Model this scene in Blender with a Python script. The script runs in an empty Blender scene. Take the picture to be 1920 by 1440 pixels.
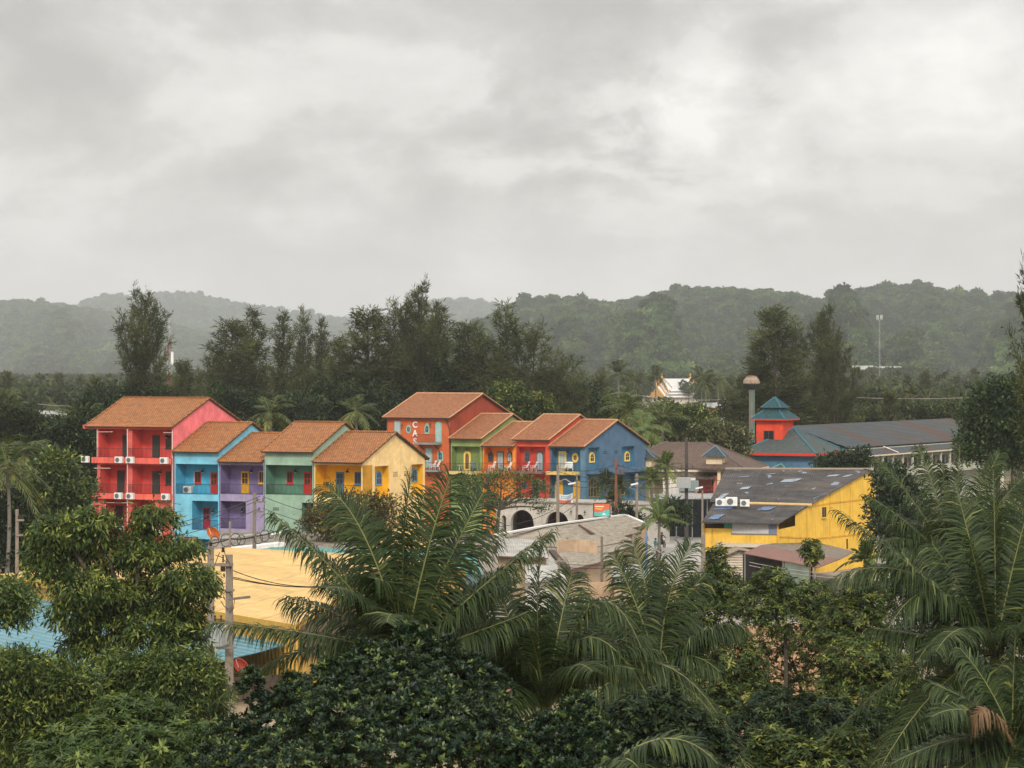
import bpy, math, random
import numpy as np
from mathutils import Vector, Matrix

SC = bpy.context.scene
COL = SC.collection
# ------------------------------------------------------------------ camera frame
F = 5600.0      # focal length in photo pixels (1920 wide)
H = 18.5        # eye height above the town's ground
HY = 690.0      # photo row of the horizon
R = math.radians

def W(px, py, Y):
    return Vector(((px-960.0)*Y/F, Y, H-(py-HY)*Y/F))
def G(px, py, z=0.0):
    Y = (H-z)*F/(py-HY)
    return Vector(((px-960.0)*Y/F, Y, z))
def zat(py, Y):
    return H-(py-HY)*Y/F

def lin(c):
    c /= 255.0
    return c/12.92 if c <= 0.04045 else ((c+0.055)/1.055)**2.4
def C(r, g, b, k=1.0):
    return (min(lin(r)*k, .9), min(lin(g)*k, .9), min(lin(b)*k, .9), 1.0)

# ------------------------------------------------------------------ materials
MATS = {}
def new_mat(name):
    m = bpy.data.materials.new(name); m.use_nodes = True
    nt = m.node_tree; nt.nodes.clear()
    out = nt.nodes.new('ShaderNodeOutputMaterial')
    bs = nt.nodes.new('ShaderNodeBsdfPrincipled')
    nt.links.new(bs.outputs[0], out.inputs[0])
    MATS[name] = m
    return m, nt, bs, out
def node(nt, t, **kw):
    n = nt.nodes.new(t)
    for k, v in kw.items(): setattr(n, k, v)
    return n
def ramp(nt, stops):
    r = nt.nodes.new('ShaderNodeValToRGB'); e = r.color_ramp.elements
    while len(e) < len(stops): e.new(0.5)
    for i, (p, c) in enumerate(stops):
        e[i].position = p
        e[i].color = c if len(c) == 4 else (*c, 1)
    return r
def mixc(nt, fac, a, b, blend='MIX'):
    m = nt.nodes.new('ShaderNodeMix'); m.data_type = 'RGBA'; m.blend_type = blend
    for sock, val in ((0, fac), (6, a), (7, b)):
        if hasattr(val, 'is_linked') or hasattr(val, 'links'): nt.links.new(val, m.inputs[sock])
        else: m.inputs[sock].default_value = val
    return m.outputs[2]
def noise(nt, vec, scale, detail=4, rough=.55, dist=0.0):
    n = nt.nodes.new('ShaderNodeTexNoise')
    n.inputs['Scale'].default_value = scale; n.inputs['Detail'].default_value = detail
    n.inputs['Roughness'].default_value = rough; n.inputs['Distortion'].default_value = dist
    nt.links.new(vec, n.inputs['Vector'])
    return n.outputs[0]
def mapping(nt, vec, scale, rot=(0, 0, 0)):
    n = nt.nodes.new('ShaderNodeMapping'); n.inputs['Scale'].default_value = scale
    n.inputs['Rotation'].default_value = rot
    nt.links.new(vec, n.inputs['Vector']); return n.outputs[0]
def mrange(nt, val, a, b, c, d):
    n = nt.nodes.new('ShaderNodeMapRange')
    nt.links.new(val, n.inputs[0])
    for i, v in enumerate((a, b, c, d)): n.inputs[i+1].default_value = v
    return n.outputs[0]

def paint(name, rgb, rough=.75, var=.21, scale=.9, streak=.35, dirt=(.16, .13, .10, 1), spec=.25):
    """weathered painted plaster: blotches of faded paint, rain streaks, fine grain"""
    if name in MATS: return MATS[name]
    m, nt, bs, out = new_mat(name)
    tc = node(nt, 'ShaderNodeTexCoord').outputs['Object']
    n1 = noise(nt, tc, scale, 5, .6)
    f1 = mrange(nt, n1, .3, .7, 1-var, 1+var)
    c = mixc(nt, 1.0, rgb, f1, 'MULTIPLY')
    n3 = noise(nt, tc, scale*9, 3, .6)
    c = mixc(nt, 1.0, c, mrange(nt, n3, .3, .7, .93, 1.06), 'MULTIPLY')
    if streak:
        n2 = noise(nt, mapping(nt, tc, (3.2, 3.2, .22)), 1.0, 5, .65)
        f2 = mrange(nt, n2, .50, .74, 0, min(streak*1.35, .9))
        c = mixc(nt, f2, c, dirt)
    nt.links.new(c, bs.inputs['Base Color'])
    bs.inputs['Roughness'].default_value = rough
    bs.inputs['Specular IOR Level'].default_value = spec
    b = node(nt, 'ShaderNodeBump'); b.inputs['Strength'].default_value = .25; b.inputs['Distance'].default_value = .03
    nt.links.new(noise(nt, tc, 14, 3, .6), b.inputs['Height']); nt.links.new(b.outputs[0], bs.inputs['Normal'])
    return m

def plain(name, rgb, rough=.6, metal=0.0, var=.12, scale=4.0):
    if name in MATS: return MATS[name]
    m, nt, bs, out = new_mat(name)
    tc = node(nt, 'ShaderNodeTexCoord').outputs['Object']
    c = mixc(nt, 1.0, rgb, mrange(nt, noise(nt, tc, scale, 4, .6), .3, .7, 1-var, 1+var), 'MULTIPLY')
    nt.links.new(c, bs.inputs['Base Color'])
    bs.inputs['Roughness'].default_value = rough; bs.inputs['Metallic'].default_value = metal
    bs.inputs['Specular IOR Level'].default_value = .3
    return m

def tiles(name, rgb, rgb2, grout=(.06, .035, .025, 1), w=.24, h=.32, weather=.35, wcol=(.10, .06, .045, 1)):
    """roof tiles in courses, colour changing tile by tile, with darker weathered patches"""
    if name in MATS: return MATS[name]
    m, nt, bs, out = new_mat(name)
    uv = node(nt, 'ShaderNodeTexCoord').outputs['UV']
    br = node(nt, 'ShaderNodeTexBrick'); br.offset = .5
    nt.links.new(uv, br.inputs['Vector'])
    br.inputs['Color1'].default_value = rgb; br.inputs['Color2'].default_value = rgb2
    br.inputs['Mortar'].default_value = grout
    br.inputs['Scale'].default_value = 1.0; br.inputs['Mortar Size'].default_value = .028
    br.inputs['Mortar Smooth'].default_value = .4
    br.inputs['Brick Width'].default_value = w; br.inputs['Row Height'].default_value = h
    c = br.outputs[0]
    n = noise(nt, uv, .55, 6, .65)
    c = mixc(nt, mrange(nt, n, .48, .72, 0, weather), c, wcol)
    c = mixc(nt, 1.0, c, mrange(nt, noise(nt, uv, 2.2, 4, .6), .3, .7, .82, 1.16), 'MULTIPLY')
    nt.links.new(c, bs.inputs['Base Color']); bs.inputs['Roughness'].default_value = .8
    bs.inputs['Specular IOR Level'].default_value = .2
    sx = node(nt, 'ShaderNodeSeparateXYZ'); nt.links.new(uv, sx.inputs[0])
    fr = node(nt, 'ShaderNodeMath', operation='FRACT')
    dv = node(nt, 'ShaderNodeMath', operation='DIVIDE'); dv.inputs[1].default_value = h
    nt.links.new(sx.outputs[1], dv.inputs[0]); nt.links.new(dv.outputs[0], fr.inputs[0])
    wv = node(nt, 'ShaderNodeMath', operation='SINE')
    mu = node(nt, 'ShaderNodeMath', operation='MULTIPLY'); mu.inputs[1].default_value = 2*math.pi/w
    nt.links.new(sx.outputs[0], mu.inputs[0]); nt.links.new(mu.outputs[0], wv.inputs[0])
    ad = node(nt, 'ShaderNodeMath', operation='MULTIPLY_ADD'); ad.inputs[1].default_value = .4
    nt.links.new(wv.outputs[0], ad.inputs[0]); nt.links.new(fr.outputs[0], ad.inputs[2])
    b = node(nt, 'ShaderNodeBump'); b.inputs['Strength'].default_value = .8; b.inputs['Distance'].default_value = .05
    b.invert = True
    nt.links.new(ad.outputs[0], b.inputs['Height']); nt.links.new(b.outputs[0], bs.inputs['Normal'])
    return m

def sheet(name, rgb, pitch=.2, rough=.5, patch=None, patch_amt=.5, patch_scale=.3, metal=0., spots=None, seam=None, across=False, stretch=(1, 1, 1), var=.1):
    """ribbed roofing sheet: sine ribs along V, patches of rust or fading, sheet laps"""
    if name in MATS: return MATS[name]
    m, nt, bs, out = new_mat(name)
    uv = node(nt, 'ShaderNodeTexCoord').outputs['UV']
    c = mixc(nt, 1.0, rgb, mrange(nt, noise(nt, uv, 1.3, 5, .6), .3, .7, 1-var, 1+var), 'MULTIPLY')
    sx = node(nt, 'ShaderNodeSeparateXYZ'); nt.links.new(uv, sx.inputs[0])
    a, b_ = (1, 0) if across else (0, 1)
    # every sheet has faded a little differently
    sn = node(nt, 'ShaderNodeVectorMath', operation='SNAP'); nt.links.new(uv, sn.inputs[0])
    sn.inputs[1].default_value = (seam or 3.1, .95, 1) if across else (.95, seam or 3.1, 1)
    wn = node(nt, 'ShaderNodeTexWhiteNoise'); nt.links.new(sn.outputs[0], wn.inputs[0])
    c = mixc(nt, 1.0, c, mrange(nt, wn.outputs[0], 0, 1, 1-var*.75, 1+var*.6), 'MULTIPLY')
    if patch:
        n = noise(nt, mapping(nt, uv, stretch), patch_scale, 6, .62, .3)
        c = mixc(nt, mrange(nt, n, .46, .6, 0, patch_amt), c, patch)
    if spots:
        n = noise(nt, mapping(nt, uv, (1, .6, 1)), .9, 2, .4)
        c = mixc(nt, mrange(nt, n, .66, .70, 0, .85), c, spots)
        n = noise(nt, uv, 7, 3, .7)
        c = mixc(nt, mrange(nt, n, .62, .74, 0, .5), c, spots)
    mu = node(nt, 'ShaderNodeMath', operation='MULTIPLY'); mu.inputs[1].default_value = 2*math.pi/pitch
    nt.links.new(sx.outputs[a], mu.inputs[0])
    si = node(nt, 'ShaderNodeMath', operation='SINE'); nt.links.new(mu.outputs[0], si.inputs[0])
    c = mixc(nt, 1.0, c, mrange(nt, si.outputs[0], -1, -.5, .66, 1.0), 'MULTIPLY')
    if seam:
        dv = node(nt, 'ShaderNodeMath', operation='DIVIDE'); dv.inputs[1].default_value = seam
        nt.links.new(sx.outputs[b_], dv.inputs[0])
        fr = node(nt, 'ShaderNodeMath', operation='FRACT'); nt.links.new(dv.outputs[0], fr.inputs[0])
        c = mixc(nt, 1.0, c, mrange(nt, fr.outputs[0], 0, .05, .6, 1.0), 'MULTIPLY')
    nt.links.new(c, bs.inputs['Base Color']); bs.inputs['Roughness'].default_value = rough
    bs.inputs['Metallic'].default_value = metal; bs.inputs['Specular IOR Level'].default_value = .3
    b = node(nt, 'ShaderNodeBump'); b.inputs['Strength'].default_value = .6; b.inputs['Distance'].default_value = pitch*.2
    nt.links.new(si.outputs[0], b.inputs['Height']); nt.links.new(b.outputs[0], bs.inputs['Normal'])
    return m

def leafmat(name, dark, mid, light, rough=.5, trans=.26, spec=.2, vary=0.0):
    """leaf: colour of each leaf from its own age value ('tint'), some light passing through"""
    if name in MATS: return MATS[name]
    m, nt, bs, out = new_mat(name)
    at = node(nt, 'ShaderNodeAttribute'); at.attribute_name = 'tint'
    r = ramp(nt, [(0.0, dark), (.55, mid), (1.0, light)])
    nt.links.new(at.outputs['Fac'], r.inputs[0])
    col = r.outputs[0]
    if vary:      # each tree of a wood has its own green; whole stands differ too
        oi = node(nt, 'ShaderNodeObjectInfo'); ge = node(nt, 'ShaderNodeNewGeometry')
        rr = ramp(nt, [(0, (1-vary, 1-vary, 1-vary*.8)), (.5, (1, 1, 1)), (.85, (1+vary*1.2, 1+vary*1.0, 1+vary*.5)), (1, (1+vary*2.2, 1+vary*1.5, 1+vary*.9))])
        nt.links.new(oi.outputs['Random'], rr.inputs[0]); col = mixc(nt, 1.0, col, rr.outputs[0], 'MULTIPLY')
        nn = noise(nt, ge.outputs['Position'], .0065, 4, .6); col = mixc(nt, 1.0, col, mrange(nt, nn, .3, .7, .45, 1.65), 'MULTIPLY')
    nt.links.new(col, bs.inputs['Base Color'])
    bs.inputs['Roughness'].default_value = rough; bs.inputs['Specular IOR Level'].default_value = spec
    tr = node(nt, 'ShaderNodeBsdfTranslucent')
    nt.links.new(mixc(nt, 1.0, col, (1.25, 1.3, .5, 1), 'MULTIPLY'), tr.inputs[0])
    mx = node(nt, 'ShaderNodeMixShader'); mx.inputs[0].default_value = trans
    nt.links.new(bs.outputs[0], mx.inputs[1]); nt.links.new(tr.outputs[0], mx.inputs[2])
    nt.links.new(mx.outputs[0], out.inputs[0])
    return m

GLASS = None
def glassmat():
    global GLASS
    if GLASS: return GLASS
    m, nt, bs, out = new_mat('dark_glass')
    bs.inputs['Base Color'].default_value = (.018, .02, .022, 1); bs.inputs['Roughness'].default_value = .12
    GLASS = m; return m

# ------------------------------------------------------------------ objects
def tag(o, label=None, cat=None, group=None, kind=None):
    if label: o['label'] = label
    if cat: o['category'] = cat
    if group: o['group'] = group
    if kind: o['kind'] = kind
    return o
def empty(name, loc, rz=0.0, label=None, cat=None, group=None):
    o = bpy.data.objects.new(name, None); COL.objects.link(o)
    o.location = loc; o.rotation_euler = (0, 0, rz); o.empty_display_size = .3
    return tag(o, label, cat, group)
def link(o, parent=None):
    COL.objects.link(o)
    if parent: o.parent = parent
    return o
def copy_tree(o, parent=None):
    c = o.copy(); COL.objects.link(c)
    if parent: c.parent = parent
    for ch in list(o.children): copy_tree(ch, c)
    return c

class MB:
    """collects shapes and links them as ONE mesh object"""
    def __init__(s): s.v = []; s.f = []; s.m = []; s.uv = []
    def add(s, vs, fs, m=0, uvs=None):
        b = len(s.v); s.v += [tuple(p) for p in vs]
        for i, f in enumerate(fs):
            s.f.append([b+k for k in f]); s.m.append(m)
            s.uv.append(uvs[i] if uvs else [(vs[k][0]+vs[k][1], vs[k][2]) for k in f])
        return s
    def quad(s, a, b, c, d, m=0):
        a, b, c, d = map(Vector, (a, b, c, d))
        lu, lv = (b-a).length, (d-a).length
        lu2 = (c-d).length
        return s.add([a, b, c, d], [(0, 1, 2, 3)], m, [[(0, 0), (lu, 0), ((lu+lu2)/2, lv), (0, lv)]])
    def box(s, x0, x1, y0, y1, z0, z1, m=0):
        v = [(x, y, z) for z in (z0, z1) for y in (y0, y1) for x in (x0, x1)]
        return s.add(v, [(0, 2, 3, 1), (4, 5, 7, 6), (0, 1, 5, 4), (2, 6, 7, 3), (0, 4, 6, 2), (1, 3, 7, 5)], m)
    def obox(s, c, size, rot=None, m=0):
        hx, hy, hz = (k/2 for k in size); M = rot if rot is not None else Matrix.Identity(3)
        v = [Vector(c)+M @ Vector((x*hx, y*hy, z*hz)) for z in (-1, 1) for y in (-1, 1) for x in (-1, 1)]
        return s.add(v, [(0, 2, 3, 1), (4, 5, 7, 6), (0, 1, 5, 4), (2, 6, 7, 3), (0, 4, 6, 2), (1, 3, 7, 5)], m)
    def bar(s, a, b, w, h=None, m=0):
        """rectangular bar from a to b"""
        a, b = Vector(a), Vector(b); d = b-a; L = d.length; d.normalize()
        up = Vector((0, 0, 1)) if abs(d.z) < .95 else Vector((1, 0, 0))
        sx = d.cross(up).normalized(); sz = sx.cross(d).normalized(); h = h or w
        v = [p+sx*(i*w/2)+sz*(j*h/2) for p in (a, b) for j in (-1, 1) for i in (-1, 1)]
        return s.add(v, [(0, 1, 3, 2), (4, 6, 7, 5), (0, 4, 5, 1), (2, 3, 7, 6), (0, 2, 6, 4), (1, 5, 7, 3)], m)
    def slab(s, a, b, c, d, th, m=0, m2=None):
        """thick sheet: top face a b c d (a->b across, a->d up the slope, metre UVs)"""
        a, b, c, d = map(Vector, (a, b, c, d)); n = (b-a).cross(d-a).normalized()*th
        s.quad(a, b, c, d, m)
        m2 = m if m2 is None else m2
        lo = [p-n for p in (a, b, c, d)]
        s.add([a, b, c, d]+lo, [(7, 6, 5, 4), (0, 4, 5, 1), (1, 5, 6, 2), (2, 6, 7, 3), (3, 7, 4, 0)], m2)
        return s
    def prism(s, O, A, B, N, poly, d0, d1, m=0):
        """polygon (a,b) in the plane O,A,B pushed out from d0 to d1 along N"""
        O, A, B, N = map(Vector, (O, A, B, N)); n = len(poly)
        v = [O+A*a+B*b+N*d0 for a, b in poly]+[O+A*a+B*b+N*d1 for a, b in poly]
        fs = [tuple(range(n, 2*n)), tuple(range(n-1, -1, -1))]
        fs += [(i, (i+1) % n, n+(i+1) % n, n+i) for i in range(n)]
        return s.add(v, fs, m)
    def tube(s, pts, r, n=6, m=0, cap=True):
        pts = [Vector(p) for p in pts]; k = len(pts)
        rs = r if isinstance(r, (list, tuple)) else [r]*k
        vs = []; up0 = None
        for i, p in enumerate(pts):
            t = (pts[min(i+1, k-1)]-pts[max(i-1, 0)])
            t = t.normalized() if t.length > 1e-9 else Vector((0, 0, 1))
            if up0 is None: up0 = Vector((0, 0, 1)) if abs(t.z) < .9 else Vector((1, 0, 0))
            x = t.cross(up0)
            if x.length < 1e-4: x = t.cross(Vector((0, 1, 0)))
            x.normalize(); y = x.cross(t).normalized()
            for j in range(n):
                a = 2*math.pi*j/n; vs.append(p+x*(math.cos(a)*rs[i])+y*(math.sin(a)*rs[i]))
        fs = [(i*n+j, i*n+(j+1) % n, (i+1)*n+(j+1) % n, (i+1)*n+j) for i in range(k-1) for j in range(n)]
        if cap: fs += [tuple(range(n-1, -1, -1)), tuple((k-1)*n+j for j in range(n))]
        return s.add(vs, fs, m)
    def lathe(s, c, prof, n=16, m=0):
        c = Vector(c); vs = []; k = len(prof)
        for r, z in prof:
            for j in range(n):
                a = 2*math.pi*(j+.5)/n; vs.append(c+Vector((math.cos(a)*r, math.sin(a)*r, z)))
        fs = [(i*n+j, i*n+(j+1) % n, (i+1)*n+(j+1) % n, (i+1)*n+j) for i in range(k-1) for j in range(n)]
        fs += [tuple(range(n-1, -1, -1)), tuple((k-1)*n+j for j in range(n))]
        return s.add(vs, fs, m)
    def build(s, name, mats, parent=None, world=False, smooth=False, bevel=0):
        if not isinstance(mats, (list, tuple)): mats = [mats]
        off = Vector(parent.location) if (world and parent) else Vector((0, 0, 0))
        me = bpy.data.meshes.new(name)
        me.from_pydata([tuple(Vector(p)-off) for p in s.v], [], s.f)
        for mm in mats: me.materials.append(mm)
        me.polygons.foreach_set('material_index', s.m)
        if smooth: me.polygons.foreach_set('use_smooth', [True]*len(s.f))
        ul = me.uv_layers.new(name='UVMap')
        ul.data.foreach_set('uv', [x for f in s.uv for t in f for x in t])
        me.update()
        o = bpy.data.objects.new(name, me); link(o, parent)
        if bevel:
            b = o.modifiers.new('bevel', 'BEVEL'); b.width = bevel; b.segments = 2; b.limit_method = 'ANGLE'
        return o

class NB:
    """numpy mesh collector for foliage: arrays of quads/tris with a tint per vertex"""
    def __init__(s): s.V = []; s.Q = []; s.T = []; s.t = []; s.n = 0; s.qm = []; s.tm = []
    def add(s, V, Q=None, T=None, tint=None, m=0):
        V = np.asarray(V, float).reshape(-1, 3)
        s.V.append(V); s.t.append(np.zeros(len(V)) if tint is None else np.asarray(tint, float))
        if Q is not None and len(Q): s.Q.append(np.asarray(Q)+s.n); s.qm.append(np.full(len(Q), m))
        if T is not None and len(T): s.T.append(np.asarray(T)+s.n); s.tm.append(np.full(len(T), m))
        s.n += len(V)
    def leaves(s, P, D, S, L, Wd, tint, fold=.12, mid=.45, m=0):
        """one four-cornered folded leaf each: base P, direction D, side S"""
        n = len(P); L = np.broadcast_to(L, (n,))[:, None]; Wd = np.broadcast_to(Wd, (n,))[:, None]
        N = np.cross(D, S)
        V = np.empty((n, 4, 3))
        V[:, 0] = P; V[:, 2] = P+D*L-N*L*fold*.6
        M = P+D*L*mid
        V[:, 1] = M+S*Wd*.5+N*Wd*fold; V[:, 3] = M-S*Wd*.5+N*Wd*fold
        Q = np.arange(n*4).reshape(n, 4)
        s.add(V.reshape(-1, 3), Q=Q, tint=np.repeat(tint, 4), m=m)
    def tube(s, pts, rs, n=5, m=0, tint=.3):
        pts = np.asarray(pts, float); k = len(pts)
        t = np.gradient(pts, axis=0); t /= np.linalg.norm(t, axis=1)[:, None]+1e-9
        ref = np.array([0.3, .2, 1.0]) if abs(t[0, 2]) < .9 else np.array([1.0, .1, 0])
        x = np.cross(t, ref); x /= np.linalg.norm(x, axis=1)[:, None]+1e-9
        y = np.cross(x, t)
        a = np.arange(n)*2*math.pi/n
        rs = np.broadcast_to(rs, (k,))
        V = pts[:, None]+rs[:, None, None]*(np.cos(a)[None, :, None]*x[:, None]+np.sin(a)[None, :, None]*y[:, None])
        i, j = np.meshgrid(np.arange(k-1), np.arange(n), indexing='ij')
        Q = np.stack([i*n+j, i*n+(j+1) % n, (i+1)*n+(j+1) % n, (i+1)*n+j], -1).reshape(-1, 4)
        s.add(V.reshape(-1, 3), Q=Q, tint=np.full(k*n, tint), m=m)
    def mesh(s, name, mats):
        V = np.concatenate(s.V); t = np.concatenate(s.t)
        Q = np.concatenate(s.Q) if s.Q else np.zeros((0, 4), int); T = np.concatenate(s.T) if s.T else np.zeros((0, 3), int)
        mi = np.concatenate([*(s.qm or []), *(s.tm or [])]) if (s.qm or s.tm) else np.zeros(0)
        me = bpy.data.meshes.new(name)
        nl = Q.size+T.size; nf = len(Q)+len(T)
        me.vertices.add(len(V)); me.vertices.foreach_set('co', V.astype(np.float32).ravel())
        me.loops.add(nl); me.polygons.add(nf)
        me.loops.foreach_set('vertex_index', np.concatenate([Q.ravel(), T.ravel()]).astype(np.int32))
        me.polygons.foreach_set('loop_start', np.concatenate([np.arange(len(Q))*4, Q.size+np.arange(len(T))*3]).astype(np.int32))
        me.polygons.foreach_set('material_index', mi.astype(np.int32))
        a = me.attributes.new('tint', 'FLOAT', 'POINT'); a.data.foreach_set('value', t.astype(np.float32))
        for mm in (mats if isinstance(mats, (list, tuple)) else [mats]): me.materials.append(mm)
        me.update(calc_edges=True); me.validate()
        return me
    def obj(s, name, mats, parent=None, off=None):
        if off is not None: s.V = [v-np.asarray(off) for v in s.V]
        o = bpy.data.objects.new(name, s.mesh(name, mats)); return link(o, parent)

def nrm(a): return a/(np.linalg.norm(a, axis=-1, keepdims=True)+1e-9)

# ------------------------------------------------------------------ render, world, sun, camera
def setup():
    SC.render.engine = 'CYCLES'
    SC.view_settings.view_transform = 'Standard'; SC.view_settings.look = 'None'
    SC.view_settings.exposure = .58; SC.view_settings.gamma = 1.0
    SC.cycles.use_denoising = True; SC.cycles.denoising_prefilter = 'ACCURATE'
    SC.cycles.max_bounces = 5; SC.cycles.diffuse_bounces = 3; SC.cycles.volume_bounces = 1; SC.cycles.transmission_bounces = 3
    SC.cycles.transparent_max_bounces = 4
    w = bpy.data.worlds.new('World'); SC.world = w; w.use_nodes = True
    nt = w.node_tree; nt.nodes.clear()
    out = node(nt, 'ShaderNodeOutputWorld')
    sky = node(nt, 'ShaderNodeTexSky'); sky.sky_type = 'NISHITA'; sky.sun_disc = False
    sky.sun_elevation = R(SUN_EL); sky.sun_rotation = R(SUN_ROT); sky.air_density = 1.4; sky.dust_density = 3.0
    b1 = node(nt, 'ShaderNodeBackground'); b1.inputs[1].default_value = .08
    nt.links.new(sky.outputs[0], b1.inputs[0])
    d = node(nt, 'ShaderNodeTexCoord').outputs['Generated']
    sp = node(nt, 'ShaderNodeSeparateXYZ'); nt.links.new(d, sp.inputs[0])
    # cloud layers: broad banks, then billows, then wisps
    n1 = noise(nt, mapping(nt, d, (8, 8, 17), (0, R(14), 0)), 1.0, 7, .5, .35)
    n2 = noise(nt, mapping(nt, d, (26, 26, 44), (0, R(20), 0)), 1.0, 8, .56, .25)
    n3 = noise(nt, mapping(nt, d, (80, 80, 125), (0, R(20), 0)), 1.0, 6, .6, .3)
    def madd(a, k, b):
        n = node(nt, 'ShaderNodeMath', operation='MULTIPLY_ADD'); nt.links.new(a, n.inputs[0]); n.inputs[1].default_value = k
        if isinstance(b, float): n.inputs[2].default_value = b
        else: nt.links.new(b, n.inputs[2])
        return n.outputs[0]
    s = madd(n1, .74, -.06); s = madd(n2, .27, s); s = madd(n3, .11, s)
    # the thin bright place in the cloud deck
    dot = node(nt, 'ShaderNodeVectorMath', operation='DISTANCE')
    v = Vector((230, F, 425)).normalized()
    sq = node(nt, 'ShaderNodeVectorMath', operation='MULTIPLY'); sq.inputs[1].default_value = (1, 1, 2.0)
    nt.links.new(d, sq.inputs[0]); nt.links.new(sq.outputs[0], dot.inputs[0]); dot.inputs[1].default_value = (v.x, v.y, v.z*2.0)
    lob = mrange(nt, dot.outputs['Value'], 0.0, .085, .21, 0.0)
    lm = node(nt, 'ShaderNodeMath', operation='MULTIPLY'); nt.links.new(lob, lm.inputs[0]); nt.links.new(mrange(nt, n2, .36, .62, .15, 1.35), lm.inputs[1])
    ad = node(nt, 'ShaderNodeMath', operation='ADD'); nt.links.new(s, ad.inputs[0]); nt.links.new(lm.outputs[0], ad.inputs[1])
    r = ramp(nt, [(.38, (.33, .325, .315)), (.46, (.395, .389, .377)), (.51, (.45, .443, .43)), (.545, (.515, .508, .494)), (.60, (.56, .553, .538)), (.69, (.68, .673, .656))])
    nt.links.new(ad.outputs[0], r.inputs[0])
    # an overcast deck is brighter overhead than low down (CIE overcast sky)
    el = mrange(nt, sp.outputs[2], .14, .85, 1.0, ZEN)
    # pale, even band of mist just above the hills
    hz = mrange(nt, sp.outputs[2], .012, .06, .65, 0.0)
    cc = mixc(nt, hz, r.outputs[0], (.525, .516, .497, 1))
    cc = mixc(nt, 1.0, cc, el, 'MULTIPLY'); cc = mixc(nt, 1.0, cc, (1.055, 1.045, 1.03, 1), 'MULTIPLY')
    # sky out of view behind the viewer, brightened to light the house fronts
    bk = mrange(nt, sp.outputs[1], .1, -.7, 1.0, BACK); cc = mixc(nt, 1.0, cc, bk, 'MULTIPLY')
    b2 = node(nt, 'ShaderNodeBackground'); nt.links.new(cc, b2.inputs[0]); b2.inputs[1].default_value = 1.0
    mx = node(nt, 'ShaderNodeMixShader'); mx.inputs[0].default_value = .93
    nt.links.new(b1.outputs[0], mx.inputs[1]); nt.links.new(b2.outputs[0], mx.inputs[2]); nt.links.new(mx.outputs[0], out.inputs[0])
    # soft sun through cloud, from behind the viewer
    L = bpy.data.lights.new('sun', 'SUN'); L.energy = SUN_E; L.angle = R(10); L.color = (1.0, .95, .86)
    lo = bpy.data.objects.new('sun', L); COL.objects.link(lo); lo.location = (-60, -60, 120)
    el_, az = R(SUN_EL), R(SUN_AZ)   # azimuth from +Y clockwise
    dirv = Vector((math.sin(az)*math.cos(el_), math.cos(az)*math.cos(el_), math.sin(el_)))
    lo.rotation_euler = dirv.to_track_quat('Z', 'Y').to_euler()
    cam = bpy.data.cameras.new('camera'); co = bpy.data.objects.new('camera', cam); COL.objects.link(co)
    co.location = (0, 0, H); co.rotation_euler = (R(90), 0, 0)
    cam.sensor_width = 36; cam.lens = 36*F/1920; cam.shift_y = -(720-HY)/1920
    cam.clip_start = 1; cam.clip_end = 20000
    SC.camera = co

SUN_EL, SUN_AZ, SUN_E, ZEN = 36, 178, 1.5, 2.3
SUN_ROT = SUN_AZ; BACK = 1.5
setup()
# ------------------------------------------------------------------ leaf materials
LM_FAR = leafmat('far_leaf', (.020, .032, .014, 1), (.048, .064, .024, 1), (.10, .115, .042, 1), .7, .2, .1, .3)
LM_HILL = leafmat('hill_leaf', (.022, .044, .017, 1), (.050, .088, .028, 1), (.11, .14, .045, 1), .75, .18, .06, .42)
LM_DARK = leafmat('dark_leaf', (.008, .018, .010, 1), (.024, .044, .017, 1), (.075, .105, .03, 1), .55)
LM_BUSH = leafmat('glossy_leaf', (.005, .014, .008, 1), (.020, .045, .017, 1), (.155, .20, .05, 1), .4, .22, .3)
LM_BIG = leafmat('mango_leaf', (.013, .027, .010, 1), (.074, .112, .026, 1), (.28, .30, .065, 1), .5)
LM_OLIVE = leafmat('olive_leaf', (.028, .05, .015, 1), (.07, .11, .03, 1), (.20, .24, .06, 1), .5)
LM_PAPAYA = leafmat('papaya_leaf', (.014, .029, .011, 1), (.076, .108, .027, 1), (.27, .28, .06, 1), .5)
LM_CAS = leafmat('casuarina_needle', (.036, .044, .022, 1), (.092, .102, .046, 1), (.24, .23, .10, 1), .7, .32, .1)
LM_PALM = leafmat('coconut_leaflet', (.010, .022, .009, 1), (.058, .084, .025, 1), (.27, .275, .08, 1), .5, .28, .2)
LM_PALMY = leafmat('young_palm_leaflet', (.05, .085, .02, 1), (.10, .15, .035, 1), (.22, .25, .07, 1), .45, .28, .4)
LM_FLOWER = leafmat('flowering_leaf', (.035, .045, .018, 1), (.10, .11, .045, 1), (.30, .28, .15, 1), .6)
LM_BOUG = leafmat('bronze_leaf', (.05, .028, .018, 1), (.085, .075, .022, 1), (.20, .20, .05, 1), .6)
M_BARK = plain('bark', (.075, .058, .042, 1), .9, var=.35, scale=6)
M_BARKG = plain('grey_bark', (.16, .14, .115, 1), .9, var=.3, scale=6)
M_RACHIS = plain('palm_rib', (.15, .15, .045, 1), .5, var=.2)
M_DRY = plain('dry_frond', (.13, .075, .035, 1), .8, var=.3)

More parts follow.
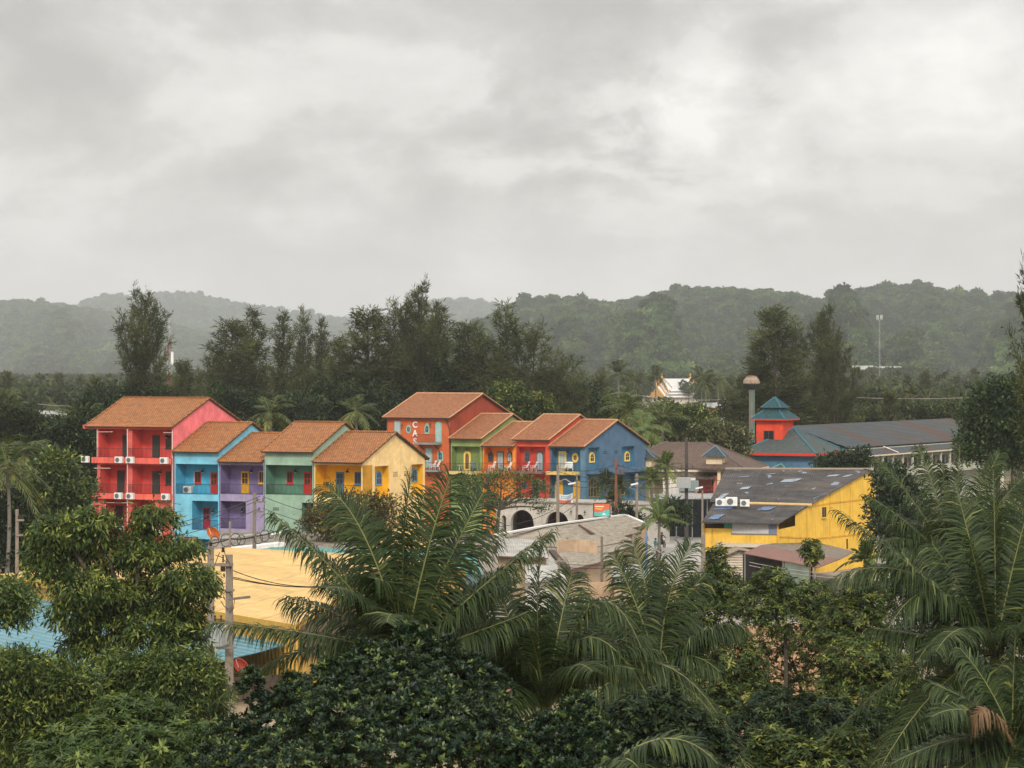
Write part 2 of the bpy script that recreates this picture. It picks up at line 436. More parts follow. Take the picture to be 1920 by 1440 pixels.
# ------------------------------------------------------------------ ground, roads
def ground_mat():
    m, nt, bs, out = new_mat('earth_and_grass')
    tc = node(nt, 'ShaderNodeTexCoord').outputs['Object']
    n = noise(nt, tc, .045, 7, .6, .3)
    r = ramp(nt, [(.30, (.035, .055, .02)), (.45, (.06, .075, .03)), (.55, (.21, .15, .085)), (.68, (.33, .24, .15))])
    nt.links.new(n, r.inputs[0])
    c = mixc(nt, 1.0, r.outputs[0], mrange(nt, noise(nt, tc, 1.5, 6, .65), .3, .7, .75, 1.25), 'MULTIPLY')
    nt.links.new(c, bs.inputs['Base Color']); bs.inputs['Roughness'].default_value = .95
    return m
g = MB()
g.quad((-3400, -350, 0), (3400, -350, 0), (3400, 12500, 0), (-3400, 12500, 0))
tag(g.build('ground', ground_mat()), kind='structure')

def road_mat(name, rgb, k):
    m, nt, bs, out = new_mat(name)
    tc = node(nt, 'ShaderNodeTexCoord').outputs['Object']
    c = mixc(nt, 1.0, rgb, mrange(nt, noise(nt, tc, .35, 6, .65), .3, .7, 1-k, 1+k), 'MULTIPLY')
    c = mixc(nt, mrange(nt, noise(nt, mapping(nt, tc, (.2, 1.2, 1)), 1.0, 5, .6), .55, .7, 0, .4), c, (.10, .09, .08, 1))
    nt.links.new(c, bs.inputs['Base Color']); bs.inputs['Roughness'].default_value = .85
    return m
g = MB()
g.quad((-24, 190, .012), (42, 190, .012), (52, 330, .012), (-24, 330, .012))
tag(g.build('yard_ground', road_mat('trodden_concrete', (.24, .205, .165, 1), .25)), kind='structure')
g = MB()
e_ = MB(); e_.quad(G(1300, 1400, .03), G(1640, 1380, .03), G(1640, 1165, .03), G(1330, 1175, .03))
tag(e_.build('earth_patch', road_mat('orange_earth', (.30, .15, .06, 1), .35)), kind='structure')
a, b, c_, d = G(1100, 1120, .02), G(1322, 1092, .02), G(1345, 988, .02), G(1120, 1004, .02)
g.quad(a, b, c_, d)
tag(g.build('road', road_mat('road_concrete', (.34, .32, .29, 1), .15)), kind='structure')
# kerb with a pale concrete verge along the far side of the road
k = MB()
p0, p1 = G(1225, 1016, 0), G(1318, 998, 0)
k.bar(p0+Vector((0, 0, .06)), p1+Vector((0, 0, .06)), .35, .12)
k.build('kerb', plain('kerb_concrete', (.40, .38, .34, 1), .85)); 
tag(bpy.data.objects['kerb'], kind='structure')
g = MB(); q0, q1 = p0+Vector((0, .2, .1)), p1+Vector((0, .2, .1))
g.quad(q0, q1, q1+Vector((2, 12, 0)), q0+Vector((-2, 12, 0)))
tag(g.build('pavement', plain('pavement_concrete', (.33, .32, .30, 1), .9)), kind='structure')

# ------------------------------------------------------------------ hills
def hill(name, ridge, Y0, Y1, seed, px0, px1, nx, ny, rough):
    rng = np.random.default_rng(seed)
    pxs = np.linspace(px0, px1, nx); ts = np.linspace(0, 1.35, ny)
    rp = np.interp(pxs, [p[0] for p in ridge], [p[1] for p in ridge])
    ph = rng.uniform(0, 6.28, 8); fr = rng.uniform(.004, .022, 8)
    wob = sum(np.sin(pxs*f+p) for f, p in zip(fr, ph))/8
    P = np.empty((ny, nx, 3))
    for j, t in enumerate(ts):
        Yr = Y1*(1+.07*wob)
        Y = Y0+(Yr-Y0)*t+60*np.sin(pxs*.02+t*5+seed)
        zr = np.maximum(H+(HY-rp)*Yr/F-8, -30)
        tt = min(t, 1.0)
        prof = (tt**1.35)*(1.0 if t <= 1 else 1-(t-1)*1.1)
        spur = np.sin(pxs*.016+ph[0]+t*2.2)+.7*np.sin(pxs*.037+ph[1]-t*3.1)+.5*np.sin(pxs*.071+ph[2]+t*6)
        z = zr*prof+rough*spur*1.7*math.sin(math.pi*tt)*(1-tt)*np.clip(zr/80, 0, 1)
        P[j, :, 0] = (pxs-960)*Y/F; P[j, :, 1] = Y; P[j, :, 2] = np.maximum(z, -4)
    i, jj = np.meshgrid(np.arange(ny-1), np.arange(nx-1), indexing='ij')
    Q = np.stack([i*nx+jj, i*nx+jj+1, (i+1)*nx+jj+1, (i+1)*nx+jj], -1).reshape(-1, 4)
    nb = NB(); nb.add(P.reshape(-1, 3), Q=Q, tint=np.full(nx*ny, .25))
    o = nb.obj(name, LM_HILL); tag(o, kind='structure')
    for p in o.data.polygons: p.use_smooth = True
    return P
RIDGE_R = [(500, 700), (700, 690), (800, 640), (880, 610), (920, 588), (985, 556), (1080, 559), (1130, 569), (1200, 554), (1280, 535), (1400, 543), (1480, 550), (1520, 560), (1570, 550), (1660, 538), (1720, 531), (1780, 545), (1850, 549), (1920, 552), (2100, 560), (2400, 600)]
RIDGE_A = [(-500, 590), (-200, 575), (0, 568), (60, 565), (150, 575), (230, 590), (350, 618), (500, 655), (650, 690), (800, 705)]
RIDGE_B = [(-200, 640), (100, 590), (150, 570), (180, 558), (230, 551), (330, 550), (390, 556), (450, 571), (520, 583), (600, 593), (660, 601), (720, 597), (790, 573), (850, 560), (900, 565), (960, 580), (1100, 640), (1300, 700)]
HR = hill('hill_right', RIDGE_R, 2050, 3900, 3, 480, 2400, 150, 46, 26)
HA = hill('hill_left', RIDGE_A, 4200, 7000, 5, -500, 800, 100, 40, 24)
HB = hill('hill_far', RIDGE_B, 6500, 9800, 8, -200, 1300, 110, 36, 26)

# ------------------------------------------------------------------ tree-crown shapes used for the far woods
def clump(nb, rng, c, r, n, L, W_, flat=.75, m=0, t0=0., t1=1.):
    """leaf clump: leaves over a lumpy dome, pointing outward"""
    d = nrm(rng.normal(size=(n, 3))); d[:, 2] = np.abs(d[:, 2])*1.1-.25; d = nrm(d)
    rad = r*(.6+.45*rng.random(n))[:, None]
    P = np.asarray(c)+d*rad*np.array([1, 1, flat])
    D = nrm(d+rng.normal(size=(n, 3))*.7+np.array([0, 0, -.15])); Sx = nrm(np.cross(D, rng.normal(size=(n, 3))))
    nb.leaves(P, D, Sx, L*(.6+.8*rng.random(n)), W_*(.6+.8*rng.random(n)), np.clip(t0+(t1-t0)*rng.random(n)**1.4, 0, 1), m=m)
def proto_crown(name, seed, h, r, lobes, n, L, mat):
    rng = np.random.default_rng(seed); nb = NB()
    for _ in range(lobes):
        a = rng.uniform(0, 6.28); q = r*.62*math.sqrt(rng.random()); zz = h*(.55+.38*rng.random())
        tone = rng.uniform(0, .45)
        clump(nb, rng, (math.cos(a)*q, math.sin(a)*q, zz), r*rng.uniform(.34, .55), n, L, L*.75, .8, 0, tone, tone+.5)
    nb.tube([[0, 0, 0], [.1, .05, h*.4], [0, .1, h*.75]], [.3, .25, .12], 5, 1)
    return nb.mesh(name, [mat, M_BARK])
def palm_crown(nb, rng, top, nf, L, nl, wl=.16, m=0, m2=1, upbias=0.0):
    for i in range(nf):
        az = i*2.399+rng.uniform(-.3, .3); el = R(rng.uniform(-35, 78))+upbias; Lf = L*rng.uniform(.8, 1.1)
        hd = np.array([math.cos(az), math.sin(az), 0.])
        t = np.linspace(0, 1, 8)
        sag = (1.15-.5*math.sin(max(el, -.3)))*.5*Lf
        pts = np.asarray(top)+hd*(t*math.cos(el)*Lf)[:, None]+np.array([0, 0, 1])*(t*math.sin(el)*Lf-sag*t**2.3)[:, None]
        nb.tube(pts, np.linspace(.06, .02, 8)*L/4, 3, m2, .5)
        ti = np.linspace(.12, 1, nl); B = np.stack([np.interp(ti, t, pts[:, q]) for q in range(3)], -1)
        T = nrm(np.gradient(B, axis=0)); up = np.array([0, 0, 1.])
        side = nrm(np.cross(T, up)); nn = np.cross(side, T)
        for sg in (-1, 1):
            D = nrm(side*sg*.8+T*(.35+.5*ti)[:, None]+nn*.1+up*-.45+rng.normal(size=(nl, 3))*.09)
            Sx = nrm(np.cross(D, nn)); Sx = nrm(np.cross(nn, D))
            ll = Lf*.27*(.4+.75*np.sin(math.pi*np.clip(ti*.92, 0, 1)))
            nb.leaves(B, D, Sx, ll, wl, np.clip(rng.random(nl)*.6+.15+.25*(el < 0), 0, 1), fold=.05, mid=.4, m=m)
def proto_palm(name, seed, h, L, mat=None):
    rng = np.random.default_rng(seed); nb = NB()
    nb.tube([[0, 0, 0], [.25, .1, h*.5], [.3, .3, h]], [.2, .15, .12], 5, 1, .3)
    palm_crown(nb, rng, (.3, .3, h), 20, L, 10, .32, 0, 2)
    return nb.mesh(name, [mat or LM_FAR, M_BARKG, M_RACHIS])
def proto_cone(name, seed, h, r):
    rng = np.random.default_rng(seed); nb = NB(); n = 420
    t = rng.random(n)**.8; a = rng.uniform(0, 6.28, n); q = r*(1-t)**.75*(.5+.55*rng.random(n))
    P = np.stack([np.cos(a)*q, np.sin(a)*q, h*(.15+.85*t)], -1)
    D = nrm(np.stack([np.cos(a)*.6, np.sin(a)*.6, .7+0*a], -1)+rng.normal(size=(n, 3))*.35); Sx = nrm(np.cross(D, rng.normal(size=(n, 3))))
    nb.leaves(P, D, Sx, 1.7, .5, rng.random(n)*.7, mid=.4)
    nb.tube([[0, 0, 0], [0, 0, h*.9]], [.25, .08], 4, 1)
    return nb.mesh(name, [LM_CAS, M_BARK])

def scatter(name, pts, scl, idx, protos, kind='stuff'):
    """one object: the listed tree shapes stood on the points (a mass nobody could count)"""
    me = bpy.data.meshes.new(name); me.from_pydata([tuple(p) for p in pts], [], [])
    for an, ty, arr in (('scl', 'FLOAT', scl), ('idx', 'INT', idx), ('rot', 'FLOAT', np.random.default_rng(1).uniform(0, 6.28, len(pts)))):
        a = me.attributes.new(an, ty, 'POINT'); a.data.foreach_set('value', np.asarray(arr, np.int32 if ty == 'INT' else np.float32))
    o = bpy.data.objects.new(name, me); COL.objects.link(o)
    cl = bpy.data.collections.new(name+'_shapes')
    for i, p in enumerate(protos): cl.objects.link(bpy.data.objects.new('%s_shape_%02d' % (name, i), p))
    ng = bpy.data.node_groups.new(name+'_nodes', 'GeometryNodeTree')
    ng.interface.new_socket('Geometry', in_out='INPUT', socket_type='NodeSocketGeometry')
    ng.interface.new_socket('Geometry', in_out='OUTPUT', socket_type='NodeSocketGeometry')
    N = ng.nodes.new; gi, go = N('NodeGroupInput'), N('NodeGroupOutput')
    inst = N('GeometryNodeInstanceOnPoints'); ci = N('GeometryNodeCollectionInfo')
    ci.inputs['Collection'].default_value = cl; ci.inputs['Separate Children'].default_value = True; ci.inputs['Reset Children'].default_value = True
    inst.inputs['Pick Instance'].default_value = True
    def attr(n, t):
        x = N('GeometryNodeInputNamedAttribute'); x.data_type = t; x.inputs[0].default_value = n; return x
    s_, i_, r_ = attr('scl', 'FLOAT'), attr('idx', 'INT'), attr('rot', 'FLOAT')
    cx = N('ShaderNodeCombineXYZ'); eu = N('FunctionNodeEulerToRotation')
    lk = ng.links.new
    lk(gi.outputs[0], inst.inputs['Points']); lk(ci.outputs[0], inst.inputs['Instance'])
    lk(s_.outputs[0], inst.inputs['Scale']); lk(i_.outputs[0], inst.inputs['Instance Index'])
    lk(r_.outputs[0], cx.inputs[2]); lk(cx.outputs[0], eu.inputs[0]); lk(eu.outputs[0], inst.inputs['Rotation'])
    lk(inst.outputs[0], go.inputs[0])
    md = o.modifiers.new('scatter', 'NODES'); md.node_group = ng
    return tag(o, kind=kind)

crowns = [proto_crown('crown_%d' % i, 20+i, 11, 5.2, 9, 60, 1.5, LM_HILL) for i in range(5)]
crowns_f = [proto_crown('wood_crown_%d' % i, 40+i, 11, 4.6, 11, 90, 1.0, LM_FAR) for i in range(4)]
def on_hill(P, n, seed, jit=.5):
    rng = np.random.default_rng(seed); ny, nx, _ = P.shape
    u = rng.random(n*3)*(nx-1.001); v = rng.random(n*3)*(ny-1.001)
    i, j = v.astype(int), u.astype(int); fu, fv = (u-j)[:, None], (v-i)[:, None]
    Q = P[i, j]*(1-fu)*(1-fv)+P[i, j+1]*fu*(1-fv)+P[i+1, j]*(1-fu)*fv+P[i+1, j+1]*fu*fv
    Q = Q[Q[:, 2] > 0][:n]
    return Q
rng = np.random.default_rng(77)
for nm, P, n, s, big in (('hill_forest', HR, 22000, 1, .82), ('hill_forest', HA, 12000, 2, 1.15), ('hill_forest', HB, 11000, 3, 1.6)):
    Q = on_hill(P, n, s); sc = rng.uniform(.7, 1.5, len(Q))*(1.0+.6*(rng.random(len(Q)) < .06))*big
    Q[:, 2] -= 3.0*sc
    scatter(nm, Q, sc, rng.integers(0, 5, len(Q)), crowns)

# the flat wooded plain between the town and the hills, thinned in front of the few roofs one can see there
LIMITS = [(0, 60, 700, 9e3), (52, 155, 790, 645), (60, 155, 702, 9e3), (155, 300, 702, 9e3), (1200, 1305, 758, 1500), (1305, 1335, 772, 870), (1335, 1420, 800, 705), (1590, 1700, 694, 1960)]
palms_f = [proto_palm('far_palm_%d' % i, 60+i, 12.5, 3.6) for i in range(2)]
cones_f = [proto_cone('far_cone_%d' % i, 70+i, 15, 2.6) for i in range(2)]
def plain_pts(n, y0, y1, seed):
    rng = np.random.default_rng(seed)
    Y = np.sqrt(rng.random(n)*(y1**2-y0**2)+y0**2); px = rng.uniform(-300, 2220, n)
    sc = rng.uniform(.62, 1.18, n); ix = rng.choice(8, n, p=[.2, .2, .18, .18, .08, .06, .05, .05])
    top = np.array([11, 11, 11, 11, 14, 14, 15, 15])[ix]*sc
    pt = HY+(H-top)*F/Y
    keep = np.ones(n, bool)
    for a, b, lim, ym in LIMITS:
        bad = (px > a-14) & (px < b+14) & (pt < lim) & (Y < ym)
        keep &= ~bad
    far = Y > 1950
    keep &= ~((px > 1000) & far)
    P = np.stack([(px-960)*Y/F, Y, np.zeros(n)], -1)
    return P[keep], sc[keep], ix[keep]
P, sc, ix = plain_pts(11000, 430, 2900, 4)
rg = np.random.default_rng(12); n = 90     # taller trees before the long block at the hill foot
Ye = rg.uniform(1780, 1940, n); pe = rg.uniform(1540, 1760, n); se = (H-(rg.uniform(693, 699, n)-HY)*Ye/F)/11
P = np.concatenate([P, np.stack([(pe-960)*Ye/F, Ye, 0*Ye], -1)]); sc = np.concatenate([sc, se]); ix = np.concatenate([ix, rg.integers(0, 4, n)])
scatter('plain_forest', P, sc, ix, crowns_f+palms_f+cones_f)

# ------------------------------------------------------------------ haze: one box of even, thin mist round everything
m, nt, bs, out = new_mat('haze_air')
nt.nodes.remove(bs)
pv = node(nt, 'ShaderNodeVolumePrincipled'); pv.inputs['Density'].default_value = HAZE = .000082
pv.inputs['Color'].default_value = (.89, .91, .95, 1); pv.inputs['Anisotropy'].default_value = .2
nt.links.new(pv.outputs[0], out.inputs['Volume'])
hz = MB(); hz.box(-3600, 3600, -400, 13000, -5.5, 420)
tag(hz.build('haze', m), kind='stuff')
# ------------------------------------------------------------------ building tools
X, Yv, Z = Vector((1, 0, 0)), Vector((0, 1, 0)), Vector((0, 0, 1))
class Row:
    """front line of a row of houses: through photo column px0 at distance Y0, turned by ang degrees"""
    def __init__(s, px0, Y0, ang):
        s.a = R(ang); s.O = Vector(((px0-960)*Y0/F, Y0, 0)); s.u = Vector((math.cos(s.a), -math.sin(s.a), 0)); s.v = Vector((math.sin(s.a), math.cos(s.a), 0))
    def s_at(s, px, off=0.0):
        k = (px-960)/F; o = s.O+s.v*off
        return (k*o.y-o.x)/(s.u.x-k*s.u.y)
    def pt(s, px, off=0.0): return s.O+s.v*off+s.u*s.s_at(px, off)
    def z(s, px, py, off=0.0): return zat(py, s.pt(px, off).y)
    def v_at(s, px, P):
        """distance back along the side wall that starts at P, where photo column px meets it"""
        k = (px-960)/F
        return (k*P.y-P.x)/(s.v.x-k*s.v.y)

def holes(mb, O, A, B, N, a0, a1, b0, b1, hl, m=0, m2=0):
    """wall face with recesses: hl = (a0,a1,b0,b1,depth); N points into the house"""
    O, A, B, N = map(Vector, (O, A, B, N))
    xs = sorted({a0, a1, *[q for h in hl for q in h[:2]]}); ys = sorted({b0, b1, *[q for h in hl for q in h[2:4]]})
    xs = [q for q in xs if a0-1e-6 <= q <= a1+1e-6]; ys = [q for q in ys if b0-1e-6 <= q <= b1+1e-6]
    P = lambda a, b, n=0: O+A*a+B*b+N*n
    for i in range(len(xs)-1):
        for j in range(len(ys)-1):
            cx, cy = (xs[i]+xs[i+1])/2, (ys[j]+ys[j+1])/2
            if any(h[0] < cx < h[1] and h[2] < cy < h[3] for h in hl): continue
            mb.quad(P(xs[i], ys[j]), P(xs[i+1], ys[j]), P(xs[i+1], ys[j+1]), P(xs[i], ys[j+1]), m)
    for h in hl:
        x0, x1, y0, y1, d = h
        mb.quad(P(x0, y0, d), P(x1, y0, d), P(x1, y1, d), P(x0, y1, d), m2)
        mb.quad(P(x0, y0), P(x0, y0, d), P(x0, y1, d), P(x0, y1), m2)
        mb.quad(P(x1, y0, d), P(x1, y0), P(x1, y1), P(x1, y1, d), m2)
        mb.quad(P(x0, y1, d), P(x1, y1, d), P(x1, y1), P(x0, y1), m2)
        mb.quad(P(x0, y0), P(x1, y0), P(x1, y0, d), P(x0, y0, d), m2)

def shape(style, w, h, n=14):
    if style == 'rect': return [(-w/2, 0), (w/2, 0), (w/2, h), (-w/2, h)]
    if style == 'oval': return [(w/2*math.cos(2*math.pi*i/20), h/2+h/2*math.sin(2*math.pi*i/20)) for i in range(20)]
    if style == 'arch':
        return [(-w/2, 0), (w/2, 0)]+[(w/2*math.cos(math.pi*i/n), h-w/2+w/2*math.sin(math.pi*i/n)) for i in range(n+1)]
    if style == 'ogee':   # pointed keel arch
        pts = [(-w*.42, 0), (w*.42, 0)]
        arc = []
        for i in range(9):
            t = i/8; y = h*.42+(h*.58)*t; x = w/2*(1-t**1.7)**.8*(1+.12*math.sin(t*math.pi))
            arc.append((max(x, .012), y))
        return pts+arc+[(-x, y) for x, y in reversed(arc)]
def clip(poly, a, b, c):
    """part of poly where a*x+b*y<=c"""
    out = []
    for i, p in enumerate(poly):
        q = poly[(i+1) % len(poly)]; dp, dq = a*p[0]+b*p[1]-c, a*q[0]+b*q[1]-c
        if dp <= 0: out.append(p)
        if dp*dq < 0:
            t = dp/(dp-dq); out.append((p[0]+t*(q[0]-p[0]), p[1]+t*(q[1]-p[1])))
    return out
def opening(parent, name, O, A, N, w, h, style, frame, cols=2, rows=2, glaze=(.12, .08, .88, .92), gm=None, kind='window', handle=False):
    """door or window: a frame panel standing proud of the wall with its panes; O bottom centre, A along wall, N outward"""
    A, N, O = Vector(A), Vector(N), Vector(O)
    mb = MB(); out = shape(style, w, h); mb.prism(O, A, Z, N, out, -.02, .07)
    if kind == 'window' and style == 'rect': mb.prism(O, A, Z, N, [(-w/2-.05, -.09), (w/2+.05, -.09), (w/2+.05, -.005), (-w/2-.05, -.005)], -.02, .14)
    o = mb.build(name, frame, parent)
    cx, cy = 0, h/2; fx = glaze[2]-glaze[0]; y0, y1 = h*glaze[1], h*glaze[3]
    inner = [((p[0])*fx, y0+(p[1]/h)*(y1-y0)) for p in out]
    g = .09*w/cols if cols > 1 else 0
    pb = MB(); xw = w*fx
    for i in range(cols):
        for j in range(rows):
            xa, xb = -xw/2+xw*i/cols+g/2*(i > 0)*1.2, -xw/2+xw*(i+1)/cols-g/2*(i < cols-1)*1.2
            gy = .05*(y1-y0) if rows > 1 else 0
            ya, yb = y0+(y1-y0)*j/rows+gy/2*(j > 0), y0+(y1-y0)*(j+1)/rows-gy/2*(j < rows-1)
            q = clip(clip(clip(clip(inner, -1, 0, -xa), 1, 0, xb), 0, -1, -ya), 0, 1, yb)
            if len(q) >= 3: pb.prism(O, A, Z, N, q, .05, .078)
    if pb.v: pb.build('pane', gm or glassmat(), o)
    if handle:
        hb = MB(); hb.box(-.03, .03, -.05, .05, 0, .12)
        hb.v = [tuple(O+A*(w*.36+x)+N*(.11+y*.6)+Z*(h*.46+z)) for x, y, z in hb.v]
        hb.build('handle', M_STEEL, o)
    return o
M_STEEL = plain('dull_steel', (.25, .25, .25, 1), .4, .8)
M_IRON = plain('black_iron', (.035, .033, .033, 1), .5, .3)
M_WHITE = plain('white_enamel', (.68, .68, .65, 1), .5)
M_CREAM = plain('cream_trim', (.62, .54, .40, 1), .7)
M_BULB = plain('lamp_glass', (.75, .73, .66, 1), .3)
def railing(parent, a, b, h=.95, gap=.14, mat=None, rise=0.05):
    mb = MB(); a, b = Vector(a), Vector(b); L = (b-a).length; n = max(2, int(L/gap)); th = .022
    for i in range(n+1):
        p = a.lerp(b, i/n); mb.bar(p+Z*rise, p+Z*h, th)
    mb.bar(a+Z*h, b+Z*h, .05, .04); mb.bar(a+Z*.1, b+Z*.1, .03)
    return mb.build('railing', mat or M_IRON, parent)
def wall_lamp(parent, O, N, s=1.0, mat=None):
    O, N = Vector(O), Vector(N); mb = MB()
    mb.tube([O, O+N*.22*s+Z*.08*s, O+N*.34*s], .025*s, 5)
    c = O+N*.36*s
    mb.lathe(c-Z*.26*s, [(.17*s, 0), (.13*s, .1*s), (.05*s, .2*s), (.03*s, .26*s)], 10)
    o = mb.build('wall_lamp', mat or M_IRON, parent)
    b = MB(); b.lathe(c-Z*.33*s, [(.03*s, 0), (.09*s, .04*s), (.09*s, .09*s), (.05*s, .13*s)], 8); b.build('bulb', M_BULB, o)
    return o
def gable_roof(parent, w, d, ze, rise, mat, ovl=.12, ovr=.12, ovf=.5, th=.14, under=None, ridgecap=True, name='roof', cap=None):
    """two slopes with the ridge along local x; eaves at y=0 and y=d"""
    mb = MB(); sl = rise/(d/2); zr = ze+rise
    a, b = (-ovl, -ovf, ze-sl*ovf), (w+ovr, -ovf, ze-sl*ovf); c, e = (w+ovr, d/2, zr), (-ovl, d/2, zr)
    mb.slab(a, b, c, e, th, 0, 1)
    mb.slab((w+ovr, d+ovf, ze-sl*ovf), (-ovl, d+ovf, ze-sl*ovf), (-ovl, d/2, zr), (w+ovr, d/2, zr), th, 0, 1)
    o = mb.build(name, [mat, under or M_EAVE], parent)
    if ridgecap:
        r = MB(); r.tube([(-ovl-.02, d/2, zr+.02), (w+ovr+.02, d/2, zr+.02)], .11, 8)
        for xx in (-ovl, w+ovr):    # verge tiles down each gable edge
            r.bar((xx, -ovf-.02, ze-sl*ovf+.03), (xx, d/2, zr+.03), .16, .09); r.bar((xx, d+ovf, ze-sl*ovf+.03), (xx, d/2, zr+.03), .16, .09)
        r.build('ridge_tiles', cap or mat, o)
    return o
M_EAVE = plain('dark_eave_board', (.06, .04, .03, 1), .8)
T_L = tiles('terracotta_tiles', C(182, 120, 70, .88), C(156, 100, 57, .88), weather=.45)
T_R = tiles('terracotta_tiles_worn', C(180, 118, 76, .84), C(156, 98, 62, .84), w=.22, h=.3, weather=.4, wcol=(.13, .075, .05, 1))
T_CAP = plain('ridge_terracotta', C(200, 150, 110, .75), .8, var=.2)

def house_shell(root, w, d, ze, rise, front, side, mats, zr_cut=None, z0=0.0):
    """walls of a house with a gable at each end. front: list of recesses in (x0,x1,z0,z1,depth); side: recesses in (y0,y1,z0,z1,depth) on the right gable wall
    mats: [front, recess, gable]"""
    mb = MB(); sl = rise/(d/2)
    holes(mb, (0, 0, 0), X, Z, Yv, 0, w, z0, ze, front, 0, 1)
    holes(mb, (w, 0, 0), Yv, Z, -X, 0, d, z0, ze, side, 2, 1)
    mb.add([(w, 0, ze), (w, d, ze), (w, d/2, ze+rise-.03)], [(0, 1, 2)], 2)
    mb.quad((0, d, z0), (0, 0, z0), (0, 0, ze), (0, d, ze), 2)
    mb.add([(0, d, ze), (0, 0, ze), (0, d/2, ze+rise-.03)], [(0, 1, 2)], 2)
    mb.quad((w, d, z0), (0, d, z0), (0, d, ze), (w, d, ze), 2)
    return mb.build('wall', mats, root)

AC_PROTO = None
def ac_unit(loc, rz, label, group='air conditioners on the house fronts', s=1.0):
    global AC_PROTO
    if AC_PROTO is None:
        t = empty('air_conditioner', (0, 0, 0))
        mb = MB(); mb.box(-.42, .42, -.16, .16, .04, .66); mb.build('casing', M_WHITE, t, bevel=.02)
        g = MB(); g.lathe((0, 0, 0), [(.05, 0), (.225, .0), (.225, .03), (.05, .03)], 20)
        g.v = [(x-.1, -.165-z, y+.35) for x, y, z in g.v]; g.build('fan_grille', plain('grille_grey', (.13, .13, .13, 1), .5), t)
        for x in (-.36, .30): b = MB(); b.box(x, x+.06, -.2, .2, 0, .04); b.build('bracket', M_STEEL, t)
        AC_PROTO = t; o = t
    else: o = copy_tree(AC_PROTO)
    o.location = loc; o.rotation_euler = (0, 0, rz); o.scale = (s, s, s)
    return tag(o, label, 'air conditioner', group)
CHAIR = {}
def chair(loc, rz, label, colour, group='chairs on the balconies'):
    key = colour
    if key not in CHAIR:
        mt = plain('chair_'+key, {'white': (.72, .70, .66, 1), 'grey': (.16, .22, .22, 1), 'orange': (.55, .28, .18, 1)}[key], .5)
        t = empty('balcony_chair', (0, 0, 0))
        s = MB(); s.obox((0, 0, .40), (.52, .5, .05), Matrix.Rotation(R(6), 3, 'X')); s.build('seat', mt, t)
        b = MB(); Mx = Matrix.Rotation(R(-24), 3, 'X')
        for i in range(5): b.obox(Vector((-.2+i*.1, .34, .72)), (.085, .035, .72), Mx)
        b.bar((-.25, .47, 1.0), (.25, .47, 1.0), .06, .05); b.build('backrest', mt, t)
        for sx in (-1, 1):
            a = MB(); a.bar((sx*.28, -.26, .6), (sx*.28, .3, .6), .09, .03); a.build('armrest', mt, t)
            l = MB(); l.bar((sx*.26, -.22, 0), (sx*.26, -.22, .59), .05); l.build('leg', mt, t)
            l = MB(); l.bar((sx*.26, .3, 0), (sx*.25, .2, .59), .05); l.build('leg', mt, t)
        CHAIR[key] = t; o = t
    else: o = copy_tree(CHAIR[key])
    o.location = loc; o.rotation_euler = (0, 0, rz)
    return tag(o, label, 'chair', group)

# ------------------------------------------------------------------ left row: red, light blue, violet, sage, yellow
RL = Row(325, 283, 27)
P_RED = paint('coral_red_paint', C(230, 106, 98, .84), streak=.5, dirt=(.30, .06, .045, 1)); P_REDI = paint('deep_red_recess', C(220, 84, 76, .82), streak=.1)  # names ending in I: deeper, more saturated wall colour inside the recesses
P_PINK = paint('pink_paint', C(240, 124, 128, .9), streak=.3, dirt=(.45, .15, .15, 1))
P_LBL = paint('sky_blue_paint', C(120, 190, 215, .9), streak=.25, dirt=(.35, .45, .45, 1)); P_LBLI = paint('bright_blue_recess', C(72, 168, 200, .9), streak=.1)
P_VIO = paint('violet_paint', C(160, 147, 180, .82), streak=.35, dirt=(.45, .42, .42, 1)); P_VIOI = paint('deep_violet_recess', C(136, 120, 164, .82), streak=.1)
P_SAG = paint('sage_paint', C(156, 184, 162, .8), streak=.25, dirt=(.2, .28, .2, 1)); P_SAGI = paint('deep_sage_recess', C(102, 146, 124, .8), streak=.1)
P_YEL = paint('cream_yellow_paint', C(250, 214, 150, .84), streak=.25, dirt=(.6, .42, .2, 1)); P_YELI = paint('strong_yellow_recess', C(238, 178, 30, .9), streak=.12, dirt=(.5, .33, .05, 1))
D_RED = plain('red_joinery', C(205, 48, 40, .9), .5); D_MAG = plain('crimson_joinery', C(190, 30, 60, .8), .5); D_YEL = plain('yellow_joinery', C(235, 175, 40, .9), .5)
D_BLU = plain('blue_joinery', C(70, 120, 155, .9), .5); D_DK = plain('dark_green_joinery', C(52, 62, 56, .8), .6)
PANE_RED = plain('pane_dark_red', (.05, .012, .01, 1), .25); PANE_BR = plain('pane_brown', (.06, .035, .015, 1), .25); PANE_BL = plain('pane_slate', (.04, .045, .06, 1), .25)

def row_house(row, pl, pr, eave_py, depth, rise, label, cat='house', group='coloured houses of the left row', shrink=.015):
    """root at the left front corner on the ground; returns helper functions in local coordinates"""
    s0, s1 = row.s_at(pl)+shrink, row.s_at(pr)-shrink
    P = row.O+row.u*s0
    t = empty('row_house', (P.x, P.y, 0), -row.a, label, cat, group)
    w = s1-s0
    lx = lambda px, off=0.0: row.s_at(px, off)-s0
    lz = lambda px, py, off=0.0: row.z(px, py, off)
    return t, w, lx, lz, lz(pr, eave_py)

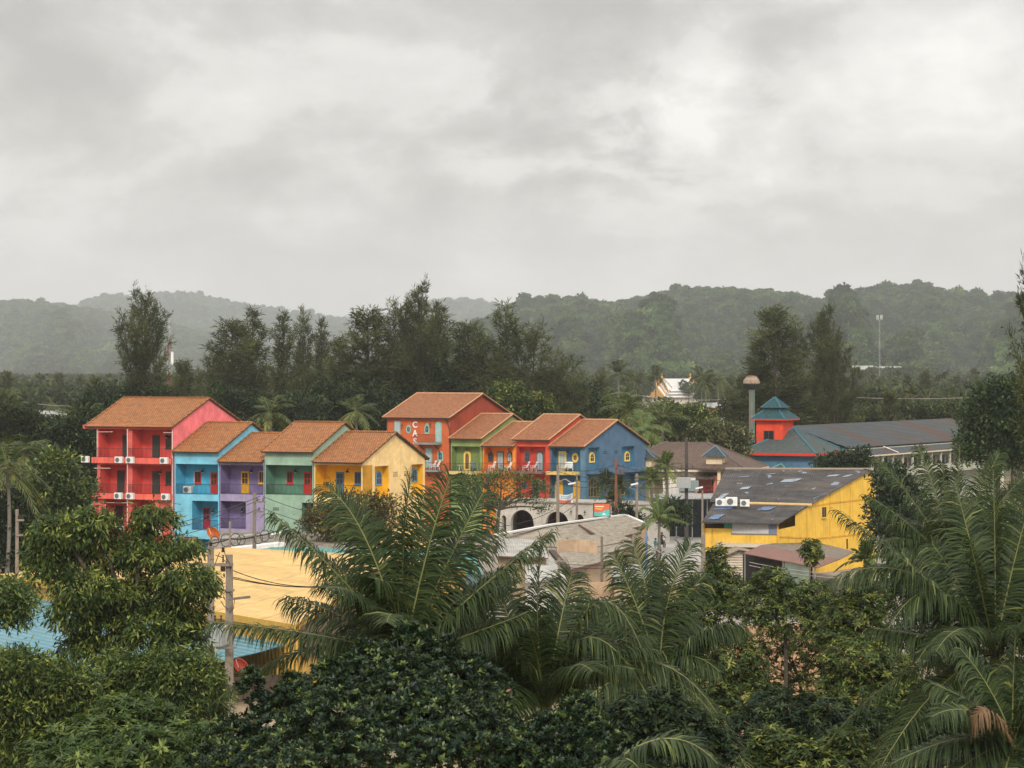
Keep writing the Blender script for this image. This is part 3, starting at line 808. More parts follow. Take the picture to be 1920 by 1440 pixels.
# --- red house with four floors
t, w, lx, lz, ze = row_house(RL, 182, 325, 797, 12.3, 2.5, 'tall coral red house with pink gable, first of the left row')
z3, z2, z1 = lz(325, 860), lz(325, 928), lz(325, 995)
q = [lx(182)+.22, lx(240)-.1, lx(246)+.12, lx(322)]
F3 = [(q[0], q[1], z3, lz(325, 806), 1.7), (q[2], q[3], z3, lz(325, 806), 1.7)]
F2 = [(lx(188), q[1], z2, lz(325, 873), 1.7), (q[2], q[3], z2, lz(325, 873), 1.7)]
F1 = [(lx(196), q[1], z1, lz(325, 938), 1.7), (q[2], lx(290), z1, lz(325, 938), 1.7)]
F0 = [(lx(215), q[1], .1, lz(325, 1006), 1.5), (q[2], lx(292), .1, lz(325, 1006), 1.5)]
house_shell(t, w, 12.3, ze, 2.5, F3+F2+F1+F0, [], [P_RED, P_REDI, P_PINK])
gable_roof(t, w, 12.3, ze, 2.5, T_L, ovl=1.15, ovr=.12, ovf=.45)
a = MB(); xl3, xl2 = lx(160), lx(175)     # lower floors step out to the left in terraces
a.box(xl2, -.02, .0, 9, z1+.1, z2-.0); a.box(xl3, -.015, -.005, 9, 0, z1+.35); a.build('side_wing', P_RED, t)
s = MB()
for zz, xa, hh in ((z3, lx(175), .52), (z2, lx(166), .5), (z1, lx(196), .42)):
    s.box(xa, w-.03, -.32, -.012, zz-hh, zz+.03)
s.box(lx(158), w, -.25, -.012, ze-.42, ze-.05)
s.build('balcony_slab', paint('faded_red_concrete', C(228, 105, 90, .88), streak=.55, dirt=(.14, .04, .03, 1)), t)
for zz, xa in ((z3, lx(184)), (z2, lx(178)), (z1, lx(200))): railing(t, (xa, -.28, zz), (w-.1, -.28, zz), .92, .15)
for zz, fx in ((z3, 1), (z2, 0)):
    for px in ((237, 293) if fx else (227, 293)):
        x = lx(px, 1.7)
        opening(t, 'door', (x, 1.69, zz), X, -Yv, .82, 2.15, 'rect', D_DK, 1, 1, (.06, .04, .94, .97), plain('dark_louvre', (.035, .042, .036, 1), .7), 'door')
    opening(t, 'window', (lx(320, 1.7)-.25, 1.69, zz+.95), X, -Yv, .55, 1.2, 'rect', D_DK, 1, 1, (.1, .06, .9, .94))
    for px in ((205, 318) if fx else (200, 306)): wall_lamp(t, (lx(px, 1.7)-.1, 1.7, zz+2.25), -Yv, 1.1)
opening(t, 'door', (lx(224, 1.7), 1.69, z1), X, -Yv, .82, 2.15, 'rect', D_DK, 1, 1, (.06, .04, .94, .97), None, 'door')
p = MB()   # downpipes and conduits on the posts
p.tube([(lx(183), -.06, z3), (lx(183), -.06, ze-.45)], .05, 6); p.tube([(lx(243), -.37, 1), (lx(243), -.37, ze-.42)], .05, 6); p.tube([(w-.06, -.06, 2), (w-.06, -.06, ze-.4)], .05, 6)
p.tube([(lx(198), -.05, 2), (lx(198), -.05, z1+2.5), (q[1], -.05, z1+2.52)], .04, 6)
p.tube([(lx(183), -.06, z3+2.45), (lx(212), -.06, z3+2.48)], .035, 5); p.tube([(lx(177), -.06, z2+2.4), (lx(208), -.06, z2+2.42)], .035, 5); p.tube([(lx(307), -.06, z3+2.45), (w-.06, -.06, z3+2.47)], .035, 5)
p.build('downpipe', plain('pale_pipe', (.62, .50, .45, 1), .6), t)
base = t.location.copy(); TM = Matrix.Translation(base) @ Matrix.Rotation(-RL.a, 4, 'Z')
for nm, px, zz, where in (('a', 166, z3, 'third-floor ledge, outermost at the left corner'), ('b', 229, z3, 'third-floor ledge, just left of the middle post'), ('b', 250, z3, 'third-floor ledge, just right of the middle post'), ('d', 313.5, z3, 'third-floor ledge, by the pink gable corner'),
                   ('e', 228, z2, 'second-floor ledge, just left of the middle post'), ('f', 250, z2, 'second-floor ledge, just right of the middle post'), ('g', 316, z2, 'second-floor ledge, by the blue house'), ('h', 229, z1+.2, 'first-floor ledge, left and half behind leaves'), ('i', 300, z1, 'first-floor ledge, right and half behind leaves')):
    ac_unit(TM @ Vector((lx(px), -.52, zz-.52)), -RL.a, 'white air conditioner hung on the red house\'s '+where, s=.98)

# --- light blue house
t, w, lx, lz, ze = row_house(RL, 327, 411, 843, 11.3, 2.5, 'sky blue house with red doors, between the red and violet houses')
F2z = lz(411, 928); top = lz(411, 871); F1z = lz(411, 995)
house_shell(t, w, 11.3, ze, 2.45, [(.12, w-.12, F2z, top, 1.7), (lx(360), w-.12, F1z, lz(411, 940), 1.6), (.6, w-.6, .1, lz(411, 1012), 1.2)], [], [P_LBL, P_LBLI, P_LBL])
gable_roof(t, w, 11.3, ze, 2.45, T_L, ovl=-.03, ovr=.15)
for px, zz, m_, gl in ((402, F2z, D_RED, PANE_BR),):
    opening(t, 'door', (lx(px, 1.7), 1.69, zz), X, -Yv, .8, 2.05, 'rect', m_, 2, 2, (.14, .45, .86, .93), gl, 'door', True)
opening(t, 'door', (lx(388, 1.6), 1.59, F1z), X, -Yv, .8, 2.05, 'rect', D_MAG, 2, 2, (.14, .45, .86, .93), glassmat(), 'door', True)
opening(t, 'window', (lx(371.5, 1.7), 1.69, F2z+1.0), X, -Yv, .68, 1.15, 'rect', D_RED, 2, 1, (.1, .08, .9, .92), PANE_RED)
opening(t, 'window', (lx(353), -.0, lz(411, 1024)), X, -Yv, 2.2, .8, 'rect', M_EAVE, 2, 1, (.06, .1, .94, .9), plain('brown_board', (.2, .12, .08, 1), .8))
wall_lamp(t, (lx(384, 1.7), 1.7, F2z+2.35), -Yv, 1.1); wall_lamp(t, (lx(403, 1.6), 1.6, F1z+1.95), -Yv, 1.1)
railing(t, (.12, .06, F2z), (w-.12, .06, F2z)); railing(t, (lx(360), .06, F1z), (w-.12, .06, F1z))
TM = Matrix.Translation(t.location) @ Matrix.Rotation(-RL.a, 4, 'Z')
ac_unit(TM @ Vector((lx(352.5, .8), .8, F2z)), -RL.a, 'white air conditioner standing on the sky blue house\'s balcony floor', s=1.1)
rk = MB(); x = lx(364, 1.6); rk.tube([(x, 1.6, F2z+.7), (x, 1.6, F2z+2.1), (x+.6, 1.6, F2z+2.15)], .03, 5); rk.build('pipe', M_WHITE, t)

# --- violet house
t, w, lx, lz, ze = row_house(RL, 412, 495, 862, 13.2, 2.4, 'violet house with yellow door, between the sky blue and sage houses')
F2z = lz(495, 928); top = lz(495, 873); F1z = lz(495, 993)
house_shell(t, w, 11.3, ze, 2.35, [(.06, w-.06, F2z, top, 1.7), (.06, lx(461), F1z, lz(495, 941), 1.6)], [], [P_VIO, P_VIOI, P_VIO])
gable_roof(t, w, 11.3, ze, 2.35, T_L, ovl=-.03, ovr=-.03)
opening(t, 'door', (lx(460, 1.7), 1.69, F2z), X, -Yv, .84, 2.1, 'rect', D_YEL, 2, 2, (.14, .45, .86, .93), PANE_BR, 'door', True)
opening(t, 'window', (lx(491.5, 1.7), 1.69, F2z+1.0), X, -Yv, .66, 1.15, 'rect', D_YEL, 2, 1, (.1, .08, .9, .92), PANE_BR)
wall_lamp(t, (lx(475, 1.7), 1.7, F2z+2.35), -Yv, 1.1); wall_lamp(t, (lx(458, 1.6), 1.6, F1z+1.9), -Yv, 1.1)
railing(t, (.06, .06, F2z), (w-.06, .06, F2z)); railing(t, (.06, .06, F1z), (lx(461), .06, F1z))

# --- sage house
t, w, lx, lz, ze = row_house(RL, 496, 588, 843, 13.6, 2.55, 'pale sage green house with red door and window')
F2z = lz(588, 929); top = lz(588, 873)
house_shell(t, w, 11.2, ze, 2.42, [(.1, w-.12, F2z, top, 1.7), (lx(566), w-.02, .1, lz(588, 943), 3.0)], [], [P_SAG, P_SAGI, P_SAG])
gable_roof(t, w, 11.2, ze, 2.42, T_L, ovl=.14, ovr=.14)
opening(t, 'door', (lx(577, 1.7), 1.69, F2z), X, -Yv, .84, 2.1, 'rect', D_RED, 2, 2, (.14, .45, .86, .93), PANE_BR, 'door', True)
opening(t, 'window', (lx(544, 1.7), 1.69, F2z+1.0), X, -Yv, .64, 1.15, 'rect', D_RED, 2, 1, (.1, .08, .9, .92), PANE_RED)
wall_lamp(t, (lx(558, 1.7), 1.7, F2z+2.35), -Yv, 1.1)
railing(t, (.1, .06, F2z), (w-.12, .06, F2z))
v = MB()
for i in range(4):
    for j in range(2): v.box(lx(512)+i*.17, lx(512)+i*.17+.13, -.02, 0, lz(588, 953)-j*.17-.12, lz(588, 953)-j*.17)
v.build('air_brick', plain('vent_dark_green', (.10, .12, .10, 1), .9), t)  # vent slots as small blocks of dark grey-green

# --- yellow house with the large gable
t, w, lx, lz, ze = row_house(RL, 589, 680, 863, 14.0, 2.62, 'yellow house with cream gable and blue joinery, end of the left row')
F2z = lz(680, 930); top = lz(680, 873); FR = RL.pt(680)
vy = lambda px: RL.v_at(px, FR)
sd = [(.0+.001, vy(692), F2z, top, 0)]
n1, n2 = vy(703), vy(729); n3, n4 = vy(771.5), vy(793)
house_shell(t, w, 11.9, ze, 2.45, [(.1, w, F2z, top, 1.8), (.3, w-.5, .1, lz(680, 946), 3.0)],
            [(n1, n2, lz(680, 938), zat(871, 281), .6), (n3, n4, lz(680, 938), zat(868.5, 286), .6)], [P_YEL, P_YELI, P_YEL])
gable_roof(t, w, 11.9, ze, 2.45, T_L, ovl=-.03, ovr=.2)
opening(t, 'door', (lx(638, 1.8), 1.79, F2z), X, -Yv, .84, 2.1, 'rect', D_BLU, 2, 2, (.14, .45, .86, .93), PANE_BL, 'door', True)
opening(t, 'window', (lx(671.5, 1.8), 1.79, F2z+.98), X, -Yv, .68, 1.15, 'rect', D_BLU, 2, 1, (.1, .08, .9, .92), PANE_BL)
wall_lamp(t, (lx(655, 1.8), 1.8, F2z+2.35), -Yv, 1.1)
railing(t, (.1, .06, F2z), (w-.05, .06, F2z))
for ya, yb, zz in ((n1, n2, zat(907, 281)), (n3, n4, zat(902, 286))):
    yw = RL.v_at(709.5 if ya == n1 else 776.5, FR-RL.u*.6)
    opening(t, 'window', (w-.59, yw, zz), Yv, X, 1.2, 1.35, 'arch', plain('light_blue_joinery', C(95, 150, 185, .9), .5), 2, 2, (.16, .1, .84, .88), PANE_BL)
    wall_lamp(t, (w-.6, yw+.1, zz+2.1), X, 1.1)
v = MB()
for yy in (vy(737.5), vy(758)):
    for i in range(3):
        for j in range(3): v.box(w, w+.02, yy+i*.3, yy+i*.3+.22, zat(886, 283)+j*.17-.25, zat(886, 283)+j*.17-.14)
v.build('air_brick', plain('vent_ochre', (.40, .28, .12, 1), .9), t)
pt = MB(); pt.box(w-.14, w-.0, .01, .2, F2z, top); pt.build('corner_post', P_YEL, t)

# ------------------------------------------------------------------ right row: tall orange house, green, orange, red, blue
RR = Row(1095, 326, 32)
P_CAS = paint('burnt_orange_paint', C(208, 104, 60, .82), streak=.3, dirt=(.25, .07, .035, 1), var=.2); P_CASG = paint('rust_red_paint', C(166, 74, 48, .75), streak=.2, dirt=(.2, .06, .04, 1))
P_GRN = paint('leaf_green_paint', C(146, 164, 100, .75), streak=.2, dirt=(.12, .17, .06, 1)); P_GRNI = paint('deep_green_recess', C(132, 150, 88, .75), streak=.1)  # as in the left row, I marks the deeper colour on recess faces
P_ORA = paint('orange_paint', C(240, 140, 52, .85), streak=.2, dirt=(.4, .16, .05, 1)); P_ORAI = paint('deep_orange_recess', C(240, 132, 34, .85), streak=.1)
P_RD2 = paint('poppy_red_paint', C(218, 86, 62, .82), streak=.2, dirt=(.3, .06, .04, 1)); P_RD2I = paint('deep_poppy_recess', C(212, 72, 56, .8), streak=.1)
P_BLU = paint('steel_blue_paint', C(94, 130, 154, .8), streak=.25, dirt=(.09, .14, .2, 1), var=.2); P_BLUI = paint('teal_blue_recess', C(74, 122, 150, .8), streak=.1)
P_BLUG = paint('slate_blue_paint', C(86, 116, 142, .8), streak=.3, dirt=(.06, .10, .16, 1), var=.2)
J_AQ = plain('aqua_joinery', C(138, 182, 168, .9), .55); J_GR = plain('grey_green_joinery', C(84, 108, 106, .85), .55); J_YE = plain('pale_yellow_joinery', C(244, 205, 105, .88), .55); J_GY = plain('grey_joinery', C(88, 96, 92, .85), .55)
M_CURT = plain('pale_curtain', (.36, .42, .43, 1), .8); M_MAR = plain('maroon_glass', (.06, .02, .025, 1), .25)
GRR = 'coloured houses of the right row'

# --- tall orange house with lettering
t, w, lx, lz, ze = row_house(RR, 726, 844, 780, 14.2, 2.5, 'tall burnt orange house with white letters down its front', group=GRR)
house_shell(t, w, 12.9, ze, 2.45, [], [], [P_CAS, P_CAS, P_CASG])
gable_roof(t, w, 12.9, ze, 2.45, T_R, ovl=.3, ovr=.25, ovf=.55, cap=T_CAP)
opening(t, 'window', (lx(745.5), 0, lz(744, 818)), X, -Yv, .8, 1.75, 'rect', J_AQ, 2, 1, (.16, .08, .84, .94), M_CURT)
opening(t, 'window', (lx(766.5), 0, lz(766, 813)), X, -Yv, .64, .98, 'oval', J_AQ, 2, 2, (.2, .2, .8, .8), PANE_BL)
opening(t, 'window', (lx(801), 0, lz(800, 813.5)), X, -Yv, .68, 1.22, 'ogee', J_AQ, 2, 2, (.2, .14, .8, .8), PANE_BL)
opening(t, 'door', (lx(822.5), 0, lz(822, 829.5)), X, -Yv, .86, 2.35, 'arch', J_AQ, 2, 1, (.2, .06, .8, .93), M_CURT, 'door')
opening(t, 'door', (lx(804.5), 0, lz(804, 877)), X, -Yv, .86, 2.2, 'rect', J_AQ, 2, 1, (.16, .06, .84, .94), M_CURT, 'door')
opening(t, 'window', (lx(826), 0, lz(826, 864)), X, -Yv, .72, 1.1, 'arch', J_AQ, 2, 2, (.2, .14, .8, .84), PANE_BL)
for px, py in ((756, 795), (809, 794), (826, 845)): wall_lamp(t, (lx(px), 0, lz(px, py)), -Yv, .8)
for (pa, pb, py) in ((787, 829, 830), (800, 831, 881)):
    b = MB(); b.box(lx(pa), lx(pb), -1.25, -.01, lz(820, py)-.2, lz(820, py)); sl = b.build('balcony_slab', paint('grey_balcony', C(128, 150, 145, .85), streak=.4), t)
    for xx in (lx(pa)+.5, lx(pb)-.5): k = MB(); k.bar((xx, -.01, lz(820, py)-.75), (xx, -.9, lz(820, py)-.24), .09); k.build('bracket', M_IRON, sl)
    railing(t, (lx(pa)+.05, -1.2, lz(820, py)), (lx(pb)-.05, -1.2, lz(820, py)), .9, .16)
letters = MB()
def letter_mesh(ch, parent, O, A, N, size, mat, th=.05):
    """a raised letter from the built-in font, turned into a mesh"""
    cu = bpy.data.curves.new('letter', 'FONT'); cu.body = ch; cu.size = size; cu.extrude = th/2; cu.offset = size*.022; cu.align_x = 'CENTER'
    ob = bpy.data.objects.new('letter', cu); COL.objects.link(ob)
    dg = bpy.context.evaluated_depsgraph_get(); me = bpy.data.meshes.new_from_object(ob.evaluated_get(dg))
    COL.objects.unlink(ob); bpy.data.objects.remove(ob); bpy.data.curves.remove(cu)
    A, N, O = Vector(A), Vector(N), Vector(O)
    for vv in me.vertices: x, y, z = vv.co; vv.co = O+A*x+Z*y+N*(z+th/2+.01)
    me.materials.clear(); me.materials.append(mat)
    return link(bpy.data.objects.new('letter', me), parent)
M_LETW = plain('white_letters', (.80, .74, .68, 1), .6)
for ch, py in (('C', 801.5), ('A', 817.5), ('S', 832.5), ('A', 847.5)):
    letter_mesh(ch, t, (lx(778.5), -.01, lz(778, py)), X, -Yv, .96, M_LETW)
p = MB(); zc = ze-.6
p.tube([(w-.35, -.5, ze-.35), (w-.3, -.12, ze-.7), (w+.02, -.08, ze-1.6), (w+.02, -.08, 1)], .06, 6); p.tube([(.12, -.4, ze-.35), (-.02, -.08, ze-.9), (-.02, -.08, 2)], .05, 6)
p.build('downpipe', plain('brown_pipe', (.05, .03, .028, 1), .6), t)
TM = Matrix.Translation(t.location) @ Matrix.Rotation(-RR.a, 4, 'Z')
for px, wh in ((817, 'left'), (824.5, 'right')):
    chair(TM @ Vector((lx(px), -.75, lz(820, 881))), -RR.a+R(-35), 'white slatted chair on the burnt orange house\'s lower balcony, %s of the pair' % wh, 'white')

# --- green house
t, w, lx, lz, ze = row_house(RR, 845, 904, 819, 13.4, 2.5, 'leaf green house with a yellow arched door', group=GRR)
F2z = lz(904, 884); top = lz(904, 837.5)
house_shell(t, w, 12.5, ze, 2.45, [(.14, w-.3, F2z, top, .9)], [], [P_GRN, P_GRNI, P_GRN])
gable_roof(t, w, 12.5, ze, 2.45, T_R, ovl=-.03, ovr=.2, ovf=.55, cap=T_CAP)
opening(t, 'door', (lx(876.5, .9), .89, F2z), X, -Yv, .92, 2.25, 'arch', J_YE, 2, 1, (.26, .1, .74, .88), M_MAR, 'door')
wall_lamp(t, (lx(876, .9), .9, F2z+2.5), -Yv, .8)
b = MB(); b.box(-.05, w-.1, -1.0, -.01, F2z-.34, F2z); b.build('balcony_slab', paint('mossy_cream_balcony', C(215, 190, 125, .85), streak=.6, dirt=(.12, .10, .05, 1)), t)
railing(t, (.02, -.95, F2z), (w-.2, -.95, F2z), .9, .16)
TM = Matrix.Translation(t.location) @ Matrix.Rotation(-RR.a, 4, 'Z')
chair(TM @ Vector((lx(889, .3), .25, F2z)), -RR.a+R(60), 'dark grey chair on the green house\'s balcony', 'grey')
def table(loc, rz, label, mat):
    t = empty('balcony_table', loc, rz, label, 'table', 'tables on the balconies')
    a = MB(); a.lathe((0, 0, .62), [(.33, 0), (.35, .02), (.35, .04), (.02, .045)], 14); a.build('table_top', mat, t)
    for i in range(3):
        l = MB(); an = i*2.09; l.bar((.1*math.cos(an), .1*math.sin(an), .62), (.28*math.cos(an), .28*math.sin(an), 0), .04); l.build('leg', mat, t)
table(TM @ Vector((lx(864, .3), .2, F2z)), 0, 'small pale round table on the green house\'s balcony', M_WHITE)

# --- orange house
t, w, lx, lz, ze = row_house(RR, 905, 967, 833, 13.2, 2.4, 'low orange house with pointed windows, between the green and red houses', group=GRR)
F2z = lz(967, 884); top = lz(967, 838)
house_shell(t, w, 12.4, ze, 2.35, [(.16, w-.42, F2z, top, .9)], [], [P_ORA, P_ORAI, P_ORA])
gable_roof(t, w, 12.4, ze, 2.35, T_R, ovl=-.03, ovr=-.03, ovf=.55, cap=T_CAP)
opening(t, 'door', (lx(938.5, .9), .89, F2z), X, -Yv, .92, 2.15, 'rect', J_GR, 2, 1, (.14, .06, .86, .93), M_CURT, 'door')
for px, gm in ((920.5, PANE_BL), (956, M_CURT)):
    opening(t, 'window', (lx(px, .9), .89, F2z+.95), X, -Yv, .74, 1.3, 'ogee', J_GY, 2, 2, (.14, .1, .86, .86), gm)
    wall_lamp(t, (lx(px, .9), .9, F2z+2.5), -Yv, .7)
b = MB(); b.box(-.05, w-.2, -.9, -.01, F2z-.28, F2z); b.build('balcony_slab', paint('orange_balcony', C(200, 130, 75, .85), streak=.5), t)
railing(t, (.02, -.85, F2z), (w-.3, -.85, F2z), .9, .16)
TM = Matrix.Translation(t.location) @ Matrix.Rotation(-RR.a, 4, 'Z')
chair(TM @ Vector((lx(921.5, -.2), -.2, F2z)), -RR.a+R(-30), 'pale chair left of the grey door on the orange house\'s balcony', 'white')
chair(TM @ Vector((lx(952, -.2), -.2, F2z)), -RR.a+R(-30), 'pale chair right of the grey door on the orange house\'s balcony', 'white')

# --- red house of the right row
t, w, lx, lz, ze = row_house(RR, 968, 1031, 821, 13.4, 2.5, 'poppy red house with rounded grey door, between the orange and blue houses', group=GRR)
F2z = lz(1031, 884); top = lz(1031, 838)
house_shell(t, w, 12.5, ze, 2.45, [(.06, w-.55, F2z, top, .9), (.1, w-.55, .1, lz(1031, 893), .5)], [], [P_RD2, P_RD2I, P_RD2])
gable_roof(t, w, 12.5, ze, 2.45, T_R, ovl=.3, ovr=.2, ovf=.55, cap=T_CAP)
opening(t, 'window', (lx(989, .9), .89, F2z+.95), X, -Yv, .7, 1.2, 'arch', J_GR, 2, 2, (.16, .1, .84, .86), PANE_BL)
opening(t, 'door', (lx(1013, .9), .89, F2z), X, -Yv, .95, 2.2, 'arch', J_GR, 2, 1, (.16, .06, .84, .92), M_CURT, 'door')
wall_lamp(t, (lx(999, .9), .9, F2z+2.35), -Yv, .8)
opening(t, 'window', (lx(983, .5), .49, lz(1031, 918)), X, -Yv, .8, .85, 'oval', J_GR, 2, 2, (.14, .14, .86, .86), glassmat())
opening(t, 'door', (lx(1005, .5), .49, lz(1031, 938)), X, -Yv, .9, 2.3, 'arch', J_GR, 2, 1, (.16, .06, .84, .92), glassmat(), 'door')
opening(t, 'window', (lx(1022, .5), .49, lz(1031, 921)), X, -Yv, .75, 1.3, 'rect', J_GR, 1, 1, (.14, .1, .86, .9), glassmat())
b = MB(); b.box(-.05, w-.4, -1.0, -.01, F2z-.25, F2z); b.build('balcony_slab', paint('grey_red_balcony', C(130, 100, 90, .85), streak=.5), t)
railing(t, (.02, -.95, F2z), (w-.45, -.95, F2z), .9, .16)
TM = Matrix.Translation(t.location) @ Matrix.Rotation(-RR.a, 4, 'Z')
chair(TM @ Vector((lx(985, -.3), -.3, F2z)), -RR.a+R(-40), 'white chair on the red right-row house\'s balcony, under the small arched window', 'white')
chair(TM @ Vector((lx(999.5, -.3), -.3, F2z)), -RR.a+R(-40), 'white chair on the red right-row house\'s balcony, beside the rounded door', 'white')
table(TM @ Vector((lx(977, -.3), -.3, F2z)), 0, 'small red-brown table on the red right-row house\'s balcony', plain('table_red', (.2, .05, .04, 1), .6))

# --- blue house
t, w, lx, lz, ze = row_house(RR, 1032, 1096, 834, 13.2, 2.45, 'steel blue house with yellow joinery, end of the right row', group=GRR)
F2z = lz(1096, 884.5); top = lz(1096, 841); FR = RR.pt(1096)
vy = lambda px: RR.v_at(px, FR)
a1, a2, b1, b2 = vy(1103), vy(1124.5), vy(1166), vy(1190.5); dd = vy(1211); zlow = lz(1096, 882); g0 = lz(1096, 940)
house_shell(t, w, dd, ze, 2.6, [(.1, w-.5, F2z, top, .9), (.05, w-.5, .1, lz(1096, 893), .5)],
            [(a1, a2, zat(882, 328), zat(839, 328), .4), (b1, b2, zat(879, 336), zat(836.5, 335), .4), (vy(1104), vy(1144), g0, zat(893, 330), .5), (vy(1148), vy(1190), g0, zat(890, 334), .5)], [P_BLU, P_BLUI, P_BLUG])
gable_roof(t, w, dd, ze, 2.6, T_R, ovl=-.03, ovr=.25, ovf=.5, cap=T_CAP)
opening(t, 'door', (lx(1055, .9), .89, F2z), X, -Yv, .98, 2.15, 'rect', J_YE, 2, 1, (.18, .1, .82, .9), M_CURT, 'door')
opening(t, 'window', (lx(1079, .9), .89, F2z+.95), X, -Yv, .82, 1.05, 'oval', J_YE, 2, 2, (.26, .24, .74, .76), M_MAR)
wall_lamp(t, (lx(1066.5, .9), .9, F2z+2.2), -Yv, .85)
for px in (1048.5, 1083): opening(t, 'door', (lx(px, .5), .49, g0-.3), X, -Yv, 1.0, 2.55, 'arch', D_YEL, 2, 1, (.1, .05, .9, .93), plain('ochre_panel', C(225, 165, 45, .85), .6), 'door')
for ya, yb, zz, Yd in ((a1, a2, 867.5, 328), (b1, b2, 864.5, 336)):
    yw = RR.v_at(1109.5 if ya == a1 else 1175.5, FR-RR.u*.4)
    opening(t, 'window', (w-.39, yw, zat(zz, Yd)), Yv, X, 1.15, 1.15, 'arch', J_YE, 2, 2, (.2, .16, .8, .84), M_MAR)
    wall_lamp(t, (w-.4, yw+.1, zat(zz, Yd)+1.45), X, .85)
for pa, zz, Yd in ((1119, 931, 330), (1165, 927, 335)):
    opening(t, 'window', (w-.49, vy(pa), zat(zz, Yd)), Yv, X, 3.0, 2.2, 'arch', plain('ochre_frame', C(190, 160, 85, .85), .6), 4, 2, (.05, .03, .95, .95), plain('shop_glass', (.03, .025, .02, 1), .15))
v = MB()
for yy in (vy(1131), vy(1152)):
    for i in range(3):
        for j in range(2): v.box(w, w+.02, yy+i*.28, yy+i*.28+.2, zat(846, 331)+j*.2-.25, zat(846, 331)+j*.2-.13)
v.build('air_brick', plain('vent_blue', (.035, .06, .10, 1), .9), t)
b = MB(); b.box(-.0, w-.6, -1.0, -.01, F2z-.36, F2z); b.build('balcony_slab', paint('mossy_yellow_balcony', C(222, 190, 110, .85), streak=.6, dirt=(.13, .09, .04, 1)), t)
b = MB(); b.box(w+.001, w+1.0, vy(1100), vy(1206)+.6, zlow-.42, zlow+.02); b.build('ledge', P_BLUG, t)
railing(t, (.03, -.95, F2z), (w-.65, -.95, F2z), .9, .16)
b = MB(); b.box(w-.5, w+.05, -.06, .3, .0, ze-.1); b.build('corner_post', P_BLU, t)
TM = Matrix.Translation(t.location) @ Matrix.Rotation(-RR.a, 4, 'Z')
chair(TM @ Vector((lx(1058, -.4), -.4, F2z)), -RR.a+R(-20), 'white chair in front of the yellow door on the blue house\'s balcony', 'white')
chair(TM @ Vector((lx(1069.5, -.4), -.4, F2z)), -RR.a+R(25), 'white chair right of the yellow door on the blue house\'s balcony', 'white')

# --- white arcade along the street in front of the right row
AR = Row(1095, 317, 32)
t = empty('arcade', AR.pt(930), -AR.a, 'white arcade with round arches along the street below the right row', 'arcade')
s0 = AR.s_at(930); lx = lambda px, off=0.: AR.s_at(px, off)-s0
zt = AR.z(1095, 943.5); w = lx(1212)
mb = MB()
arches = [(lx(941), lx(949), 2.6), (lx(958), lx(1001), 3.25), (lx(1023), lx(1067), 3.2), (lx(1079), lx(1095), 2.95), (lx(1178), lx(1207), 3.2)]
xs = 0.0
def arch_wall(mb, x0, x1, h):
    """piece of wall over one arch: from springing to the wall top"""
    n = 16; r = (x1-x0)/2; cx = (x0+x1)/2; rr = min(r, h*.75); zs = h-rr
    pts = [(cx-r*math.cos(math.pi*i/n), zs+rr*math.sin(math.pi*i/n)) for i in range(n+1)]
    for i in range(n):
        (xa, za), (xb, zb) = pts[i], pts[i+1]
        mb.quad((xa, 0, za), (xb, 0, zb), (xb, 0, zt), (xa, 0, zt)); mb.quad((xa, 0, za), (xa, .4, za), (xb, .4, zb), (xb, 0, zb))
        k0, k1 = Vector((xa-cx, 0, za-zs)).normalized()*.14, Vector((xb-cx, 0, zb-zs)).normalized()*.14
        mb.add([(xa, -.06, za), (xb, -.06, zb), (xb+k1.x, -.06, zb+k1.z), (xa+k0.x, -.06, za+k0.z), (xa, 0, za), (xb, 0, zb), (xb+k1.x, 0, zb+k1.z), (xa+k0.x, 0, za+k0.z)], [(0, 1, 2, 3), (3, 2, 6, 7), (1, 0, 4, 5)])
    for xx in (x0, x1): mb.quad((xx, 0, 0), (xx, .4, 0), (xx, .4, zs), (xx, 0, zs))
for x0, x1, h in arches:
    mb.quad((xs, 0, 0), (x0, 0, 0), (x0, 0, zt), (xs, 0, zt)); arch_wall(mb, x0, x1, h); xs = x1
mb.quad((xs, 0, 0), (w, 0, 0), (w, 0, zt), (xs, 0, zt)); mb.quad((w, 0, 0), (w, 5, 0), (w, 5, zt), (w, 0, zt)); mb.quad((0, 5, 0), (0, 0, 0), (0, 0, zt), (0, 5, zt))
mb.build('wall', paint('white_render', C(216, 208, 196, .66), streak=.35, dirt=(.25, .21, .17, 1)), t)
r = MB(); r.box(-.1, w+.1, -.22, 5.2, zt, zt+.16); r.build('roof', paint('pale_concrete', C(200, 192, 180, .62), streak=.5), t)
b = MB(); b.quad((0, 4.2, 0), (w, 4.2, 0), (w, 4.2, zt), (0, 4.2, zt)); b.build('back_wall', paint('brown_shop_wall', C(90, 60, 48, .8)), t)
f = MB(); f.box(.05, w-.05, .45, 4.15, .02, .12); f.build('floor', plain('shop_floor', (.12, .10, .09, 1), .8), t)
for px in (1012, 1073, 1099): wall_lamp(t, (lx(px), 0, zt-.8), -Yv, .8)
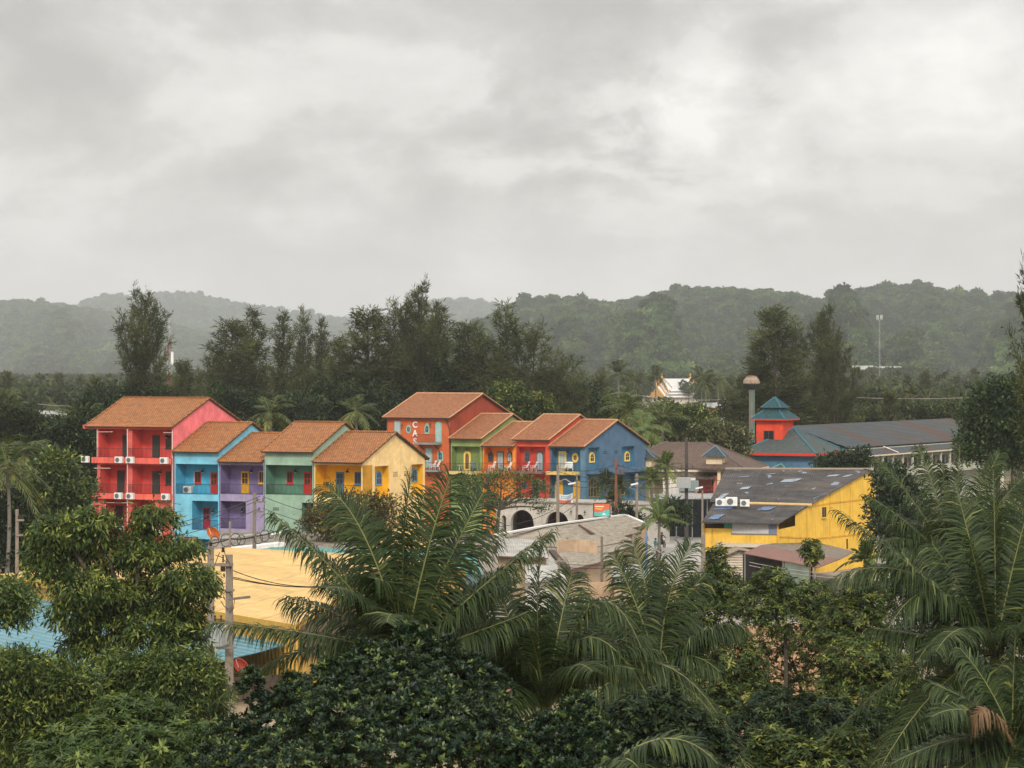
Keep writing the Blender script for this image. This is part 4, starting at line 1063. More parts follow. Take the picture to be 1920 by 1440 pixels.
# ------------------------------------------------------------------ market hall with the big yellow roof
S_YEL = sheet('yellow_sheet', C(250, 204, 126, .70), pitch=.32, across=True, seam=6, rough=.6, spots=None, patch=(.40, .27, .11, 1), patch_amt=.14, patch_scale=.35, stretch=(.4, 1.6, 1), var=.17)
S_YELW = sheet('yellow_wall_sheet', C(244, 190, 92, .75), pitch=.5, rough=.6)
P_YEDGE = plain('ochre_edge_trim', C(218, 170, 74, .75), .6)
t = empty('market_hall', (-34.8, 205.3, 0), R(-60), 'long low market hall with a wide pale yellow sheet roof', 'market hall')
LX, WY, ZE, ZR = 46.0, 17.0, 4.34, 5.64
r = MB(); sl = (ZR-ZE)/WY
RX, BX = 24.0, 12.0     # the plot narrows: the right end runs at a slant
r.slab((-.3, -.35, ZE-sl*.35), (LX+.3, -.35, ZE-sl*.35), (RX+.3, WY, ZR), (-.3, WY, ZR), .10, 0, 1)
r.slab((BX+.3, 2*WY-4, ZE+.3), (-.3, 2*WY-4, ZE+.3), (-.3, WY, ZR), (RX+.3, WY, ZR), .10, 0, 1)
r.build('roof', [S_YEL, P_YEDGE], t)
f = MB(); f.box(-.32, LX+.32, -.42, -.36, ZE-.42, ZE-.03); f.box(-.38, -.33, -.4, WY, ZE-.42, ZE-.0); f.build('fascia', P_YEDGE, t)
b = MB(); b.quad((0, 0, 0), (LX, 0, 0), (LX, 0, ZE-.1), (0, 0, ZE-.1)); b.quad((0, 2*WY-4.5, 0), (0, 0, 0), (0, 0, ZE-.1), (0, 2*WY-4.5, ZE))
b.add([(LX, 0, 0), (RX, WY, 0), (RX, WY, ZR-.12), (LX, 0, ZE-.1)], [(0, 1, 2, 3)]); b.quad((RX, WY, 0), (BX, 2*WY-4.5, 0), (BX, 2*WY-4.5, ZE), (RX, WY, ZR-.12)); b.add([(0, 0, ZE-.1), (0, WY, ZR-.12), (0, 2*WY-4.5, ZE)], [(0, 1, 2)]); 
b.build('wall', S_YELW, t)
g = MB(); g.quad((LX-.2, .3, 2.2), (LX-13, WY*.6, 2.2), (LX-13, WY*.6, ZE+.55), (LX-.2, .3, ZE-.15)); g.build('gable_panel', sheet('brown_slats', (.16, .10, .06, 1), pitch=.35), t)
# lower blue lean-to along its near side
TMh = Matrix.Translation(t.location) @ Matrix.Rotation(R(-60), 4, 'Z')
o = TMh @ Vector((0, 0, 0))
t2 = empty('lean_to', o, R(-60), 'pale blue ribbed lean-to roof along the near side of the yellow hall', 'lean-to')
S_BLU = sheet('blue_sheet', C(112, 172, 188, .62), pitch=.5, across=True, seam=5, patch=(.16, .25, .28, 1), patch_amt=.35)
r = MB(); r.slab((-9, -8.6, 1.45), (LX-1.5, -8.6, 1.45), (LX-1.5, -.12, 3.08), (-9, -.12, 3.08), .06); r.build('roof', S_BLU, t2)
p = MB()
for i in range(9): p.bar((-8.6+i*6.5, -8.4, 0), (-8.6+i*6.5, -8.4, 1.4), .12)
p.build('post', M_STEEL, t2)
b = MB(); b.box(LX-1.62, LX-1.52, -8.2, -.2, 0, 1.4); b.build('end_wall', paint('dark_boards', (.07, .05, .04, 1), streak=.3), t2)

# --- old shed roof in front of the violet and sage houses, teal roof, white beam
t = empty('old_shed', W(392, 1030, 262).to_2d().to_3d(), 0, 'low shed with a weathered grey-brown roof below the violet house', 'shed')
pa, pb, pc, pd = W(388, 1031, 259), W(668, 1031, 255), W(664, 996, 271), W(398, 996, 273)
S_OLD = sheet('old_fibre_cement', (.25, .215, .175, 1), pitch=.17, rough=.9, patch=(.12, .10, .085, 1), patch_amt=.6, patch_scale=.7, var=.2)
r = MB(); r.slab(pa, pb, pc, pd, .08); r.build('roof', S_OLD, t, world=True)
b = MB()
for u, v in ((pa, pb), (pb, pc), (pd, pa)): b.quad((u.x, u.y+.1, 0), (v.x, v.y+.1, 0), v-Z*.1+Yv*.1, u-Z*.1+Yv*.1)
b.build('wall', paint('shed_wall', (.13, .12, .11, 1)), t, world=True)
k = MB(); k.bar(W(398, 1012, 266)+Z*.1, W(505, 1001, 267)+Z*.1, .35, .12); k.build('ridge_flashing', plain('grey_flashing', (.36, .36, .36, 1), .6), t, world=True)
t = empty('teal_shed', W(480, 1045, 238).to_2d().to_3d(), 0, 'bright teal ribbed roof behind the yellow market hall', 'shed')
S_TEAL = sheet('teal_sheet', C(74, 172, 160, .66), pitch=.45, rough=.45, patch=(.08, .3, .28, 1), patch_amt=.3)
q = [W(478, 1068, 228), W(905, 1078, 224), W(890, 1034, 240), W(505, 1026, 246)]
r = MB(); r.slab(*q, .08); r.build('roof', S_TEAL, t, world=True)
b = MB()
for i in range(4): u, v = q[i], q[(i+1) % 4]; b.quad((u.x, u.y, 0), (v.x, v.y, 0), v-Z*.12, u-Z*.12)
b.build('wall', paint('teal_shed_wall', (.10, .16, .16, 1)), t, world=True)
t = empty('white_awning', W(485, 1024, 252).to_2d().to_3d(), 0, 'long white beam-like awning edge between the old shed and teal roof', 'awning')
b = MB(); b.bar(W(436, 1030, 251), W(528, 1020, 254), 1.2, .32); b.build('canopy', M_WHITE, t, world=True)
b = MB(); b.quad(W(440, 1034, 251.6)-Z*.1, W(520, 1026, 254)-Z*.1, W(520, 1026, 254)*1.0-Z*2.4, W(440, 1034, 251.6)-Z*2.4); b.build('wall', paint('dark_wall', (.045, .05, .055, 1)), t, world=True)

def sat_dish(px, py, Y, dia, col, label, tilt, az):
    c = W(px, py, Y); t = empty('satellite_dish', (c.x, c.y, max(c.z-dia*1.1, 0)), 0, label, 'satellite dish', 'satellite dishes')
    M3 = Matrix.Rotation(az, 3, 'Z') @ Matrix.Rotation(tilt, 3, 'X')
    d = MB(); prof = [(.02, 0)]+[(dia/2*i/7, .32*dia*(i/7)**2*.5) for i in range(1, 8)]
    d.lathe((0, 0, 0), prof+[(dia/2, .32*dia*.5+.02)]+[(dia/2*i/7*.98, .32*dia*(i/7)**2*.5+.02) for i in range(7, 0, -1)], 22)
    d.v = [tuple(c+M3 @ Vector(p)) for p in d.v]
    d.build('reflector', col, t, world=True, smooth=True)
    m_ = MB(); m_.obox(c+M3 @ Vector((.0, -.05, -.012)), (dia*.42, dia*.2, .03), M3); m_.build('white_mark', M_WHITE, t, world=True)
    s = MB(); s.tube([t.location, c-Vector((0, 0, dia*.1))], .03, 6); a = c+M3 @ Vector((0, 0, dia*.42))
    for k in range(3): s.tube([c+M3 @ Vector((dia*.48*math.cos(k*2.1), dia*.48*math.sin(k*2.1), .16*dia)), a], .012, 4)
    s.tube([a, a-M3 @ Vector((0, 0, .12))], .05, 6); s.build('mount', M_STEEL, t, world=True)
sat_dish(402, 997, 266, 1.35, plain('orange_dish', (.75, .18, .03, 1), .45), 'orange satellite dish with a white patch below the crimson door', R(118), R(-28))
sat_dish(455, 1246, 161, .95, plain('red_dish', (.62, .09, .06, 1), .45), 'coral red satellite dish beside the concrete pole, under a palm frond', R(115), R(-30))

# ------------------------------------------------------------------ low tan building with stepped roof sheets
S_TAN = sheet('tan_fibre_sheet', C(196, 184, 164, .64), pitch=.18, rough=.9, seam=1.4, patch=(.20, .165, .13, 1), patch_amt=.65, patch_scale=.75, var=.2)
P_TAN = paint('tan_render', C(212, 182, 150, .72), streak=.4, dirt=(.3, .2, .13, 1))
t = empty('low_shop', G(1130, 1080), 0, 'low tan shop row with stepped fibre-sheet roofs beside the road', 'shop')
def pq(px, py, z): Y = (H-z)*F/(py-HY); return Vector(((px-960)*Y/F, Y, z))
A_, B_, C1 = pq(1032, 986, 3.7), pq(1172, 967, 3.7), pq(1213, 984, 3.3)
M_TANE = plain('dark_red_edge', (.17, .09, .07, 1), .9)
def sheets(*q, th=.22):
    rb = MB(); rb.slab(*q, th, 0, 1); rb.build('roof_sheet', [S_TAN, M_TANE], t, world=True)
sheets(pq(880, 1022, 2.9), pq(1082, 1026, 2.6), B_, pq(1020, 987, 3.7), th=.1)
sheets(pq(1120, 1003, 3.2), C1, B_+Z*.06, pq(1085, 982, 3.72))
sheets(pq(1147, 1010, 3.05), pq(1203, 997, 3.05), pq(1183, 989, 3.4), pq(1118, 993, 3.4))
sheets(pq(1096, 1030, 2.9), pq(1187, 1012, 2.9), pq(1154, 998, 3.3), pq(1062, 1008, 3.3))
sheets(pq(1108, 1046, 2.65), pq(1192, 1022, 2.65), pq(1160, 1013, 2.9), pq(1080, 1030, 2.9))
sheets(pq(1060, 1070, 2.55), pq(1156, 1046, 2.55), pq(1124, 1028, 2.9), pq(992, 1040, 2.9))
def low_roof(q, z, mat, label, wallm):
    tt = empty('low_shed', Vector((sum(pq(*p, z).x for p in q)/4, sum(pq(*p, z).y for p in q)/4, 0)), 0, label, 'shed')
    v = [pq(*p, z) for p in q]; v[2].z += .35; v[3].z += .35
    r = MB(); r.slab(*v, .1, 0, 1); r.build('roof', [mat, M_TANE], tt, world=True)
    b = MB(); c0 = sum(v, Vector())/4
    for k in range(4):
        a_, b_ = [c0+(x-c0)*.92 for x in (v[k], v[(k+1) % 4])]; b.quad((a_.x, a_.y, 0), (b_.x, b_.y, 0), (b_.x, b_.y, b_.z-.15), (a_.x, a_.y, a_.z-.15))
    b.build('wall', wallm, tt, world=True)
S_PALE = sheet('pale_grey_sheet', (.42, .40, .37, 1), pitch=.2, rough=.85, seam=1.6, patch=(.24, .21, .18, 1), patch_amt=.6, patch_scale=.6, var=.2)
low_roof(((930, 1042), (1028, 1046), (1016, 1020), (938, 1016)), 3.35, S_PALE, 'small pale grey sheet roof left of the tan shop, partly behind palm fronds', P_TAN)
low_roof(((1150, 1092), (1216, 1086), (1202, 1066), (1146, 1070)), 2.5, S_PALE, 'little pale roof below the stepped shop, right of the grey pole', P_TAN)
low_roof(((1238, 1096), (1318, 1100), (1322, 1082), (1248, 1078)), 1.9, S_TAN, 'low beige roof beside the thick pale pole at the road', P_TAN)
rc = MB(); rc.bar(A_+Z*.1, B_+Z*.1, .5, .14); rc.bar(B_+Z*.1, C1+Z*.08, .35, .14); rc.bar(pq(930, 1003, 3.65), A_+Z*.1, .5, .14)
rc.build('ridge_cap', plain('white_ridge', (.62, .60, .57, 1), .6), t, world=True)
wl = MB()
def wq(a, b, m=0): wl.quad((a.x, a.y, 0), (b.x, b.y, 0), b-Z*.06, a-Z*.06, m)
wq(pq(1201, 998, 2.8)+Yv*.4, C1+Yv*.1); wq(C1+Yv*.1, B_+Yv*.3); wq(pq(1182, 1012, 2.75)+Yv*.4, pq(1201, 998, 2.8)+Yv*.4)
wq(pq(1150, 1044, 2.6)+Yv*.3, pq(1186, 1017, 2.6)+Yv*.4); wq(pq(1062, 1066, 2.6)+Yv*.3, pq(1150, 1044, 2.6)+Yv*.3); wq(pq(1000, 1034, 2.9), pq(1062, 1066, 2.6)+Yv*.3)
wl.build('wall', P_TAN, t, world=True)
pw = MB(); a, b = pq(1044, 1036, 2.7), pq(1120, 1040, 2.7); zt1 = zat(1010, a.y)
pw.prism(a, (b-a).normalized(), Z, Yv, [(0, -.3), ((b-a).length, -.3), ((b-a).length, zt1-a.z-.05), (.4, zt1-a.z), (0, zt1-a.z-.4)], 0, .18); pw.build('parapet', P_TAN, t, world=True)
vl = MB(); vl.bar(pq(1034, 1033, 3.0), pq(1064, 1066, 2.75), .5, .2); vl.build('valley_board', plain('dark_timber', (.07, .045, .03, 1), .9), t, world=True)
t = empty('side_shed', G(1030, 1120), 0, 'off-white sheet roof and wall tucked left of the tan shop, behind palm fronds', 'shed')
r = MB(); r.slab(pq(985, 1092, 2.5), pq(1062, 1084, 2.5), pq(1030, 1038, 2.95), pq(985, 1040, 2.95), .07); r.build('roof', sheet('pale_sheet', (.50, .48, .44, 1), pitch=.2, patch=(.3, .27, .24, 1)), t, world=True)
b = MB(); a, c = pq(985, 1092, 2.45), pq(1062, 1084, 2.45); b.quad((a.x, a.y+.2, 0), (c.x, c.y+.2, 0), c+Yv*.2, a+Yv*.2); b.build('wall', paint('off_white_wall', C(225, 222, 215, .8)), t, world=True)
t = empty('garden_wall', G(1100, 1130), 0, 'tan garden wall below the stepped shop roofs', 'wall')
b = MB(); a, c = pq(1070, 1095, 2.2), pq(1205, 1088, 2.2); n = Vector((0, .25, 0))
b.quad((a.x, a.y, 0), (c.x, c.y, 0), c, a); b.quad(a, c, c+n, a+n); b.quad((c.x, c.y, 0), (c.x, c.y+.25, 0), c+n, c); b.build('wall_face', P_TAN, t, world=True)

# ------------------------------------------------------------------ yellow building with dark patched roof
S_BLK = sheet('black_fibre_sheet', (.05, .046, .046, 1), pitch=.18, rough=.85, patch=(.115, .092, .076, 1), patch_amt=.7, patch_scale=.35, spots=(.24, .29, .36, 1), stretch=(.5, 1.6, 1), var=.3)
P_Y2 = paint('strong_yellow_wall', C(242, 194, 78, .86), streak=.45, dirt=(.42, .26, .05, 1), var=.12)
FRp = Vector((498*262/F, 262, 0)); sv = Vector((math.sin(R(31)), math.cos(R(31)), 0))
FLp = Vector((359*264/F, 264, 0))
def side(px, py, off=0.0):
    k = (px-960)/F; v = (k*FRp.y-FRp.x)/(sv.x-k*sv.y); p = FRp+sv*v; return Vector((p.x, p.y, zat(py, p.y)))
t = empty('yellow_building', FRp, 0, 'two-storey yellow building with dark patched roof right of the road', 'building')
ur = [W(1331, 939, 268), side(1517, 944), side(1629, 881), W(1360, 880.5, 278)]
lr = [W(1316, 978.5, 262.6), side(1458, 981)+Vector((-.1, -.6, 0)), side(1512, 948), W(1338, 944, 267.2)]
nside = Vector((sv.y, -sv.x, 0))
ur[1] += nside*.25; ur[2] += nside*.25; lr[1] += nside*.15; lr[2] += nside*.15
r = MB(); r.slab(*ur, .1, 0, 1); r.slab(ur[2]+Vector((.9, 2.2, -1.0)), ur[3]+Vector((.4, 2.2, -1.0)), ur[3], ur[2], .1, 0, 1); r.build('roof', [S_BLK, plain('roof_edge', (.12, .11, .11, 1), .8)], t, world=True)
r = MB(); r.slab(*lr, .1); ra = r.build('lower_roof', S_BLK, t, world=True)
def on(q, u, v, lift=.03): return q[0].lerp(q[1], u).lerp(q[3].lerp(q[2], u), v)+Z*lift
for (u0, u1, v0, v1) in ((.04, .24, .66, .92), (.05, .20, .12, .42), (.52, .68, .66, .9)):
    bl = MB(); bl.quad(on(lr, u0, v0), on(lr, u1-.02, v0+.03), on(lr, u1+.015, v1), on(lr, u0+.04, v1-.04)); bl.build('blue_patch', plain('blue_tarp_patch', (.10, .15, .25, 1), .7, var=.5, scale=1.5), t, world=True)
for (u0, u1, v0, v1) in ((.47, .6, .60, .72), (.2, .28, .36, .46), (.76, .84, .78, .86), (.945, .985, .12, .5), (.12, .2, .75, .79), (.06, .13, .06, .24), (.38, .43, .52, .57), (.88, .93, .77, .86), (.3, .37, .84, .88)):
    sk = (v1-v0)*.12; pt = MB(); pt.quad(on(ur, u0, v0), on(ur, u1-sk, v0+.02), on(ur, u1+sk*.3, v1), on(ur, u0+sk, v1-.03)); pt.build('pale_patch', sheet('pale_roof_light', (.30, .36, .42, 1), pitch=.18, patch=(.10, .10, .11, 1), patch_amt=.9, patch_scale=1.1), t, world=True)
rd = MB(); rd.tube([ur[3]+Z*.06, ur[2]+Z*.06], .13, 8); rd.build('ridge_cap', plain('tan_ridge', (.24, .19, .14, 1), .8), t, world=True)
gt = MB(); gt.tube([on(ur, .38, 0, -.15)-Yv*.15, on(ur, 1, 0, -.15)-Yv*.15], .16, 8); gt.build('gutter', plain('yellowed_gutter', (.48, .32, .12, 1), .6), t, world=True)
w_ = MB()   # side wall, as one outline standing on the ground
prof = [(1458, None), (1642, None), (1642, 890), (1628, 885), (1516, 946), (1491, 966), (1491, 986), (1458, 993)]
pts = []
for px, py in prof:
    q = side(px, py if py else 700); pts.append(Vector((q.x, q.y, 0 if py is None else q.z)))
w_.add(pts, [tuple(range(len(pts)))]); back = side(1642, 890)
w_.quad((pts[1].x, pts[1].y, 0), (19.9, 280, 0), (19.9, 280, 8.6), back)      # rear
pz = zat(992.5, 262)
a, b = FLp+Z*0, FRp
w_.quad((a.x, a.y, 2.3), (b.x, b.y, 2.3), (b.x, b.y, pz), (a.x, a.y, pz)); w_.quad((a.x, a.y, 0), (b.x, b.y, 0), (b.x, b.y, 1.0), (a.x, a.y, 1.0))
w_.quad((19.9, 280, 0), (a.x, a.y, 0), (a.x, a.y, pz), (19.9, 280, 8.6))
w_.build('wall', P_Y2, t, world=True)
gr = MB()   # frame lines of the side wall
for (x0, y0, x1, y1) in ((1557, 943, 1640, 934), (1518, 950, 1557, 943), (1528, 1010, 1640, 998), (1461, 1006, 1528, 1010)): gr.bar(side(x0, y0)+nside*.02, side(x1, y1)+nside*.02, .05, .14)
for px, y0, y1 in ((1513, 950, 1020), (1556, 925, 1012), (1594, 905, 1006)): gr.bar(side(px, y0)+nside*.02, side(px, y1)+nside*.02, .1, .05)
gr.build('wall_frame', paint('yellow_band', C(230, 174, 62, .8)), t, world=True)
iv = MB(); ins = .9
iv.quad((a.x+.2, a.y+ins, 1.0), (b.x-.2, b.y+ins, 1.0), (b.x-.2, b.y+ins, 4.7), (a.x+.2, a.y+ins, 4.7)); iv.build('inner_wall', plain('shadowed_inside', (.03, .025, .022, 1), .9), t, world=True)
for px, py, wd, hh in ((1544, 961+9, .95, .95), (1634, 948+13, .9, 1.3)):
    q = side(px, py); opening(t, 'window', q-Vector(t.location), sv, nside, wd, hh, 'rect', P_Y2, 2, 1, (.04, .03, .96, .97))
q = side(1587, 1030); opening(t, 'window', q-Vector(t.location), sv, nside, .35, 1.0, 'rect', P_Y2, 1, 1, (.05, .03, .95, .97))
pc = MB()
for x0, x1, mt in ((1373, 1441, 0), (1441, 1459, 1)):
    A0, B0 = a.lerp(b, (x0-1319)/139), a.lerp(b, (x1-1319)/139); z0, z1 = zat(1000 if mt == 0 else 1001, 263), zat(981.5, 263)
    pc.quad(A0+Z*z0-Yv*.12, B0+Z*z0-Yv*.12, B0+Z*z1-Yv*.05, A0+Z*z1-Yv*.05, mt)
A0, B0 = a.lerp(b, .37), a.lerp(b, 1); pc.quad(A0+Z*zat(1002, 263)-Yv*.1, B0+Z*zat(1001, 263)-Yv*.1, B0+Z*zat(997, 263)-Yv*.1, A0+Z*zat(998, 263)-Yv*.1, 1)
pc.build('tarpaulin', [plain('grey_white_tarp', (.42, .42, .42, 1), .6), plain('blue_grey_tarp', (.15, .18, .27, 1), .6)], t, world=True)
A0, B0 = a.lerp(b, .28), a.lerp(b, .385)
gp = MB(); gp.quad(A0+Z*pz+Yv*.05, B0+Z*pz+Yv*.05, B0+Z*(pz+.5)+Yv*.05, A0+Z*(pz+.5)+Yv*.05); gp.build('green_panel', plain('green_panel_paint', (.02, .22, .12, 1), .5), t, world=True)
aw = MB(); A0, B0 = a.lerp(b, .17), a.lerp(b, .87); zz = zat(1019, 262); aw.slab(A0+Z*(zz-.3)-Yv*.9, B0+Z*(zz-.3)-Yv*.9, B0+Z*zz-Yv*.02, A0+Z*zz-Yv*.02, .06)
aw.build('awning', plain('cream_awning', (.46, .41, .33, 1), .7), t, world=True)
po = MB()
for f_ in (.0, 1.0): q = a.lerp(b, f_); po.bar(q-Yv*.1, q-Yv*.1+Z*4.9, .14)
for f_ in (.12, .63): q = a.lerp(b, f_); po.bar(q-Yv*.05+Z*3.2, q-Yv*.05+Z*4.3, .06)
po.build('post', plain('yellow_post', C(225, 165, 60, .8), .7), t, world=True)
for px, py, s_, lab in ((1351, 949.5, 1.05, 'leftmost of three'), (1371.5, 949.5, 1.25, 'largest and middle of three'), (1396.5, 950.5, 1.0, 'rightmost of three')):
    ac_unit(W(px, py, 266.0), R(-4), 'white air conditioner on the dark roof of the yellow building, '+lab, 'air conditioners on the yellow building', s_*1.0)

# --- sheds below it
t = empty('brown_shed', G(1440, 1090), 0, 'open shed with a rust-brown and grey sheet roof below the yellow building', 'shed')
a_, r1, r2, b_ = pq(1393, 1037, 2.95), pq(1427, 1022, 3.3), pq(1575, 1048, 3.3), pq(1533, 1064, 2.9)
r = MB(); r.slab(a_, b_, r2, r1, .06, 0); r.slab(pq(1602, 1034, 2.8), pq(1506, 1010, 2.8), r1, r2, .06, 1)
r.build('roof', [sheet('red_brown_sheet', C(140, 92, 74, .85), pitch=.22, patch=(.13, .08, .06, 1)), sheet('grey_patched_sheet', C(140, 126, 110, .8), pitch=.2, seam=1.5, patch=(.12, .10, .085, 1), patch_amt=.7, patch_scale=.6, var=.2)], t, world=True)
wv = MB(); u = lambda f_, z_, o_=.5: Vector((a_.lerp(b_, f_).x, a_.lerp(b_, f_).y+o_, z_))
wv.quad(u(.58, 0, .3), u(.9, 0, .3), u(.9, 2.85, .3), u(.58, 2.85, .3)); wv.build('wall_panel', sheet('mint_sheet', C(150, 168, 150, .8), pitch=.2, patch=(.16, .18, .15, 1)), t, world=True)
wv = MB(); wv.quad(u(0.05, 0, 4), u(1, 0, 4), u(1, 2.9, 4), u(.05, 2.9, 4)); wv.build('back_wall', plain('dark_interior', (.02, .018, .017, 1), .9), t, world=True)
for f_ in (.03, .56, .97): m_ = MB(); m_.bar(u(f_, 0, .2), u(f_, 2.9, .2), .12); m_.build('post', M_STEEL, t, world=True)
t = empty('clapboard_shack', G(1385, 1085), 0, 'cream clapboard shack with a low gable, left of the brown shed', 'shack')
Bp = pq(1412, 1078, 0.6); Ap = pq(1352, 1078, 0.6); d_ = (Bp-Ap).length
A3 = (Bp-Ap).normalized(); O3 = Vector((Ap.x, Ap.y, 0))
w_ = MB(); w_.prism(O3, A3, Z, Yv, [(0, 0), (d_, 0), (d_, 2.5), (d_*.55, 2.75), (0, 2.1)], 0, 4); w_.build('wall', sheet('clapboard', C(214, 198, 176, .8), pitch=.22, across=True), t, world=True)
r = MB(); P_ = lambda f_, z_, y_: O3+A3*(d_*f_)+Z*z_+Yv*y_
r.slab(P_(-.2, 1.95, -.5), P_(.55, 2.86, -.5), P_(.55, 2.86, 4.4), P_(-.2, 1.95, 4.4), .07); r.slab(P_(.55, 2.86, -.5), P_(1.1, 2.55, -.5), P_(1.1, 2.55, 4.4), P_(.55, 2.86, 4.4), .07)
r.build('roof', sheet('tan_old_sheet', (.30, .25, .19, 1), pitch=.2, patch=(.15, .12, .1, 1)), t, world=True)
t = empty('red_sheet_roof', G(1375, 1060), 0, 'small bright red-orange sheet roof at the foot of the yellow building', 'roof')
r = MB(); r.slab(pq(1342, 1044, 2.1), pq(1402, 1042, 2.1), pq(1418, 1033, 2.35), pq(1350, 1033, 2.35), .06); r.build('sheet', sheet('red_orange_sheet', C(206, 84, 44, .85), pitch=.25), t, world=True)
b = MB()
for px, py in ((1345, 1043), (1400, 1041)): q = pq(px, py, 2.1); b.bar((q.x, q.y+.1, 0), q+Yv*.1, .1)
b.build('post', M_STEEL, t, world=True)

# ------------------------------------------------------------------ blue building with red tower, long wing
T_TEAL = tiles('teal_roof_tiles', C(64, 108, 114, .5), C(52, 92, 100, .5), grout=(.02, .05, .055, 1), w=.3, h=.36, weather=.3, wcol=(.06, .09, .09, 1))
T_TEALW = tiles('teal_grey_tiles', C(102, 114, 112, .52), C(90, 102, 100, .52), grout=(.05, .06, .06, 1), w=.3, h=.36, weather=.5, wcol=(.09, .085, .075, 1))
S_RUST = sheet('rusty_blue_sheet', C(92, 104, 108, .45), pitch=.5, across=True, rough=.75, patch=C(104, 74, 58, .6), patch_amt=.95, patch_scale=.13, stretch=(1, .35, 1), var=.16)
M_TRED = plain('red_fascia', C(214, 56, 38, .85), .6); P_TRED = paint('tower_red', C(226, 76, 48, .85), streak=.15, dirt=(.4, .1, .05, 1)); P_TBLU = paint('tower_blue', C(92, 132, 162, .82), streak=.3, dirt=(.1, .15, .2, 1))
M_TRIM = plain('turquoise_ridge', C(62, 122, 140, .62), .6)
TR = Row(1530, 375, 27)
s0 = TR.s_at(1382); O = TR.O+TR.u*s0; t = empty('tower_building', (O.x, O.y, 0), -TR.a, 'blue building with teal hip roof and a small red tower', 'building')
lx = lambda px, off=0.: TR.s_at(px, off)-s0
w = lx(1530); ze = TR.z(1530, 851); D = 11.6
def hip(mb, x0, x1, y0, y1, z0, ix, iy, z1, m=0, th=.12):
    """hip-roof sides from the eave rectangle to an inner rectangle inset by ix, iy"""
    e = [(x0, y0, z0), (x1, y0, z0), (x1, y1, z0), (x0, y1, z0)]; i = [(x0+ix, y0+iy, z1), (x1-ix, y0+iy, z1), (x1-ix, y1-iy, z1), (x0+ix, y1-iy, z1)]
    for k in range(4): mb.quad(e[k], e[(k+1) % 4], i[(k+1) % 4], i[k], m)
    mb.quad(i[0], i[1], i[2], i[3], m); return e, i
r = MB(); e, i_ = hip(r, 0, w, 0, D, ze, w/2-.05, D/2-.05, ze+3.0); r.build('roof', T_TEALW, t)
h = MB()
for k in range(4): h.tube([e[k], i_[k]], .13, 6)
h.build('hip_ridge', M_TRIM, t)
f = MB(); z_ = ze-.3; f.box(-.05, w+.05, -.05, .03, z_, ze+.02); f.box(w-.03, w+.05, .031, D, z_, ze+.02); f.box(-.05, .03, .031, D, z_, ze+.02); f.build('fascia', M_TRED, t)
b = MB(); b.box(.9, w-.8, .9, D-.6, 0, z_+.05); b.build('wall', P_TBLU, t)
v = MB(); v.box(.1, w-.1, .1, D-.1, z_+.06, z_+.1); v.build('soffit', plain('blue_soffit', C(70, 100, 125, .8), .8), t)
for yy in (1.9, 4.2, 7.8): opening(t, 'window', (w-.8, yy, ze-2.4), Yv, X, 1.0, 1.6, 'rect', P_TBLU, 2, 1, (.05, .04, .95, .96))
q = MB(); hip(q, w*.32, w*.82, -2.6, 2.2, ze-2.9, w*.25-.05, 2.35, ze-1.35); q.build('porch_roof', T_TEALW, t); k = MB()
for xx, yy in ((w*.32, -2.6), (w*.82, -2.6)): k.tube([(xx, yy, ze-2.9), (w*.57, -.2, ze-1.33)], .12, 6)
k.build('porch_ridge', plain('pale_teal_ridge', C(90, 140, 140, .85), .7), t)
pl = MB()
for xx in (w*.34, w*.8): pl.bar((xx, -2.4, 0), (xx, -2.4, ze-2.9), .3)
pl.bar((.3, .3, 0), (.3, .3, ze-.3), .25); pl.build('post', P_TBLU, t)
# red tower standing on the roof
xa, xb = lx(1418, 3.2), lx(1467, 3.2); ya = 3.2; yb = ya+(xb-xa)*1.05; zt0 = ze+.4; zt1 = zat(787, 377)
tw = MB(); tw.box(xa, xb, ya, yb, zt0, zt1); tw.build('tower', P_TRED, t)
opening(t, 'window', ((xa+xb)/2-.05, ya, zat(826, 378)), X, -Yv, 1.45, 1.2, 'rect', plain('brown_frame', (.10, .06, .04, 1), .6), 2, 1, (.08, .07, .92, .93))
r = MB(); o1 = .62
e1, i1 = hip(r, xa-o1, xb+o1, ya-o1, yb+o1, zt1, 1.35, 1.35, zt1+1.15); zm = zt1+1.45
r.box(xa+.72, xb-.72, ya+.72, yb-.72, zt1+1.1, zm)
e2, i2 = hip(r, xa+.42, xb-.42, ya+.42, yb-.42, zm, (xb-xa-.84)/2-.03, (yb-ya-.84)/2-.03, zm+1.35); r.build('tower_roof', T_TEAL, t)
h = MB()
for ee, ii in ((e1, i1), (e2, i2)):
    for k in range(4): h.tube([ee[k], ii[k]], .085, 6)
h.build('tower_ridge', M_TRIM, t)
f = MB(); f.box(xa-o1-.02, xb+o1+.02, ya-o1-.02, ya-o1+.04, zt1-.16, zt1+.01); f.box(xb+o1-.04, xb+o1+.02, ya-o1+.041, yb+o1, zt1-.16, zt1+.01); f.box(xa-o1-.02, xa-o1+.04, ya-o1+.041, yb+o1, zt1-.16, zt1+.01); f.build('tower_fascia', M_TRED, t)
v = MB(); v.box(xa-o1+.05, xb+o1-.05, ya-o1+.05, yb+o1-.05, zt1-.12, zt1-.08); v.build('tower_soffit', M_TRED, t)
